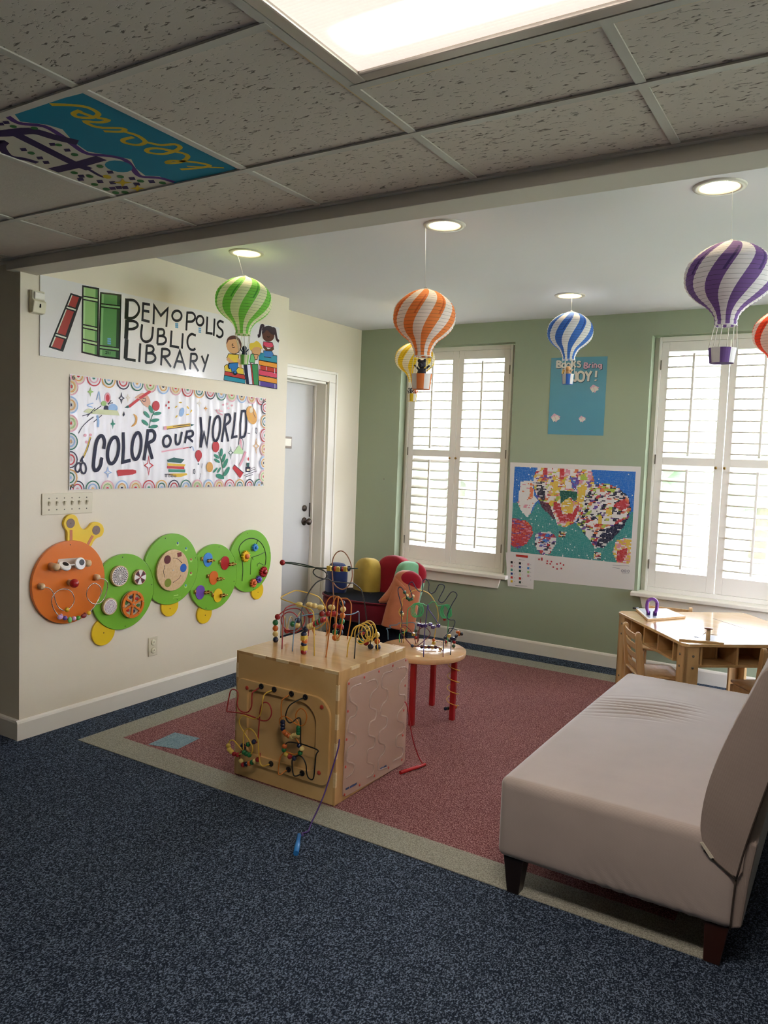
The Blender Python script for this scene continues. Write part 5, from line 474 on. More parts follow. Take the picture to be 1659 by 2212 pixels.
obj('deadbolt', B().lathe([(.001, 0), (.027, 0), (.027, .008), (.022, .014), (.010, .015), (.009, .018), (.001, .018)], (XD-.12, 2.852, 1.056), 'x', 20), m_bronze, door)
obj('latch_guard', B().box(XD-.12, XD-.114, 2.918, 2.938, .98, 1.10), m_bronze, door, bevel=.002)
pl = obj('door_sign', B().box(XD-.12, XD-.112, 2.40, 2.655, 1.553, 1.648), mat('sign bronze', '6f6255', .4, .5), door, bevel=.003)
obj('sign_insert', B().box(XD-.112, XD-.1105, 2.415, 2.645, 1.572, 1.632), mat('sign ivory', 'e8e3cf', .4), pl)

# ------------------------------------------------------------------ windows with plantation shutters
m_glass = glassy('window glass', (.9, 1, .97, 1), .0, .9)
m_brass = mat('aged brass', '9a7b45', .3, .9); m_pewter = mat('old hinge metal', '7d766a', .4, .6)
LOUV = {}
def louver(L, w, tilt, key):
    b = B(); prof = [(-w/2, .0022), (-w*.36, .0052), (0, .0062), (w*.36, .0052), (w/2, .0022), (w/2, -.0022), (w*.36, -.0052), (0, -.0062), (-w*.36, -.0052), (-w/2, -.0022)]
    c, s_ = math.cos(tilt), math.sin(tilt)
    b.prism([(y*c-z*s_, y*s_+z*c) for y, z in prof], lambda y, z, t: (-L/2+L*t, y, z), smooth=True)
    return b
def shutter_window(n, x0, with_label):
    w = thing('window_%d' % n, None, None, (x0+.52, YG+.07, WZ0), kind='structure')
    def X(v): return x0+(v-.134)
    yf = YG+.07
    obj('sill', B().prism([(-.055, .003), (-.055, .024), (-.049, .031), (0, .033), (.25, .033), (.25, 0), (-.049, 0)], lambda d, z, t: (X(.100) if t == 0 else X(1.208), YG+d, WZ0+z)) if False else
        B().prism([(-.055, .004), (-.055, .026), (-.049, .032), (-.0005, .033), (-.0005, 0), (-.050, 0)], lambda d, z, t: (X(.100)+t*1.108, YG+d, WZ0+z)).box(X(.135), X(1.173), YG-.001, YG+.25, WZ0+.0005, WZ0+.033), m_trim, w, bevel=.003)
    obj('apron', B().prism([(X(.160), 0), (X(1.150), 0), (X(1.128), -.082), (X(.182), -.082)], lambda a, z, t: (a, YG-.018*t-.0003, WZ0+z)), m_trim, w, bevel=.003)
    z0, z1 = .600, 2.450
    fr = B().box(X(.170), X(.189), yf-.0, yf+.04, z0, z1).box(X(1.108), X(1.128), yf, yf+.04, z0, z1).box(X(.189), X(1.108), yf, yf+.04, 2.416, z1).box(X(.189), X(1.108), yf, yf+.04, z0, .632)
    obj('window_frame', fr, m_shut, w, bevel=.002)
    obj('frame_filler', B().box(X(.136), X(.170), yf+.028, yf+.04, z0, z1).box(X(1.128), X(1.172), yf+.028, yf+.04, z0, z1), m_shut, w)
    for p in (0, 1):
        a, c = (X(.191), X(.647)) if p == 0 else (X(.651), X(1.106)); lo, hi = (X(.241), X(.592)) if p == 0 else (X(.697), X(1.058))
        y0, y1 = yf+.002, yf+.032
        pn = B().box(a, lo, y0, y1, .634, 2.414).box(hi, c, y0, y1, .634, 2.414).box(lo, hi, y0, y1, .634, .755).box(lo, hi, y0, y1, 2.345, 2.414).box(lo, hi, y0, y1, 1.532, 1.588)
        po = obj('shutter_panel', pn, m_shut, w, bevel=.002)
        xm, L = (lo+hi)/2, hi-lo-.004
        for (tilt, zs) in ((-.04 if p == 0 else .03, [2.308-.0762*k for k in range(10)]), ((.62 if p == 0 else .24) if n == 1 else ((.36 if p == 0 else .34)), [1.500-.0762*k for k in range(10)])):
            for z in zs:
                k = (round(L, 3), tilt)
                if k not in LOUV:
                    o = obj('louver', louver(L, .064, tilt, k), m_shut, po, local=True); LOUV[k] = o
                else:
                    o = LOUV[k].copy(); COL.objects.link(o); o.parent = po
                o.location = Vector((xm, yf+.018, z))-WPOS[po.name]
        for (za, zb) in ((1.60, 2.325), (.785, 1.505)):
            obj('tilt_rod', B().box(xm-.008, xm+.008, yf-.026, yf-.013, za, zb), m_shut, po, bevel=.002)
        kx = X(.607) if p == 0 else X(.664)
        obj('knob', B().lathe([(.004, 0), (.004, -.010), (.009, -.014), (.010, -.02), (.006, -.025), (.001, -.026)], (kx, y0, 1.523), 'y', 14), m_brass, po)
        hxx = X(.1895) if p == 0 else X(1.1075)
        for z in (.80, 1.57, 2.25): obj('hinge', B().box(hxx-.004, hxx+.004, yf-.004, yf+.002, z-.035, z+.035), m_pewter, po)
    yg = YG+.19
    obj('sash', B().box(X(.136), X(.19), yg, yg+.04, z0, 2.455).box(X(1.118), X(1.172), yg, yg+.04, z0, 2.455).box(X(.19), X(1.118), yg, yg+.04, z0, .66).box(X(.19), X(1.118), yg, yg+.04, 2.39, 2.455).box(X(.19), X(1.118), yg, yg+.04, 1.50, 1.55), m_shut, w, bevel=.002)
    obj('glass_pane', B().box(X(.19), X(1.118), yg+.016, yg+.020, .66, 1.50), m_glass, w); obj('glass_pane', B().box(X(.19), X(1.118), yg+.016, yg+.020, 1.55, 2.39), m_glass, w)
    return w
for i, (a, c) in enumerate(WIN): shutter_window(i+1, a, True)
# outside: lawn and trees seen bleached through the slats
m_lawn = mat('sunlit lawn', '93a07f', .95, var=.2, vscale=.8)
obj('lawn', B().box(-40, 45, YG+.4, 60, -.9, -.8).box(XR+.3, 45, -30, YG+.4, -.9, -.8), m_lawn, kind='structure')
m_leaf = mat('tree leaves', '86a684', .9, var=.3, vscale=2, bump=.5, bscale=5); m_bark = mat('bark', '6a5a48', .9, var=.2)
def tree(x, y, r, h, lab):
    t = thing('tree', lab, 'tree', (x, y, -.8))
    obj('trunk', B().tube([(x, y, -.8), (x+.1, y, h*.3), (x, y+.1, h*.62)], [.22, .17, .1], 8), m_bark, t)
    b = B(); rnd = random.Random(int(x*10))
    for k in range(26):
        a, e = rnd.uniform(0, 2*PI), rnd.uniform(-.5, 1); q = r*rnd.uniform(.35, .8)
        b.ball((x+q*math.cos(a)*math.cos(e), y+q*math.sin(a)*math.cos(e), h*.72+q*math.sin(e)*.8), r*rnd.uniform(.28, .45), 0, 9, 6)
    obj('crown', b, m_leaf, t)
tree(-7, 19, 2.6, 2.6, 'green tree outdoors seen through the first window'); tree(-2.5, 22, 2.4, 2.4, 'green tree outdoors between the two windows'); tree(1.3, 20, 2.3, 2.2, 'green tree outdoors seen through the window on the right')
# ------------------------------------------------------------------ lights of the room
def lit_diffuser():
    m = bpy.data.materials.new('lit prismatic diffuser'); m.use_nodes = True; nt = m.node_tree; b = nt.nodes['Principled BSDF']
    b.inputs['Base Color'].default_value = hx('efe2d6'); b.inputs['Roughness'].default_value = .35; b.inputs['Emission Color'].default_value = hx('fff1e4')
    tc = nt.nodes.new('ShaderNodeTexCoord'); sp = nt.nodes.new('ShaderNodeSeparateXYZ'); nt.links.new(tc.outputs['Object'], sp.inputs[0])
    def mn(op, a, c=None, clamp=False):
        n = nt.nodes.new('ShaderNodeMath'); n.operation = op; n.use_clamp = clamp
        for i, v in enumerate((a, c)):
            if v is None: continue
            if isinstance(v, (int, float)): n.inputs[i].default_value = v
            else: nt.links.new(v, n.inputs[i])
        return n.outputs[0]
    ya = mn('ABSOLUTE', sp.outputs['Y']); d = mn('ABSOLUTE', mn('SUBTRACT', ya, .135)); g = mn('SUBTRACT', 1.0, mn('DIVIDE', d, .075), True)
    e = mn('SUBTRACT', 1.0, mn('DIVIDE', mn('SUBTRACT', mn('ABSOLUTE', sp.outputs['X']), .40), .14), True)   # the tubes stop short of the ends
    s2 = mn('POWER', mn('MULTIPLY', g, e), 2.0); nt.links.new(mn('ADD', mn('MULTIPLY', s2, PANEL*2.6), .86), b.inputs['Emission Strength'])
    ck = nt.nodes.new('ShaderNodeTexVoronoi'); ck.inputs['Scale'].default_value = 95; ck.inputs['Randomness'].default_value = .0; nt.links.new(tc.outputs['Object'], ck.inputs[0])
    bp = nt.nodes.new('ShaderNodeBump'); bp.inputs['Strength'].default_value = .6; bp.inputs['Distance'].default_value = .003; nt.links.new(ck.outputs[0], bp.inputs['Height']); nt.links.new(bp.outputs[0], b.inputs['Normal'])
    return m
m_diff = lit_diffuser()
m_alu = mat('light frame aluminium', 'b8b2aa', .35, .5)
def panel(x0, x1, y0, y1, label):
    t = thing('ceiling_light', label, 'ceiling light', ((x0+x1)/2, (y0+y1)/2, HT), group='fluorescent panels')
    w = .035
    obj('light_frame', B().box(x0+.014, x0+.014+w, y0+.014, y1-.014, HT-.002, HT+.02).box(x1-.014-w, x1-.014, y0+.014, y1-.014, HT-.002, HT+.02).box(x0+.014+w, x1-.014-w, y0+.014, y0+.014+w, HT-.002, HT+.02).box(x0+.014+w, x1-.014-w, y1-.014-w, y1-.014, HT-.002, HT+.02), m_alu, t, bevel=.004)
    obj('diffuser', B().box(x0+.05, x1-.05, y0+.05, y1-.05, HT+.006, HT+.012), m_diff, t)
panel(FX0, FX1, FY0, FY1, 'lit fluorescent ceiling panel in the tiled ceiling')
m_lamp = mat('lit lamp disc', 'ffe9c4', .5, emit=DOWN); m_ring = mat('downlight trim', 'c9c4bc', .4); m_can = mat('downlight reflector', 'b5ab84', .3, .2)
for x, y, lab in DL:
    t = thing('downlight', lab, 'ceiling light', (x, y, H), group='round downlights')
    obj('trim_ring', B().lathe([(.074, .0), (.076, -.006), (.097, -.006), (.100, -.001), (.100, 0)], (x, y, H), 'z', 40, cap=False), m_ring, t)
    obj('reflector', B().lathe([(.075, -.005), (.072, .0), (.050, .055)], (x, y, H), 'z', 40, cap=False), m_can, t)
    obj('lamp', B().lathe([(.001, .03), (.050, .03), (.050, .035), (.001, .035)], (x, y, H), 'z', 32), m_lamp, t)
# ------------------------------------------------------------------ library sign on the left wall
m_sign = mat('glossy white board', 'e4e1de', .12, coat=.3)
SGN = [(.104, 1.964), (1.966, 1.971), (1.970, 2.396), (.104, 2.366)]
sign = obj('library_sign', B().prism(SGN, lambda y, z, t: (.001+.006*t, y, z)), m_sign, label='long glossy library sign with books and children, above the colourful banner', cat='sign', origin=(0, 1.03, 1.966))
on_l = lambda off: (lambda a, c, h: (off+h, a, c))
art('lettering', SIGN_LETTERS, on_l(.0065), sign, {'K': '17171c', 'b': '6aa0c8'}, .15, base=.0006, label='black library lettering')
art('printed_books', SIGN_BOOKS, on_l(.0065), sign, {'R': 'a83e38', 'L': '93bd78', 'G': '578a52', 'W': 'd8dcc8', 'l': 'b4d49a', 'g': '7fae74', 'D': '24402a', 'b': '6aa0c8'}, .15, base=.0006, label='red and green books printed on the sign')
art('printed_children', SIGN_CHILDREN, on_l(.0065), sign, {'R': 'b23a34', 'b': '2f74b4', 'B': 'cf9f70', 'T': '2a8aa0', 'V': '55438a', 'W': 'd9dcea', 'G': '3f8a54', 'g': '6fb87a', 'P': 'cf4a64'}, .15, base=.0006, label='cartoon children on stacks of books')
# ------------------------------------------------------------------ vinyl banner
def ripple(y, z): return .0005*math.sin(y*47+1.6*math.sin(z*3))+.0004*math.sin(y*95+z*5)
m_ban = mat('white vinyl banner', 'e6e2e2', .28, coat=.15)
nt_ = m_ban.node_tree; tc_ = nt_.nodes.new('ShaderNodeTexCoord'); wv_ = nt_.nodes.new('ShaderNodeTexWave'); wv_.bands_direction = 'Y'; wv_.inputs['Scale'].default_value = 5.5; wv_.inputs['Distortion'].default_value = 5; wv_.inputs['Detail'].default_value = 2; wv_.inputs['Detail Scale'].default_value = .8
mp_ = nt_.nodes.new('ShaderNodeMapping'); mp_.inputs['Scale'].default_value = (1, 1, .18); nt_.links.new(tc_.outputs['Object'], mp_.inputs[0]); nt_.links.new(mp_.outputs[0], wv_.inputs[0])
bp_ = nt_.nodes.new('ShaderNodeBump'); bp_.inputs['Strength'].default_value = .55; bp_.inputs['Distance'].default_value = .006; nt_.links.new(wv_.outputs['Fac'], bp_.inputs['Height']); nt_.links.new(bp_.outputs[0], nt_.nodes['Principled BSDF'].inputs['Normal'])
b = B(); ny, nz = 120, 14; BY0, BY1, BZ0, BZ1 = .279, 1.840, 1.280, 1.891
for i in range(ny+1):
    for j in range(nz+1):
        y, z = BY0+(BY1-BY0)*i/ny, BZ0+(BZ1-BZ0)*j/nz
        sag = .006*math.sin(PI*i/ny)*(1 if j == nz else 0)
        b.v.append((.006+ripple(y, z), y, z-sag))
for i in range(ny):
    for j in range(nz):
        q = i*(nz+1)+j; b.sm.add(len(b.f)); b.f.append((q, q+nz+1, q+nz+2, q+1)); b.m.append(0)
ban = obj('vinyl_banner', b, m_ban, label='white vinyl banner reading color our world, bordered with rainbows', cat='banner', origin=(0, 1.06, 1.28))
on_b = lambda a, c, h: (.0062+ripple(a, c)+h, a, c)
RB = []; pats = [('p', 'c', 'o', 'c', 'R'), ('R', 'W', 'p', 'W', 't'), ('o', 'W', 'd', 'W', 'b'), ('n', 'W', 'R', 'W', 'p'), ('d', 'W', 'b', 'W', 'o'), ('p', 'c', 'l', 'c', 'R'), ('b', 'W', 'o', 'c', 'n')]
def rainbow(y, z, ang, k):
    pat = pats[k % 7]
    for i, c in enumerate(pat):
        r = .043-.0085*i
        fl = []
        for j in range(11):
            t = ang+PI*j/10; fl += [int((y+r*math.cos(t))*10000), int((z+r*math.sin(t))*10000)]
        if i == 4: RB.append(('p', c, 0, fl))
        else: RB.append(('q', c, 6.5, fl))
for k in range(16):
    y = BY0+.05+k*.0975; rainbow(y, BZ1-.005, PI, k); rainbow(y, BZ0+.003, 0, k+3)
for k in range(6):
    z = BZ0+.065+k*.096; rainbow(BY0+.002, z, -PI/2, k+2); rainbow(BY1-.002, z, PI/2, k+5)
bp = {'R': 'c23a40', 'p': 'e2a4ae', 'o': 'dca55c', 'b': '96b6dc', 'l': '9fc078', 't': '3d8a72', 'd': '2f6f58', 'n': '2c2c42', 'W': 'ece8e8', 'N': '1c1d36', 'G': '2f6f58', 'D': '33605c', 'm': 'cfd3a8', 'H': 'd8a58c', 'L': 'bcd8a6'}
art('border_rainbows', RB, on_b, ban, bp, .3, label='row of small rainbows along the edge', base=.0016)
art('banner_pictures', BANNER_ART, on_b, ban, bp, .3, label='printed plants, brushes, scissors, books and stars', base=.0018)
art('lettering', BANNER_LETTERS, on_b, ban, bp, .4, label='dark navy hand drawn lettering', base=.0034)
b = B()
for y, z in ((BY0+.02, BZ1-.02), (BY1-.02, BZ1-.02), (BY0+.02, BZ0+.02), (BY1-.02, BZ0+.02)): b.lathe([(.004, .0), (.004, .003), (.009, .003), (.010, .001), (.010, 0)], (.0105, y, z), 'x', 16, cap=False)
obj('grommets', b, m_pewter, ban, kind='stuff')
# ------------------------------------------------------------------ wall devices
m_ivory = mat('ivory plastic', 'd9d2b4', .3); m_almond = mat('almond plastic', 'd4cbb0', .3)
pir = thing('motion_sensor', 'small ivory motion sensor high on the wall at the sign edge', 'sensor', (0, .079, 2.164))
obj('housing', B().prism([(.004, 2.166), (.034, 2.170), (.046, 2.225), (.030, 2.236), (.030, 2.279), (.004, 2.281)], lambda x, z, t: (x, .045+.070*t, z)), m_ivory, pir, bevel=.004)
obj('lens', B().prism([(.028, 2.232), (.040, 2.238), (.042, 2.268), (.028, 2.274)], lambda x, z, t: (x, .053+.054*t, z)), mat('sensor lens', 'eeeadd', .2), pir, bevel=.004)
obj('indicator_slot', B().box(.040, .046, .078, .084, 2.196, 2.214), m_dark, pir)
sw = thing('light_switch_plate', 'ivory plate with six toggle switches under the banner', 'switch plate', (0, .274, 1.151))
obj('plate', B().box(.0, .007, .120, .428, 1.151, 1.264), m_almond, sw, bevel=.003)
for k in range(6):
    y = .160+k*.0457; t_ = obj('toggle', B().prism([(.007, -.012), (.016, .004), (.020, .012), (.014, .015), (.007, .012)], lambda x, z, t: (x, y-.005+.010*t, 1.209+z)), m_almond, sw, bevel=.001)
    for z in (1.178, 1.238): obj('screw', B().lathe([(.0035, .007), (.0035, .0085), (.001, .009)], (0, y, z), 'x', 10), m_pewter, sw)
ou = thing('wall_outlet', 'ivory double outlet low on the wall below the caterpillar', 'outlet', (0, .870, .256))
obj('plate', B().box(0, .006, .835, .906, .262, .378), m_almond, ou, bevel=.003)
for z in (.296, .346):
    f_ = obj('socket', B().lathe([(.017, .006), (.017, .010), (.014, .0115), (.001, .0115)], (0, .870, z), 'x', 20), m_ivory, ou)
    obj('slots', B().box(.0112, .0119, .863, .865, z-.003, z+.006).box(.0112, .0119, .875, .877, z-.003, z+.006), m_dark, f_)
# ------------------------------------------------------------------ caterpillar of activity panels
m_or = mat('orange lacquer', 'dd7420', .3, coat=.2); m_gr = mat('lime green lacquer', '74b32f', .3, coat=.2); m_grl = mat('pale lime edge', 'a6d56a', .35)
m_ye = mat('yellow lacquer', 'e8c21e', .3, coat=.2); m_brn = mat('brown lacquer', '7d675c', .5); m_sal = mat('salmon print', 'c9764a', .5); m_birch = wood('birch ply', 'c9a577', 'd9bb90', .4)
m_wht = mat('white lacquer', 'eeeae4', .3); m_blk = mat('black lacquer', '16161b', .4); m_red = mat('red lacquer', 'b01f22', .25, coat=.3); m_steel = mat('bent steel wire', 'b9b4ad', .25, .9)
m_gold = mat('brass latch', 'c7a25a', .25, .95); m_blu = mat('blue lacquer', '3f86cf', .3); m_pur = mat('purple lacquer', '6c4aa8', .3); m_oran2 = mat('deep orange lacquer', 'd86a1e', .3)
def disc_pts(y, z, r, n=72, cuts=()):
    """circle bitten by neighbouring circles so that the panels nest"""
    out = []
    for k in range(n):
        t = 2*PI*k/n; p = Vector((y+r*math.cos(t), z+r*math.sin(t)))
        for cy, cz, cr in cuts:
            d = p-Vector((cy, cz))
            if d.length < cr:
                p = Vector((cy, cz))+d.normalized()*cr if d.length > 1e-5 else p
        out.append((p.x, p.y))
    return out
def slab(name, pts, x0, x1, m, parent, bevel=.002, label=None): return obj(name, B().prism(pts, lambda y, z, t: (x0+(x1-x0)*t, y, z)), m, parent, bevel=bevel, label=label)
def disc(name, y, z, r, x0, x1, m, parent, bevel=.002, label=None, ry=1, n=40): return slab(name, [(y+r*ry*math.cos(2*PI*k/n), z+r*math.sin(2*PI*k/n)) for k in range(n)], x0, x1, m, parent, bevel, label)
HC = (.276, .788, .223); G1 = (.634, .688, .219); G2 = (.993, .781, .219); G3 = (1.358, .690, .217); G4 = (1.712, .762, .216)
head = thing('busy_board', 'orange round caterpillar head panel with yellow antennae and rolling eyes', 'busy board', (0, HC[0], HC[1]-.22), group='caterpillar wall panels')
slab('head_disc', disc_pts(*HC), .004, .024, m_or, head)
an = slab('antennae', [(p.x, p.y) for p in smooth_path([(y, z, 0) for y, z in c_ant_outline], 3, True)], .001, .019, m_ye, head)
for y, z in c_ant_eye: q = disc('antenna_tip', y, z, .0255, .019, .0205, m_brn, an, 0); obj('screw', B().ball((.0205, y, z), .003, 0, 8, 4), m_steel, q)
(y0, z0), (y1, z1), (y2, z2), (y3, z3) = c_ant_stalk
for p, q in (((y0, z0), (y1, z1)), ((y2, z2), (y3, z3))):
    d = Vector((q[0]-p[0], q[1]-p[1])).normalized(); n_ = Vector((-d.y, d.x))*.008
    obj('antenna_stripe', B().prism([(p[0]+n_.x, p[1]+n_.y), (p[0]-n_.x, p[1]-n_.y), (q[0]-n_.x, q[1]-n_.y), (q[0]+n_.x, q[1]+n_.y)], lambda y, z, t: (.019+.0012*t, y, z)), m_sal, an)
slab('eye_slot', [(.186, .862), (.205, .918), (.352, .914), (.345, .860)], .024, .0246, mat('bare wood recess', 'cdbfae', .7), head, 0)
obj('eye_bar', B().tube([(.064, .150, .884), (.064, .362, .888)], .004, 10), m_wht, head)
for y in (.160, .353): obj('bar_holder', B().lathe([(.019, 0), (.019, .055), (.012, .062), (.001, .062)], (.022, y, .886), 'x', 20), m_birch, head)
for (y, z, tilt) in ((.213, .885, 1.0), (.306, .889, .15)):
    A_ = (Vector((0, 1, 0)), Vector((-math.sin(tilt), 0, math.cos(tilt))), Vector((math.cos(tilt), 0, math.sin(tilt))))
    e_ = obj('eye', B().lathe([(.030, -.008), (.033, -.004), (.033, .004), (.030, .008)], (.066, y, z), A_, 28), m_wht, head)
    obj('pupil', B().lathe([(.016, .008), (.016, .0092)], Vector((.066, y+.006, z))+A_[1]*.006, A_, 20), m_blk, e_)
    obj('pupil', B().lathe([(.016, -.0092), (.016, -.008)], Vector((.066, y+.006, z))+A_[1]*.006, A_, 20), m_blk, e_)
nz_ = obj('nose', B().lathe([(.016, 0), (.016, .03)], (.022, .270, .787), 'x', 18).ball((.072, .275, .785), .001), m_birch, head)
obj('nose_ball', B().ball((.066, .272, .786), .024, 0, 20, 12), m_red, nz_)
for y, z in c_knobs: obj('wire_post', B().lathe([(.017, 0), (.017, .022), (.011, .032), (.001, .034)], (.022, y, z), 'x', 18), m_birch, head)
wl = smooth_path([(.050 if 0 < i else .045, y, z) for i, (y, z) in enumerate(c_wireL)], 4); wr = smooth_path([(.052, y, z) for y, z in c_wireR], 4)
mouth = smooth_path([(.052,)+c_wireL[-1]]+[(.056, y, z) for y, z in c_beads[1:]]+[(.052,)+c_wireR[-1]], 3)
obj('loop_wire', B().tube(wl+mouth[1:-1]+wr[::-1], .0026, 8), m_steel, head)
bc = [('e8c232', 1), ('c9a0d0', 2), ('6a4fa0', 1), ('6fbf6a', 3), ('e2a8cc', 1), ('58a83a', 1), ('8a2a2a', 2), ('e8c232', 1)]
for (y, z), (h, k) in zip(c_beads, bc):
    m_ = mat('bead '+h, h, .3)
    if k == 1: bb = B().ball((.056, y, z), .0125, 0, 14, 9)
    elif k == 2: bb = B().ball((.058, y, z), .016, 0, 14, 9, (.6, 1.1, .8)).ball((.058, y+.006, z+.010), .008, 0, 10, 6)
    else: bb = B().ball((.058, y, z), .015, 0, 14, 9, (.5, .8, 1.1))
    obj('bead', bb, m_, head)
def holes(par, pts, x): 
    b = B()
    for y, z in pts: b.lathe([(.0032, x), (.0032, x+.0004)], (0, y, z), 'x', 10)
    obj('screw_holes', b, m_blk, par, kind='stuff')
holes(head, [(.276, .988)], .024)
def foot(par, y, z, r, cut): return slab('foot', disc_pts(y, z, r, 48, [cut]), .002, .014, m_ye, par)
# first green panel
p1 = thing('busy_board', 'green panel of spinning discs next to the orange head', 'busy board', (0, G1[0], G1[1]-.22), group='caterpillar wall panels')
slab('disc_board', disc_pts(*G1, cuts=[(HC[0], HC[1], HC[2]+.001)]), .003, .021, [m_gr], p1)
f_ = foot(p1, .504, .476, .078, (G1[0], G1[1], G1[2]+.001)); holes(f_, [(.504, .470)], .014)
holes(p1, c_g1hole, .021)
def pattern(name, fn_list, par, label=None, mats=None):
    b = B()
    for mi, pts in fn_list: b.add(pts, [tuple(range(len(pts)))], mi)
    return obj(name, b, mats, par, label=label)
(sy, sz) = c_g1spin[0]; sp = disc('spinner', sy, sz, .059, .024, .042, m_birch, p1, .002, 'spinner with black and white zigzag rays')
L_ = [(0, [(.0422, sy+.054*math.cos(2*PI*k/40), sz+.054*math.sin(2*PI*k/40)) for k in range(40)])]
N = 22
for k in range(N):
    a = 2*PI*k/N; w_ = PI/N; q = []
    rs = [.008, .018, .027, .036, .045, .053]; zg = [0, .14, -.14, .14, -.14, .1]
    L1_ = [(.0424, sy+r*math.cos(a+g), sz+r*math.sin(a+g)) for r, g in zip(rs, zg)]; L2_ = [(.0424, sy+r*math.cos(a+w_+g), sz+r*math.sin(a+w_+g)) for r, g in zip(rs, zg)]
    for i in range(5): L_.append((1, [L1_[i], L1_[i+1], L2_[i+1], L2_[i]]))
pattern('rays', L_, sp, None, [m_wht, m_blk]); obj('axle_cap', B().ball((.043, sy, sz), .005, 0, 10, 6), m_wht, sp)
(sy, sz) = c_g1spin[1]; sp = disc('spinner', sy, sz, .045, .024, .042, m_birch, p1, .002, 'spinner with white and dark red wedges')
m_dr = mat('dark red print', '7a2226', .4); m_mr = mat('maroon black print', '3a1a1c', .4); L_ = []
for k in range(8):
    a = PI/8*2*k+.3; sec = lambda r0_, r1_, a0, a1: [(.0423, sy+r0_*math.cos(a0), sz+r0_*math.sin(a0))]+[(.0423, sy+r1_*math.cos(a0+(a1-a0)*i/5), sz+r1_*math.sin(a0+(a1-a0)*i/5)) for i in range(6)]
    L_.append((0 if k % 2 else 1, sec(0, .041, a, a+PI/4)))
    if k % 2 == 0: L_.append((2, [(.0424, sy+r*math.cos(t), sz+r*math.sin(t)) for r, t in ((.018, a+.1), (.036, a+.1), (.036, a+PI/4-.1), (.018, a+PI/4-.1))]))
pattern('wedges', L_, sp, None, [m_wht, m_dr, m_mr]); obj('axle_cap', B().ball((.043, sy, sz), .004, 0, 10, 6), m_red, sp)
(sy, sz) = c_g1spin[2]; sp = disc('spinner', sy, sz, .048, .024, .042, m_birch, p1, .002, 'spinner with a purple spiral')
obj('spiral', B().tube([(.0424, sy+(.004+.036*k/150)*math.cos(k*.21), sz+(.004+.036*k/150)*math.sin(k*.21)) for k in range(151)], .0013, 4), mat('purple print', '8a5a86', .5), sp)
disc('spinner_face', sy, sz, .042, .042, .0423, m_wht, sp, 0); obj('axle_cap', B().ball((.043, sy, sz), .005, 0, 10, 6), m_wht, sp)
(sy, sz) = c_g1spin[3]; wh = disc('spinner', sy, sz, .079, .026, .034, mat('fruit shelf under wheel', 'b9b592', .6), p1, .001, 'orange wheel with six windows over fruit pictures')
b = B(); R_, r_ = .079, .068
ring = lambda ra, rb, n=48: [([(ra*math.cos(2*PI*k/n), ra*math.sin(2*PI*k/n)), (rb*math.cos(2*PI*k/n), rb*math.sin(2*PI*k/n)), (rb*math.cos(2*PI*(k+1)/n), rb*math.sin(2*PI*(k+1)/n)), (ra*math.cos(2*PI*(k+1)/n), ra*math.sin(2*PI*(k+1)/n))]) for k in range(n)]
for q in ring(.063, .079): b.prism(q, lambda y, z, t: (.036+.010*t, sy+y, sz+z))
for q in ring(.002, .016, 24): b.prism(q, lambda y, z, t: (.036+.010*t, sy+y, sz+z))
for k in range(6):
    a = 2*PI*k/6+.25; pts = [(r*math.cos(a+g), r*math.sin(a+g)) for r, g in ((.014, -.3), (.03, -.12), (.048, .0), (.066, .02), (.066, .22), (.048, .26), (.03, .22), (.014, .4))]
    b.prism(pts, lambda y, z, t: (.036+.0098*t, sy+y, sz+z))
obj('wheel', b, m_or, wh); b = B(); b2 = B(); b3 = B()
for k in range(6):
    a = 2*PI*k/6+.75; c_ = (.035, sy+.044*math.cos(a), sz+.044*math.sin(a)); [b, b2, b3][k % 3].ball(c_, .014, 0, 10, 6, (.1, 1, .7))
    obj('stud', B().ball((.046, sy+.071*math.cos(a+.4), sz+.071*math.sin(a+.4)), .0042, 0, 8, 5), m_birch, wh)
obj('fruit_prints', b, m_red, wh, kind='stuff'); obj('fruit_prints', b2, mat('aubergine print', '3a2a48', .5), wh, kind='stuff'); obj('fruit_prints', b3, mat('leaf print', '3f7a3a', .5), wh, kind='stuff'); obj('axle_cap', B().ball((.047, sy, sz), .005, 0, 10, 6), m_wht, wh)
# second green panel
p2 = thing('busy_board', 'green panel with a wooden dial of coloured holes in the middle of the caterpillar', 'busy board', (0, G2[0], G2[1]-.22), group='caterpillar wall panels')
slab('disc_board', disc_pts(*G2, cuts=[(G1[0], G1[1], G1[2]+.001)]), .003, .021, m_gr, p2)
f_ = foot(p2, .992, .555, .068, (G2[0], G2[1], G2[2]+.001)); holes(f_, [(.992, .535)], .014); holes(p2, c_g2hole, .021)
sy, sz = c_g2disc[0]; dl = disc('dial', sy, sz, .127, .024, .038, m_birch, p2, .002, 'plain wooden dial')
for (y, z), h in zip(c_g2holes, ('5a1418', '1f5fb8', '7a8a2a')): q = disc('dial_window', y, z, .0265, .038, .0388, mat('dial '+h, h, .3), dl, 0)
for (y, z) in c_g2slot: slab('dial_window', [(y-.018, z+.012), (y+.016, z+.016), (y+.019, z-.010), (y-.012, z-.014)], .038, .0388, mat('dial 7a2a28', '7a2a28', .3), dl, 0)
for i in range(0, 9, 3):
    P = smooth_path([(.0385, y, z) for y, z in c_g2arr[i:i+3]], 6); ar = B().tube(P, .0012, 5); d = (P[-1]-P[-3]).normalized(); n_ = Vector((0, -d.z, d.y))
    e = P[-1]; ar.add([e+d*.008, e+n_*.004, e-n_*.004], [(0, 1, 2)]); obj('arrow', ar, m_blk, dl)
obj('axle_cap', B().ball((.038, sy, sz), .005, 0, 10, 6), m_wht, dl)
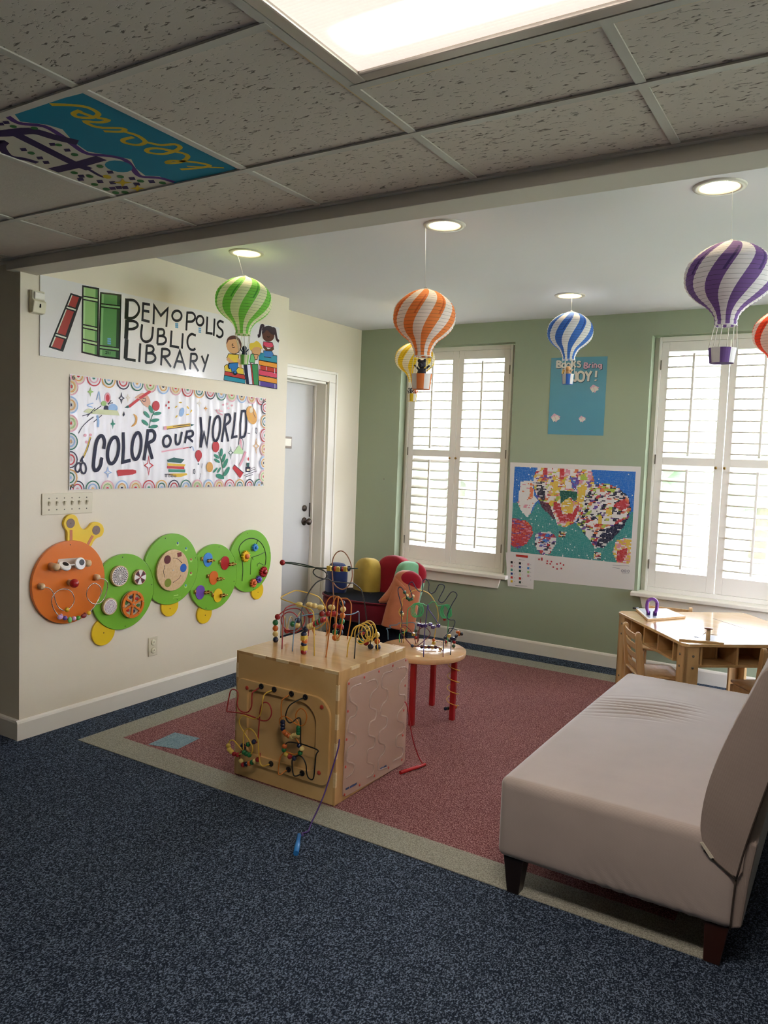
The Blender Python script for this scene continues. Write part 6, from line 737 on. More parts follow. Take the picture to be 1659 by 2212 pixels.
for (y, z), h in zip(c_g2dots, ('5f7fb8', '4a86a8', 'c85a48', 'b04a4a', '5aa0b0')):
    q = disc('bead_well', y, z-.006, .012, .0212, .0218, m_grl, p2, 0); obj('well_bead', B().ball((.022, y, z), .0075, 0, 10, 6, (.4, 1, 1)), mat('well '+h, h, .3), q)
obj('printed_line', B().box(.021, .0213, c_g1logo[0][0], c_g1logo[1][0], c_g1logo[0][1]-.004, c_g1logo[0][1]+.003).box(.021, .0213, c_g1logo[2][0], c_g1logo[3][0], c_g1logo[0][1]-.016, c_g1logo[0][1]-.014), m_grl, p2)
# third green panel
p3 = thing('busy_board', 'green panel with five little latched doors', 'busy board', (0, G3[0], G3[1]-.22), group='caterpillar wall panels')
slab('disc_board', disc_pts(*G3, cuts=[(G2[0], G2[1], G2[2]+.001)]), .003, .021, m_gr, p3)
(fy, fz), (gy_, gz_) = c_feetb
f_ = foot(p3, fy-.005, fz+.012, .066, (G3[0], G3[1], G3[2]+.001)); holes(f_, [(fy, fz)], .014); holes(p3, c_g3hole, .021)
for (y, z), m_, (ly, lz), (hy, hz) in zip(c_g3ov, (m_blu, m_red, m_oran2, m_pur, m_ye), c_latch, c_hinge):
    q = slab('latched_door', [(y+.041*math.cos(2*PI*k/36)*(1+.06*math.sin(2*PI*k/36)), z+.046*math.sin(2*PI*k/36)) for k in range(36)], .021, .026, m_, p3, .001)
    obj('latch', B().box(.026, .031, ly-.020, ly+.024, lz-.012, lz+.010).tube([(.036, ly-.028, lz), (.036, ly+.034, lz-.002)], .0045, 8).ball((.036, ly+.036, lz-.002), .007, 0, 8, 5).box(.026, .040, ly+.012, ly+.020, lz-.012, lz+.011).box(.026, .040, ly-.016, ly-.008, lz-.012, lz+.011), m_gold, q)
    obj('hinge', B().box(.021, .029, hy-.008, hy+.008, hz-.012, hz+.012).tube([(.029, hy, hz-.013), (.029, hy, hz+.013)], .0032, 8), m_gold, q)
# fourth green panel
p4 = thing('busy_board', 'rightmost green panel with gear wheels on slotted tracks', 'busy board', (0, G4[0], G4[1]-.22), group='caterpillar wall panels')
slab('disc_board', disc_pts(*G4, cuts=[(G3[0], G3[1], G3[2]+.001)]), .003, .021, m_gr, p4)
f_ = foot(p4, gy_-.004, gz_+.012, .062, (G4[0], G4[1], G4[2]+.001)); holes(f_, [(gy_, gz_)], .014); holes(p4, c_g4hole, .021)
for tr in (c_g4track, c_g4t2, c_g4t3, c_g4t4, c_g4t5):
    P = [(.0212, y, z) for y, z in tr]; obj('track_groove', B().tube(smooth_path(P, 4) if len(P) > 5 else P, .0032 if len(P) > 5 else .0022, 6), mat('groove dark green', '20361a', .6), p4)
for (y, z), h, R_ in zip(c_gears, ('e8bb22', '4a92d8', 'b01f28', '6a58b8', 'dd6a3a'), (.040, .027, .038, .026, .031)):
    b = B(); N = 13 if R_ > .035 else 10; pts = []
    for k in range(N):
        for g, rr_ in ((0, .80), (.25, .80), (.38, 1), (.62, 1), (.75, .80)): t = 2*PI*(k+g)/N; pts.append((y+R_*rr_*math.cos(t), z+R_*rr_*math.sin(t)))
    q = slab('gear', pts, .026, .044, mat('gear '+h, h, .3), p4, .001)
    obj('gear_knob', B().lathe([(R_*.42, .044), (R_*.42, .056), (R_*.3, .060), (.001, .060)], (0, y, z), 'x', 18), mat('gear hub '+h, {'e8bb22': 'd8713a', 'b01f28': '9a1a22'}.get(h, h), .3), q)
# ------------------------------------------------------------------ posters on the green wall
on_w = lambda off: (lambda a, c, h: (a, YG-off-h, c))
joy = obj('poster', B().prism([(x/10000, z/10000) for x, z in JOY_QUAD], lambda x, z, t: (x, YG-.001-.001*t, z)), mat('teal poster paper', '5f98ac', .18, var=.03, vscale=3, coat=.3), label='teal blue poster about books and joy between the two windows', cat='poster')
art('poster_print', JOY_ART, on_w(.002), joy, {'W': 'd8d2c6', 'p': 'd2a8b8', 'y': 'd8ac5a', 'd': '2a4a5a'}, .3, base=.0004, label='pale rounded lettering and open books')
mos = obj('sticker_poster', B().prism([(x/10000, z/10000) for x, z in MOS_SHEET], lambda x, z, t: (x, YG-.001-.0008*t, z)), mat('white poster paper', 'd9d4cf', .5), label='large white poster with a sticker mosaic of hot air balloons', cat='poster')
def inside(p, poly):
    r = False; n = len(poly)
    for i in range(n):
        (x1, y1), (x2, y2) = poly[i], poly[(i+1) % n]
        if (y1 > p[1]) != (y2 > p[1]) and p[0] < (x2-x1)*(p[1]-y1)/(y2-y1)+x1: r = not r
    return r
MC = {'B': '2a6fc0', 'G': '3f8f8c', 'W': 'e2deda', 'k': '22223a', 'N': '1e2440', 'R': 'b8383e', 'p': 'd890a0', 'y': 'dcb84a', 'o': 'd8764a', 'v': '6a4a9a', 'd': '1f5a50', 'l': 'a8bf4a', 'm': '5a3446', 'b': '3a7ac8'}
MIX = {'Wmix': 'WWWWWWWWpo', 'big': 'WWWWWyplvyoWRW', 'nav': 'WWWWNNvlkWRoW', 'Rm': 'RRRRRpRRvo', 'Vm': 'WWWvvWbRkW', 'Wk': 'WWRky', 'Ym': 'yyyWypW', 'k': 'kkkkWW', 'N': 'NNNNNNW', 'v': 'vvvWb', 'R': 'RRRRRRp', 'm': 'mmmmmk', 'd': 'dddddd', 'o': 'ooooW', 'y': 'yyyyyW', 'p': 'ppppW', 'l': 'lll', 'W': 'WWWW', 'G': 'GGGGGGG'}
rnd = random.Random(11); order = list(MC); b = B(); NXm, NZm = 104, 76
(qx0, qz0), (qx1, qz1) = (.1220/.1*1.0, .795), (2.164, 1.4745); qx0 = 1.2195
runs = {}
for j in range(NZm):
    for i in range(NXm):
        s_, t_ = (i+.5)/NXm, (j+.5)/NZm; c = 'B'; mixn = None
        for zn, poly in MOS_ZONES:
            if inside((s_, t_), poly): mixn = zn
        if mixn:
            key = (mixn, (i+j//2)//3, j//(3 if mixn in ('big', 'nav', 'Wmix', 'Vm') else 1))
            if rnd.random() < .80 and key in runs: c = runs[key]
            else: c = rnd.choice(MIX[mixn]); runs[key] = c
        if c in 'BG' and rnd.random() < .014: c = 'W'
        x, z = qx0+(qx1-qx0)*i/NXm, qz1-(qz1-qz0)*j/NZm; dx, dz = (qx1-qx0)/NXm, (qz1-qz0)/NZm
        g = rnd.choice((.0000, .0006, .0003)); h_ = rnd.choice((0, .0006, .0002))
        b.add([(x+g, YG-.0024, z-dz), (x+dx, YG-.0024, z-dz), (x+dx, YG-.0024, z-h_), (x+g, YG-.0024, z-h_)], [(0, 1, 2, 3)], order.index(c))
obj('sticker_mosaic', b, [mat('sticker '+c, MC[c], .45) for c in order], mos, kind='stuff', label='thousands of square coloured stickers')
b = B()
for x, z in LEG_DOTS: x /= 10000; z /= 10000; b.box(x-.006, x+.006, YG-.0026, YG-.002, z-.006, z+.006)
obj('loose_stickers', b, mat('sticker R', MC['R']), mos, kind='stuff', label='stray red stickers under the picture')
leg = obj('legend_sheet', B().prism([(x/10000, z/10000) for x, z in LEG_SHEET], lambda x, z, t: (x, YG-.003-.0008*t, z)), mat('white sheet paper', 'dcd8d4', .5), label='small white colour key sheet overlapping the mosaic poster', cat='paper sheet')
b = B(); cs = [q[0] for q in LEG_SQ]; uq = sorted(set(cs))
for c, x, z in LEG_SQ: x /= 10000; z /= 10000; b.add([(x-.009, YG-.0042, z-.009), (x+.009, YG-.0042, z-.009), (x+.009, YG-.0042, z+.009), (x-.009, YG-.0042, z+.009)], [(0, 1, 2, 3)], uq.index(c))
obj('colour_key', b, [ink(c, {'N': '2a4080', 't': '4f9a8a', 'l': '9fc07a', 'p': 'cf9296'}, .5) for c in uq], leg, kind='stuff')
art('printed_lines', MOS_PRINT, on_w(.0042), leg, {'D': '8a8a90'}, .5, base=.0002)
nail = obj('wall_nail', B().lathe([(.002, 0), (.002, -.008), (.005, -.009), (.005, -.011), (.001, -.011)], (.006, YG, 1.318), 'y', 10), m_steel, label='tiny nail alone in the green wall beside the first window', cat='nail')
# ------------------------------------------------------------------ hot air balloon lanterns
def lantern(name_label, c, z0, zt, R, colour, dark, th, bask, rot, crew, tilt=0, white='f3f0ea', anchor=None, neck=.042):
    """z0 neck bottom, zt top of envelope, c centre (x,y)"""
    t = thing('balloon_lantern', name_label, 'paper lantern', (c[0], c[1], z0), group='hot air balloon lanterns')
    m1 = mat('paper '+colour, colour, .8, trans=.35); m2 = mat('paper white '+white, white, .8, trans=.35); m3 = mat('paper '+dark, dark, .8, trans=.2)
    Hh = zt-z0; prof = []
    keys = [(0, neck), (.07, neck*1.04), (.15, neck*1.30), (.23, R*.48), (.31, R*.70), (.40, R*.88), (.49, R*.975), (.57, R), (.66, R*.99), (.75, R*.93), (.83, R*.80), (.90, R*.63), (.955, R*.44), (1.0, R*.17)]
    P = smooth_path([(r, h*Hh, 0) for h, r in keys], 6)
    # resample evenly into ribs
    acc = [0]
    for a, b_ in zip(P, P[1:]): acc.append(acc[-1]+(b_-a).length)
    NR = 25; prof = []
    for k in range(NR+1):
        for ds, dr in ((0, -.0022), (.0016, -.0022), (acc[-1]/NR*.5, 0)):
            s_ = min(acc[-1], acc[-1]*k/NR+ds); i = max(j for j in range(len(acc)) if acc[j] <= s_+1e-9); i = min(i, len(P)-2)
            q = P[i].lerp(P[i+1], (s_-acc[i])/max(1e-9, acc[i+1]-acc[i])); prof.append((q.x+dr, q.y))
            if k == NR: break
    b = B(); N = 96; n = len(prof)
    for k, (r, h) in enumerate(prof):
        u = h/Hh; sw = math.radians(rot)+1.12*max(0, u-.12)**1.2
        for i in range(N): a = 2*PI*i/N+sw; b.v.append((c[0]+r*math.cos(a), c[1]+r*math.sin(a), z0+h))
    for k in range(n-1):
        for i in range(N):
            j = i % 12; mi = 0 if j < 6 else 1
            if mi == 0 and j in (4, 5) and .55 < prof[k][1]/Hh < .86 and j == 4: mi = 2
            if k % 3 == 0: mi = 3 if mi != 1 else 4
            b.f.append((k*N+i, k*N+(i+1) % N, (k+1)*N+(i+1) % N, (k+1)*N+i)); b.m.append(mi); b.sm.add(len(b.f)-1)
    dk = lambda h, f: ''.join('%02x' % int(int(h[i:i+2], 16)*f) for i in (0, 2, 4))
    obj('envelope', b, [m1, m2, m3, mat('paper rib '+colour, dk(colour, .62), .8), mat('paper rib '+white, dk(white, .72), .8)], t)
    obj('neck_hoop', B().tube([(c[0]+neck*math.cos(2*PI*k/24), c[1]+neck*math.sin(2*PI*k/24), z0) for k in range(24)], .0022, 6, True).tube([(c[0]+R*.16*math.cos(2*PI*k/16), c[1]+R*.16*math.sin(2*PI*k/16), zt) for k in range(16)], .0015, 6, True), m2, t)
    bx_, by_, bz, bh, br = bask
    sg = B(); NS = 6
    for k in range(NS):
        a = 2*PI*k/NS+.4; sg.tube([(c[0]+neck*math.cos(a), c[1]+neck*math.sin(a), z0), (bx_+br*math.cos(a), by_+br*math.sin(a), bz+bh)], .0018, 5)
    obj('basket_strings', sg, mat('white string', 'dcd8cc', .8), t)
    b = B(); prof = [(br*.86, bz), (br, bz+bh), (br*.96, bz+bh), (br*.82, bz+.004), (.001, bz+.004)]
    N = 32
    for r, h in prof:
        for i in range(N): a = 2*PI*i/N; b.v.append((bx_+r*math.cos(a), by_+r*math.sin(a), h))
    b.v.append((bx_, by_, bz)); 
    for k in range(len(prof)-1):
        for i in range(N): b.f.append((k*N+i, k*N+(i+1) % N, (k+1)*N+(i+1) % N, (k+1)*N+i)); b.m.append((i//4) % 2)
    for i in range(N): b.f.append((len(b.v)-1, (i+1) % N, i)); b.m.append(0)
    obj('basket', b, [m1 if bask[4] > .0 else m1, m2], t)
    if crew:
        for k, (dx, col, s_, ears) in enumerate(crew):
            fx, fy, fz = bx_+dx*.9, by_+dx*.5, bz+bh*.55
            b = B().ball((fx, fy, fz+.026*s_), .020*s_, 0, 12, 8, (1, .7, 1.4)).ball((fx, fy, fz+.066*s_), .017*s_, 0, 12, 8, (1, .8, 1))
            if ears: b.ball((fx-.013*s_, fy, fz+.080*s_), .0075*s_, 0, 8, 6).ball((fx+.013*s_, fy, fz+.080*s_), .0075*s_, 0, 8, 6).ball((fx+.002*s_, fy-.014*s_, fz+.061*s_), .008*s_, 0, 8, 6)
            b.tube([(fx-.012*s_, fy, fz+.044*s_), (fx-.034*s_, fy, fz+.064*s_)], .004*s_, 6).tube([(fx+.012*s_, fy, fz+.044*s_), (fx+.034*s_, fy, fz+.060*s_)], .004*s_, 6)
            obj('passenger_figure', b, mat('figure '+col, col, .7), t)
    ax_ = anchor or (c[0], c[1])
    obj('hanging_thread', B().tube([(c[0], c[1], zt-.01), (c[0]+(ax_[0]-c[0])*.5, c[1]+(ax_[1]-c[1])*.5, (zt+H)/2), (ax_[0], ax_[1], H-.006)], .0008, 5), mat('clear thread', 'cfcfca', .4), t)
    obj('thread_hook', B().tube([(c[0]-R*.16, c[1], zt), (c[0], c[1], zt+.012), (c[0]+R*.16, c[1], zt)], .0012, 5), m_steel, t)
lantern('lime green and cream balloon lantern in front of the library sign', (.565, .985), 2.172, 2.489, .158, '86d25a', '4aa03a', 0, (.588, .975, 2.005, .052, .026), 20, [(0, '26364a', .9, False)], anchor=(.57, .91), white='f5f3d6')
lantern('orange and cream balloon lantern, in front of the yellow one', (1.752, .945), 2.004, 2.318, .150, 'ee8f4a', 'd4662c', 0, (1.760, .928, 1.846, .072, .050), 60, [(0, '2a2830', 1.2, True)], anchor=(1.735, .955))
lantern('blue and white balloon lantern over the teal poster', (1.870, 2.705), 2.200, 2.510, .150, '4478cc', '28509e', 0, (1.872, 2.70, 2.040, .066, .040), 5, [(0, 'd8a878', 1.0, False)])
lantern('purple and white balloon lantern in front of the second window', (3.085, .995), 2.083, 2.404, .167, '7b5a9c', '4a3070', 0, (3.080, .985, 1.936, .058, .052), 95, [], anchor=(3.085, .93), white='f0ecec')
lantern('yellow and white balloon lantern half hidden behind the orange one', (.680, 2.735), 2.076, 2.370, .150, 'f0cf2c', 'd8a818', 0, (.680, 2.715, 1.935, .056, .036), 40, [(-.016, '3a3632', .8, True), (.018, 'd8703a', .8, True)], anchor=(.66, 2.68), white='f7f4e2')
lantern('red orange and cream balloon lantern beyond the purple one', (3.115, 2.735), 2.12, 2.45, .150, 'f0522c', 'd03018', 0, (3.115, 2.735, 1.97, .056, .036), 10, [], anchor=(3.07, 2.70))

# ------------------------------------------------------------------ activity cube
m_cube = wood('birch plywood cube', 'b98f58', 'd3ab74', .28, 3, (1, 6, 1), .35); m_end = wood('plywood end grain', 'd9bd8c', 'e8d2a6', .5, 8); m_fpl = wood('golden plywood panel', 'cda467', 'dfbd84', .32, 3, (1, 5, 1), .3)
WC = {'r': 'a02a2a', 'y': 'd9b245', 'o': 'c9782c', 'k': '1c1d1c', 'K': '1e2320', 'b': '5f7f96', 'C': '9a6a48', 'D': '14301f', 'd': 'c9b070', 'n': '1d2747', 'g': '45b070', 'm': '6e2530', 'v': '4f3a86'}
BC = {'r': '9a1f24', 'g': '1d6b3c', 'o': 'c9662a', 'c': 'dcc47e', 'n': '1b2340', 'y': 'd9bb55', 'v': '43306e', 'D': '2f4a38', 'k': '1a1a1c'}
CX0, CX1, CY0, CY1, CZ = 1.165, 1.745, .340, .905, .595
cube = thing('activity_cube', 'big birch play cube with bead wires on its top and front', 'activity cube', (1.455, .62, 0))
obj('front_panel', B().box(CX0+.012, CX1-.012, CY0, CY0+.012, .006, CZ-.012), m_fpl, cube); obj('back_panel', B().box(CX0+.012, CX1-.012, CY1-.012, CY1, .006, CZ-.012), m_cube, cube)
obj('side_panel', B().box(CX0, CX0+.012, CY0, CY1, .006, CZ-.012), m_cube, cube); obj('side_panel', B().box(CX1-.012, CX1, CY0, CY1, .006, CZ-.012), m_cube, cube)
obj('top_panel', B().box(CX0, CX1, CY0, CY1, CZ-.012, CZ), m_cube, cube)
obj('carpet_skirt', B().box(CX0+.01, CX1-.01, CY0+.008, CY1-.01, 0, .008), mat('rusty red felt', '5a2018', .9), cube)
for k in range(4):   # finger joints, proud by a hair
    w_ = .072
    for (o, ax) in (((CX0+.10+k*.135, CY0-.0012, CZ-.0125), (w_, 0, 0)), ((CX0+.10+k*.135, CY1-.011, CZ-.0125), (w_, 0, 0))):
        obj('finger_joint', B().obox(o, ax, (0, .0125, 0), (0, 0, .0137)), m_end, cube, bevel=.0008)
    obj('finger_joint', B().obox((CX1-.011, CY0+.095+k*.125, CZ-.0125), (.0125, 0, 0), (0, w_*.9, 0), (0, 0, .0137)), m_end, cube, bevel=.0008)
    for (x, y) in ((CX1-.011, CY0-.0012), (CX1-.011, CY1-.011), (CX0-.0012, CY0-.0012)):
        obj('finger_joint', B().obox((x, y, .085+k*.128), (.0125, 0, 0), (0, .0125, 0), (0, 0, .068)), m_end, cube, bevel=.0008)
# front bead panel: raised frame with an arched recess
out_, inn = front_plate[:8], front_plate[8:]
def resample(P, n):
    P = [Vector((x, z, 0)) for x, z in P]; Q = smooth_path(P, 8, True); acc = [0]
    for a, c in zip(Q, Q[1:]+Q[:1]): acc.append(acc[-1]+(c-a).length)
    Q.append(Q[0]); o = []
    for k in range(n):
        s_ = acc[-1]*k/n; i = max(j for j in range(len(acc)-1) if acc[j] <= s_+1e-9); o.append(Q[i].lerp(Q[i+1], (s_-acc[i])/max(1e-9, acc[i+1]-acc[i])))
    return o
def rrect(x0, x1, z0, z1, rt, rb, n=10):
    P = []
    for cx, cz, r, a0 in ((x1-rt, z1-rt, rt, 0), (x0+rb, z1-rb, rb, PI/2), (x0+rb, z0+rb, rb, PI), (x1-rb*1.3, z0+rb*1.3, rb*1.3, 1.5*PI)):
        for k in range(n): a = a0+PI/2*k/(n-1); P.append((cx+r*math.cos(a), cz+r*math.sin(a)))
    return P
o_, i_ = rrect(1.180, 1.714, .083, .470, .085, .03), rrect(1.245, 1.640, .130, .430, .085, .03)
b = B(); n = len(o_)
for P, y in ((o_, CY0), (o_, CY0-.012), (i_, CY0-.012), (i_, CY0)): b.v += [(x, y, z) for x, z in P]
for q in range(3):
    for k in range(n): b.f.append((q*n+k, q*n+(k+1) % n, (q+1)*n+(k+1) % n, (q+1)*n+k)); b.m.append(0)
obj('bead_panel_frame', b, m_fpl, cube, bevel=.003)
for p in front_holes:
    obj('wire_socket', B().lathe([(.013, -.0125), (.013, -.016), (.006, -.016), (.005, -.010)], (p[0], CY0, p[2]), 'y', 14), m_blk, cube)
for p in front_screws: obj('screw_cap', B().ball((p[0], CY0-.012, p[2]), .010, 0, 12, 6, (1, .5, 1)), mat('red screw cap', 'b03a28', .4), cube)
def wires(ws, r, par, n=4):
    for c, P in ws: obj('wire', B().tube(smooth_path(P, n), r, 7), mat('wire '+WC[c], WC[c], .3), par)
BM = {}
def bead(kind, c, p, par, r):
    k = (kind, c, r)
    if k in BM: o = BM[k].copy(); COL.objects.link(o); o.parent = par
    else:
        b = B()
        if kind == 's': b.ball((0, 0, 0), r, 0, 14, 9)
        elif kind == 'c': b.box(-r*.85, r*.85, -r*.85, r*.85, -r*.85, r*.85)
        elif kind == 'f': b.lathe([(r*.3, -r*.35), (r*.9, -r*.3), (r*.9, r*.3), (r*.3, r*.35)], (0, 0, 0), 'x', 14)
        else: b.lathe([(r*.5, -r*1.2), (r*.9, -r*.6), (r*.9, r*.6), (r*.5, r*1.2)], (0, 0, 0), 'x', 14)
        o = obj('bead', b, mat('bead '+BC[c], BC[c], .22, coat=.3), par, local=True, bevel=.002 if kind == 'c' else 0); BM[k] = o
    o.location = Vector(p)-WPOS[par.name]
wires(front_wires, .0030, cube)
for c, x, y, z in front_beads: bead('s', c, (x, y, z), cube, .0115)
wires(top_wires, .0030, cube)
for kind, c, x, y, z in top_beads: bead(kind, c, (x, y, z), cube, .0145)
# clear marble run panel on the right side
m_plex = glassy('clear acrylic', hx('d8b8a8'), .12, .45)
sp = obj('maze_panel', B().prism(side_plate, lambda y, z, t: (CX1+.001+.006*t, y, z)), m_plex, cube, bevel=.002, label='clear acrylic panel with wavy channels')
m_chan = glassy('acrylic channel edge', hx('dcc4b4'), .1, .68)
for w_ in side_waves: obj('maze_channel', B().tube(smooth_path([(CX1+.0080, y, z) for y, z in w_], 5), .0046, 7), m_chan, sp)
for y, z in side_screws: obj('screw_cap', B().ball((CX1+.007, y, z), .0065, 0, 10, 6, (.5, 1, 1)), mat('red screw cap', 'b03a28', .4), sp)
b = B()
for y, z in side_marks: b.box(CX1+.0072, CX1+.0078, y-.013, y+.013, z-.005, z+.004)
obj('blue_print_marks', b, mat('blue print', '2f4a78', .4), sp)
# cords with magnetic wands
def wand(name, label, cat, P, col, cordcol, tip, tr):
    t = thing(name, label, cat, tip[0])
    obj('cord', B().tube(smooth_path(P, 6), .0032, 6), mat('cord '+cordcol, cordcol, .6), t)
    obj('wand', B().tube(tip, tr, 12), mat('wand '+col, col, .25, coat=.3), t)
    return t
wand('magnet_wand', 'blue magnet wand on a purple cord lying on the navy carpet', 'magnet wand', [(1.752, .352, .300), (1.757, .330, .25), (1.752, .25, .09), (1.757, .165, .010), (1.790, .095, .006), (1.780, .070, .006), (1.796, .055, .009), (1.790, .036, .010)], '2f7fc8', '4a2f78', [(1.789, .038, .011), (1.864, -.076, .011)], .0105)
wand('magnet_wand', 'red magnet pen on a red cord lying on the maroon carpet', 'magnet wand', [(1.760, .892, .330), (1.772, .90, .30), (1.795, .915, .16), (1.815, .945, .06), (1.842, .950, .018)], 'b8242a', '9a2028', [(1.800, .805, .012), (1.816, .860, .012), (1.832, .910, .012), (1.848, .965, .012)], .0085)
# ------------------------------------------------------------------ round bead table
m_ttop = wood('pale varnished table top', 'd9a878', 'e6bd92', .18, 2, (1, 7, 1), .5); m_rleg = mat('red painted leg', 'a31c24', .35)
TX, TY, TZ, TR = 1.452, 1.622, .40, .255
rt = thing('bead_table', 'round birch table with red legs and bead wires behind the cube', 'play table', (TX, TY, 0))
obj('table_top', B().lathe([(.001, TZ-.028), (TR-.002, TZ-.028), (TR, TZ-.026), (TR, TZ-.003), (TR-.002, TZ), (.001, TZ)], (TX, TY, 0), 'z', 64), m_ttop, rt)
for lx, ly in ((1.501, 1.432), (1.424, 1.818), (1.645, 1.656), (1.265, 1.60)): obj('leg', B().box(lx-.015, lx+.015, ly-.015, ly+.015, 0, TZ-.028), m_rleg, rt, bevel=.005)
wires(table_wires, .0027, rt)
for kind, c, x, y, z in table_beads: bead(kind, c, (x, y, z), rt, .0105)
hp = [(1.645+.036*math.cos(a*.28), 1.656+.036*math.sin(a*.28), .372-.0031*a) for a in range(0, 96)]
obj('coil_wire', B().tube(hp, .0022, 6), mat('wire d9b245', 'd9b245', .3), rt)
for k, c in enumerate('onokn'): bead('s', c, (hp[-1][0]-.012*k, hp[-1][1]-.008*k-.006, .072-.003*k), rt, .0105)
# ------------------------------------------------------------------ hand shaped chair in the corner
def fab(n, c, sh=.3): return mat('fabric '+n, c, .95, var=.06, vscale=20, bump=.25, bscale=400, sheen=sh, spec=.2)
fm, fn_, fb_, fy_, fr_, fg_, fp_ = fab('maroon', '64121f'), fab('navy', '0a0e19', 0), fab('blue', '24305a'), fab('yellow', 'b79b48'), fab('red', '8a1220'), fab('mint', '78ad86'), fab('peach', 'b8704e')
hc = thing('hand_chair', 'plush child chair shaped like a hand with five coloured fingers', 'chair', (.28, 2.93, 0))
def plan(k, n=40):
    """outline of the palm seen from above, k scales it"""
    P = [(-.10, 2.72), (.08, 2.60), (.34, 2.58), (.54, 2.62), (.64, 2.74), (.64, 2.95), (.54, 3.12), (.34, 3.20), (.08, 3.14), (-.10, 2.98)]
    c = Vector((.27, 2.88, 0)); return [((p-c)*k+c) for p in smooth_path([(x, y, 0) for x, y in P], 4, True)]
def layer(name, k, z0, z1, m, soft=.03):
    b = B(); P = plan(k); n = len(P); Q = [(k-.0, z0+soft*.2)]; rows = []
    for kk, z in ((k*.9, z0), (k*.97, z0+soft*.3), (k, z0+soft), (k, z1-soft), (k*.97, z1-soft*.3), (k*.9, z1), (k*.5, z1+.008), (k*.02, z1+.012)): rows.append([(p.x, p.y, z) for p in plan(kk)])
    for r in rows: b.v += r
    for i in range(len(rows)-1):
        for j in range(n): b.f.append((i*n+j, i*n+(j+1) % n, (i+1)*n+(j+1) % n, (i+1)*n+j)); b.m.append(0); b.sm.add(len(b.f)-1)
    return obj(name, b, m, hc)
layer('base', .84, 0, .235, fn_); layer('front_cushion', .97, .225, .392, fm); layer('seat_cushion', .985, .378, .402, fn_, .012)
obj('seat_piping', B().tube([(p.x, p.y, .392) for p in plan(.972)], .008, 8, True), fm, hc)
def finger(name, base, top, w, d, m, label, tip=None, ang=0, flare=0):
    """thick upholstered finger from base to top, rounded at the tip"""
    base, top = Vector(base), Vector(top); ax = (top-base); L = ax.length; az = ax.normalized(); a_x = Vector((math.cos(ang), math.sin(ang), 0)); ay = az.cross(a_x).normalized(); a_x = ay.cross(az)
    b = B(); N = 44; rows = 44
    for i in range(rows+1):
        u = i/rows; h = u*L
        s_ = 1 if h < L-w*.38 else max(.0004, 1-((h-(L-w*.38))/(w*.38))**2.2)**.5; bulge = 1+.05*math.sin(PI*min(1, u*1.2))
        for k in range(N):
            a = 2*PI*k/N; ca, sa = math.cos(a), math.sin(a)
            e = .62; px_ = math.copysign(abs(ca)**e, ca)*w/2*s_*bulge*(1+flare*(1-u)**2); py_ = math.copysign(abs(sa)**e, sa)*d/2*(s_**.5)*bulge
            b.v.append(base+az*h+a_x*px_+ay*py_)
    for i in range(rows):
        for k in range(N):
            b.f.append((i*N+k, i*N+(k+1) % N, (i+1)*N+(k+1) % N, (i+1)*N+k)); b.sm.add(len(b.f)-1)
            b.m.append(0)
    b.f.append(tuple(range(N))[::-1]); b.m.append(0); b.f.append(tuple(rows*N+k for k in range(N))); b.m.append(0)
    o = obj(name, b, m, hc, label=label)
    if tip:
        def surf(a, u, lift):
            h = u*L; s_ = 1 if h < L-w*.38 else max(.0004, 1-((h-(L-w*.38))/(w*.38))**2.2)**.5; bulge = 1+.05*math.sin(PI*min(1, u*1.2)); e = .62; ca, sa = math.cos(a), math.sin(a)
            px_ = math.copysign(abs(ca)**e, ca)*(w/2*s_*bulge*(1+flare*(1-u)**2)+lift); py_ = math.copysign(abs(sa)**e, sa)*(d/2*(s_**.5)*bulge+lift)
            return base+az*(h+lift*max(0, (u-.85)/.15))+a_x*px_+ay*py_
        nb = B(); R, K = 12, 48
        for i in range(R+1):
            for k in range(K):
                t = 2*PI*k/K; q = max(i/R, .001); nb.v.append(surf(tip[0]+tip[1]*q*math.cos(t), min(.999, tip[2]+tip[3]*q*math.sin(t)), .004*(1-q**4)+.0004))
        for i in range(R):
            for k in range(K): nb.f.append((i*K+k, i*K+(k+1) % K, (i+1)*K+(k+1) % K, (i+1)*K+k)); nb.m.append(0); nb.sm.add(len(nb.f)-1)
        obj('nail', nb, fr_, o, label='red nail')
    return o
finger('finger', (-.02, 2.80, .38), (-.050, 2.86, .632), .255, .15, fb_, 'navy blue little finger', None, -.75)
finger('finger', (.16, 2.99, .38), (.118, 3.06, .668), .255, .16, fy_, 'yellow ring finger', None, -.45)
finger('finger', (.36, 3.07, .38), (.340, 3.13, .706), .300, .17, fr_, 'dark red middle finger', None, -.15)
finger('finger', (.545, 2.93, .34), (.590, 3.00, .690), .230, .17, fg_, 'mint green index finger with a red nail', (-.75, .75, .86, .26), .9)
finger('thumb', (.640, 2.70, .215), (.690, 2.77, .655), .215, .18, fp_, 'peach thumb with a red nail', (-.95, 1.05, .91, .16), .55, .18)
obj('thumb_web', B().tube(smooth_path([(.66, 2.72, .56), (.60, 2.685, .48), (.545, 2.65, .432), (.508, 2.628, .412)], 4), [.085-.076*(k/12)**.8 for k in range(13)], 14), fp_, hc, label='peach base of the thumb')
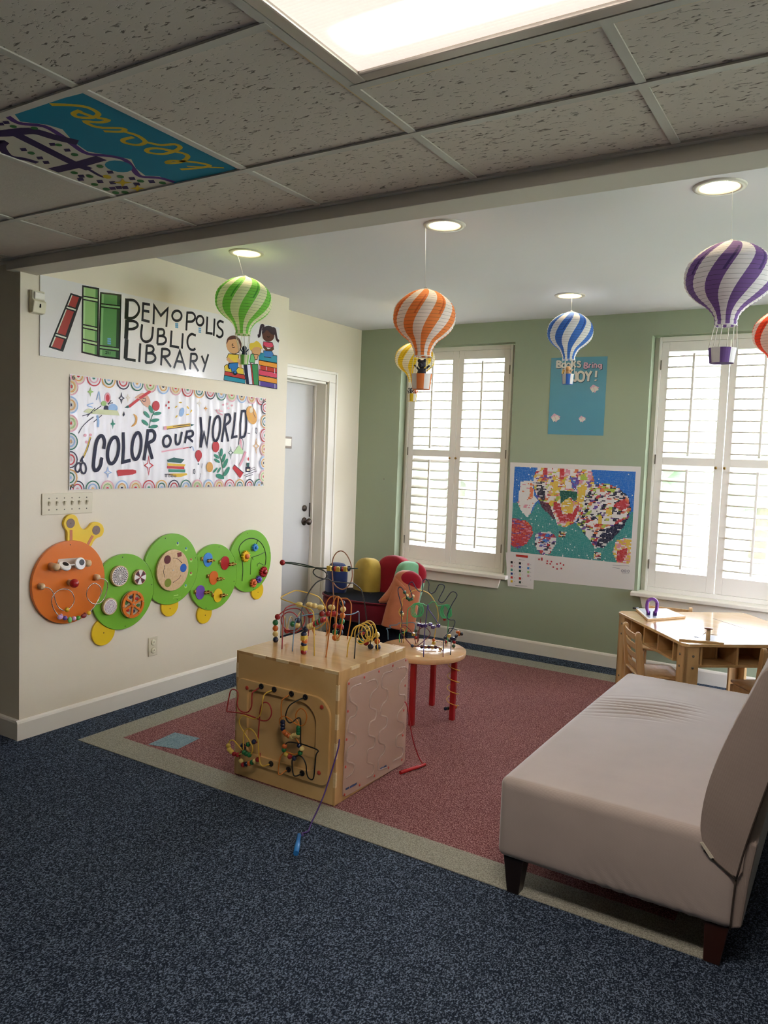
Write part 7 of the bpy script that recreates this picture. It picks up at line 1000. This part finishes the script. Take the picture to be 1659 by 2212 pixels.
# ------------------------------------------------------------------ square table with cubbies, turned to the corner
m_tab = wood('clear maple', 'c9a06a', 'dcb986', .14, 2.5, (1, 6, 1), .6); m_tab2 = wood('maple board', 'b8905c', 'd2ac78', .4, 3, (1, 8, 1), .1)
U = Vector((.622, -.783, 0)); V = Vector((.783, .622, 0)); A0 = Vector((2.276, 2.730, 0)); TS = .885; TH = .57
pt_ = lambda u, v, z=0: A0+U*u+V*v+Vector((0, 0, z))
tb_ = thing('activity_table', 'square maple table with open cubbies, set diagonally under the second window', 'table', tuple(pt_(TS/2, TS/2)))
c_ = .03
obj('table_top', B().prism([(c_, 0), (TS-c_, 0), (TS, c_), (TS, TS-c_), (TS-c_, TS), (c_, TS), (0, TS-c_), (0, c_)], lambda u, v, t: pt_(u, v, TH-.018+.018*t)), m_tab, tb_, bevel=.003)
for (u, v, su, sv) in ((.012, .012, 1, 1), (TS-.012, .012, -1, 1), (.012, TS-.012, 1, -1), (TS-.012, TS-.012, -1, -1)):
    q = B().obox(pt_(u, v), U*su*.085, V*sv*.02, (0, 0, TH-.018)).obox(pt_(u, v), U*su*.02, V*sv*.085, (0, 0, TH-.018))
    lo = obj('corner_leg', q, m_tab2, tb_, bevel=.004)
    bo = B()
    for z in (.50, .435, .16, .06):
        for (du, dv, d) in ((.05, 0, V*-sv), (0, .05, U*-su)):
            p_ = pt_(u+su*du, v+sv*dv, z)
            A_ = (Vector((0, 0, 1)), d.cross(Vector((0, 0, 1))), d); bo.lathe([(.007, 0), (.007, .002), (.004, .004), (.001, .004)], p_, A_, 10)
    obj('bolts', bo, m_pewter, lo)
obj('cubby_shelf', B().obox(pt_(.16, .022, TH-.135), U*(TS-.32), V*.26, (0, 0, .014)).obox(pt_(TS-.022, .10, TH-.135), -U*.26, V*(TS-.2), (0, 0, .014)).obox(pt_(.16, TS-.022, TH-.135), U*(TS-.32), -V*.26, (0, 0, .014)), m_tab2, tb_, bevel=.002)
for k in range(4):
    obj('cubby_divider', B().obox(pt_(.16+k*.183, .026, TH-.122), U*.013, V*.25, (0, 0, .103)), m_tab2, tb_, bevel=.002)
    obj('cubby_divider', B().obox(pt_(TS-.026, .11+k*.21, TH-.122), -U*.25, V*.013, (0, 0, .103)), m_tab2, tb_, bevel=.002)
obj('cubby_back', B().obox(pt_(.16, .276, TH-.122), U*(TS-.32), V*.012, (0, 0, .103)).obox(pt_(TS-.28, .30, TH-.122), U*.012, V*(TS-.6), (0, 0, .103)), m_tab2, tb_)
obj('handle_slot', B().obox(pt_(.52, .272, TH-.075), U*.09, V*.004, (0, 0, .028)).obox(pt_(TS-.268, .46, TH-.075), U*-.004, V*.10, (0, 0, .028)), m_dark, tb_)
sc = B()
for (a, c) in (((.20, .55), (.52, .60)), ((.55, .62), (.72, .60)), ((.60, .20), (.70, .42))): sc.tube([pt_(*a, TH+.0003), pt_((a[0]+c[0])/2+.01, (a[1]+c[1])/2, TH+.0003), pt_(*c, TH+.0003)], .0008, 4)
obj('surface_scratches', sc, mat('scratch', '6a5a48', .5), tb_)
# things on it
m_mel = mat('pale board face', 'cdd6e6', .2, coat=.3)
P4 = [Vector(p) for p in ((2.372, 2.832, 0), (2.519, 2.524, 0), (2.690, 2.790, 0), (2.535, 2.985, 0))]
mb = thing('drawing_board', 'framed magnetic board lying at the far left corner of the table', 'board', (2.53, 2.78, TH))
obj('board_frame', B().prism([(p.x, p.y) for p in P4], lambda x, y, t: (x, y, TH+.0005+.0135*t)), m_tab2, mb, bevel=.002)
cc = sum(P4, Vector())/4
obj('board_face', B().prism([((p-cc).x*.86+cc.x, (p-cc).y*.86+cc.y) for p in P4], lambda x, y, t: (x, y, TH+.0138+.001*t)), m_mel, mb)
obj('board_rim', B().prism([((p-cc).x*.985+cc.x, (p-cc).y*.985+cc.y) for p in P4], lambda x, y, t: (x, y, TH+.0135+.0008*t)), m_wht, mb)
obj('black_pen', B().tube([(2.380, 2.870, TH+.010), (2.350, 2.845, TH+.010)], .006, 8), m_blk, label='short black pen end poking out beyond the magnetic board', cat='pen')
mg = thing('horseshoe_magnet', 'purple horseshoe magnet standing on the magnetic board', 'magnet', (2.511, 2.658, TH+.0148))
dx = Vector((.90, .43, 0)); o0 = Vector((2.511, 2.658, TH+.0148)); Rm = .033
arc = [o0+dx*(Rm*math.cos(a))*(1 if abs(math.sin(a)) > .3 else .93)+Vector((0, 0, .068+.036*math.sin(a))) for a in [PI*k/14 for k in range(15)]]
path = [o0+dx*(Rm*.62)+Vector((0, 0, .016)), o0+dx*(Rm*.9)+Vector((0, 0, .042))]+arc[0:]+[o0-dx*(Rm*.9)+Vector((0, 0, .042)), o0-dx*(Rm*.62)+Vector((0, 0, .016))]
obj('magnet_body', B().tube(smooth_path(path, 3), .0105, 10), mat('glossy purple plastic', '7a3fa0', .12, coat=.6), mg)
for s_ in (1, -1): obj('magnet_foot', B().obox(o0+dx*(s_*Rm*.62)-dx*.011-Vector((-.43, .90, 0))*.009, dx*.022, Vector((-.43, .90, 0))*.018, (0, 0, .026)), mat('dark purple plastic', '3d1d5a', .2), mg, bevel=.002)
Q4 = [(2.785, 2.105), (3.005, 2.178), (2.955, 2.345), (2.765, 2.330)]
sb = thing('bead_tracing_board', 'thin wooden tracing board at the near corner of the table', 'board', (2.87, 2.24, TH))
obj('board', B().prism(Q4, lambda x, y, t: (x, y, TH+.010*t)), m_tab, sb, bevel=.002)
obj('board_face', B().prism([((x-2.87)*.9+2.87, (y-2.24)*.9+2.24) for x, y in Q4], lambda x, y, t: (x, y, TH+.0098+.0008*t)), m_mel, sb)
pn = thing('peg_handle', 'little wooden peg with a round cap standing on the tracing board', 'peg', (2.922, 2.175, TH+.0106))
obj('peg', B().lathe([(.001, 0), (.011, 0), (.011, .062), (.001, .062)], (2.922, 2.175, TH+.0106), 'z', 16), m_birch, pn); obj('cap', B().lathe([(.001, .062), (.022, .064), (.022, .068), (.001, .070)], (2.922, 2.175, TH+.0106), 'z', 20), mat('dark copper', '7a4a38', .3, .4), pn)
obj('string', B().tube(smooth_path([(2.915, 2.18, TH+.06), (2.89, 2.19, TH+.03), (2.875, 2.20, TH+.0125), (2.84, 2.21, TH+.0125), (2.815, 2.205, TH+.0125), (2.86, 2.225, TH+.0125), (2.79, 2.28, TH+.0125)], 5), .0011, 5), m_dark, pn)
# ------------------------------------------------------------------ ladder back child chairs
m_ch = wood('natural beech', 'c09562', 'd8b382', .35, 3, (8, 8, 1.2), .2)
def make_chair(label):
    t = thing('child_chair', label, 'chair', (0, 0, 0), 0, 'small wooden chairs round the table')
    for s_ in (-1, 1):
        prof = [(-.120, 0), (-.085, 0), (-.085, .30), (-.118, .52), (-.120, .545), (-.128, .557), (-.140, .560), (-.151, .553), (-.156, .535), (-.130, .30)]
        obj('back_post', B().prism(prof, lambda y, z, q: (s_*.140+(q-.5)*.024, y, z)), m_ch, t, local=True, bevel=.004)
        obj('front_leg', B().box(s_*.140-.013, s_*.140+.013, .105, .138, 0, .28), m_ch, t, local=True, bevel=.003)
        obj('side_rail', B().box(s_*.140-.008, s_*.140+.008, -.09, .11, .245, .285), m_ch, t, local=True, bevel=.002)
        obj('stretcher', B().tube([(s_*.14, -.10, .10), (s_*.14, .12, .10)], .009, 8), m_ch, t, local=True)
    obj('seat', B().rbox((0, .010, .295), (.300, .275, .020), .009, (8, 8, 4)), m_ch, t, local=True)
    for k, z in enumerate((.505, .445, .385, .325)):
        yb_ = -.100-(z-.30)*.155; n = 8
        P = [(-.128+.256*i/n, yb_-.014*(1-((i-n/2)/(n/2))**2)) for i in range(n+1)]; Q = P+[(x, y-.010) for x, y in P[::-1]]
        obj('back_slat', B().prism(Q, lambda x, y, q: (x, y-q*.005, z-.0+q*.036)), m_ch, t, local=True, bevel=.002)
    return t
ch1 = make_chair('small beech chair at the left side of the table, back toward the room')
def place(o, x, y, deg): o.location = (x, y, 0); o.rotation_euler = (0, 0, math.radians(deg))
ch2 = dup(ch1); ch2['label'] = 'small beech chair at the sofa side of the table, cut by the frame'
ch3 = dup(ch1); ch3['label'] = 'small beech chair between the table and the window, only its back showing'
place(ch1, 2.592, 2.412, -61.3); place(ch2, 3.215, 2.485, 38.5); place(ch3, 2.515, 3.120, 188)
# ------------------------------------------------------------------ sofa
def cloth(name, c, stretch, sc_, st, sh=1.0):
    m = mat(name, c, .9, var=.05, vscale=6, sheen=sh, sr=.32); nt = m.node_tree; b = nt.nodes['Principled BSDF']
    tc = nt.nodes.new('ShaderNodeTexCoord'); w = nt.nodes.new('ShaderNodeTexWave'); w.inputs['Scale'].default_value = sc_; w.inputs['Distortion'].default_value = .6; w.inputs['Detail'].default_value = 2; w.inputs['Detail Scale'].default_value = 3
    w.bands_direction = stretch; mp = nt.nodes.new('ShaderNodeMapping'); mp.inputs['Rotation'].default_value = (0, .30 if stretch == 'X' else 0, 0); nt.links.new(tc.outputs['Object'], mp.inputs[0]); nt.links.new(mp.outputs[0], w.inputs[0]); bp = nt.nodes.new('ShaderNodeBump'); bp.inputs['Strength'].default_value = st; bp.inputs['Distance'].default_value = .002
    nt.links.new(w.outputs['Fac'], bp.inputs['Height']); nt.links.new(bp.outputs[0], b.inputs['Normal']); return m
m_seat = cloth('taupe twill', 'a79a94', 'Z', 95, .10); m_back = cloth('taupe corduroy', '8f8078', 'X', 70, .22, .25)
m_lego = mat('espresso wood', '1f1512', .35); m_legb = mat('mahogany wood', '38190f', .4)
sofa = thing('sofa', 'armless taupe sofa on dark tapered legs in the foreground', 'sofa', (3.0, .99, 0))
SX0, SX1, SY0, SY1, SZ0, SZ1 = 2.580, 3.352, .145, 1.840, .132, .418
def seat_fn(p):
    q = Vector(p); X, Y, Z = q.x+(SX0+SX1)/2, q.y+(SY0+SY1)/2, q.z+(SZ0+SZ1)/2
    ty = (Y-SY0)/(SY1-SY0); tx = (X-SX0)/(SX1-SX0)
    if Z > SZ1-.03:
        q.z += .016*math.sin(PI*min(1, max(0, ty)))*math.sin(PI*min(1, max(0, tx*1.1+.08)))
        ph = (Y-.30*(X-2.6)+.55*(X-2.75)**2+.010*math.sin(Y*23+X*6))/.050; kx_ = math.floor(ph); fr_ac = ph-kx_; rnd_ = math.sin(kx_*12.9)*.5+.5
        wv = math.exp(-((Y-.30*(X-2.6)-1.14)/.17)**4)*math.exp(-((X-(2.72+.10*rnd_))/(.13+.06*rnd_))**4)
        q.z -= .0085*wv*(.45+.55*rnd_)*math.exp(-((fr_ac-.5)/.17)**2)-.003*wv*math.exp(-((fr_ac-.5)/.45)**2)
    if Z < SZ1-.02 and abs(Y-SY0) < .03:     # soft gathers low on the end panel
        q.y -= .006*math.sin(PI*tx)*math.sin(PI*(Z-SZ0)/(SZ1-SZ0))
        g = math.exp(-((Z-SZ0)/.07)**2)*(math.exp(-((X-2.98)/.13)**2)+.8*math.exp(-((X-3.22)/.06)**2)); q.y += .0035*g*math.sin((X+ (Z-SZ0)*.9)*2*PI/.045)
    return q
obj('seat', B().rbox(((SX0+SX1)/2, (SY0+SY1)/2, (SZ0+SZ1)/2), (SX1-SX0, SY1-SY0, SZ1-SZ0), .028, (60, 270, 22), 0, None, seat_fn), m_seat, sofa)
bprof = [(3.262, .352), (3.240, .400), (3.235, .450), (3.244, .540), (3.271, .650), (3.311, .768), (3.352, .869), (3.378, .935), (3.405, .962), (3.445, .968), (3.480, .950), (3.492, .915), (3.462, .780), (3.416, .598), (3.372, .410), (3.354, .300)]
b = B(); NY = 40; prs = smooth_path([(x, z, 0) for x, z in bprof], 3, True); n = len(prs); cx_, cz_ = 3.37, .64
for j in range(NY+1):
    y = SY0-.006+(SY1-SY0+.012)*j/NY; e = min(j, NY-j); k_ = [.955, .985, 1.0][min(e, 2)] if e < 3 else 1.0
    yy = y if 0 < j < NY else y
    for p in prs: b.v.append((cx_+(p.x-cx_)*k_, yy, cz_+(p.y-cz_)*(1-(1-k_)*.6)))
for j in range(NY):
    for i in range(n): b.f.append((j*n+i, j*n+(i+1) % n, (j+1)*n+(i+1) % n, (j+1)*n+i)); b.m.append(0); b.sm.add(len(b.f)-1)
b.f.append(tuple(range(n))[::-1]); b.m.append(0); b.f.append(tuple(NY*n+i for i in range(n))); b.m.append(0)
bk = obj('backrest', b, m_back, sofa)
def seam(P, par): obj('seam', B().tube(smooth_path(P, 4), .0026, 6), mat('dark seam', '3a2f28', .9), par)
seam([(3.255, SY0-.004, .362), (3.30, SY0-.006, .332), (3.350, SY0-.007, .302)], bk); seam([(3.350, SY0-.007, .302), (3.368, SY0-.007, .405), (3.412, SY0-.007, .598), (3.455, SY0-.007, .77)], bk); seam([(3.349, SY0-.003, .30), (3.345, SY0-.004, .22), (3.343, SY0-.003, .142)], sofa)
obj('rear_panel', B().prism([(3.338, .136), (3.372, .150), (3.385, .30), (3.40, .42), (3.352, .42), (3.340, .30)], lambda x, z, t: (x, SY0+.004+(SY1-SY0-.008)*t, z)), m_back, sofa, bevel=.008)
obj('care_tag', B().prism([(3.243, .386), (3.252, .390), (3.286, .350), (3.276, .345)], lambda x, z, t: (x, SY0-.012+.004*t, z)), mat('white care tag', 'c8bfae', .8), sofa, bevel=.001, label='white care tag poking from the seam')
for k, (x0, x1, xb0, xb1, y0, y1, m_) in enumerate(((2.603, 2.676, 2.617, 2.660, .158, .230, m_lego), (3.268, 3.338, 3.270, 3.318, .158, .228, m_legb), (2.603, 2.676, 2.617, 2.660, 1.758, 1.83, m_lego), (3.268, 3.338, 3.270, 3.318, 1.758, 1.83, m_legb))):
    b = B(); ym = (y0+y1)/2
    b.add([(xb0, ym-.024, 0), (xb1, ym-.024, 0), (xb1, ym+.024, 0), (xb0, ym+.024, 0), (x0, y0, .135), (x1, y0, .135), (x1, y1, .135), (x0, y1, .135)], [(0, 3, 2, 1), (4, 5, 6, 7), (0, 1, 5, 4), (1, 2, 6, 5), (2, 3, 7, 6), (3, 0, 4, 7)])
    obj('leg', b, m_, sofa, bevel=.003)

# ------------------------------------------------------------------ unseen half wall, added to shade the sofa rear and the floor
obj('added_shade_wall', B().box(3.75, 3.95, -.30, 2.50, 0, 1.42), wood('shade wall walnut', '3a2a20', '4d3a2c', .5), kind='structure', bevel=.004)
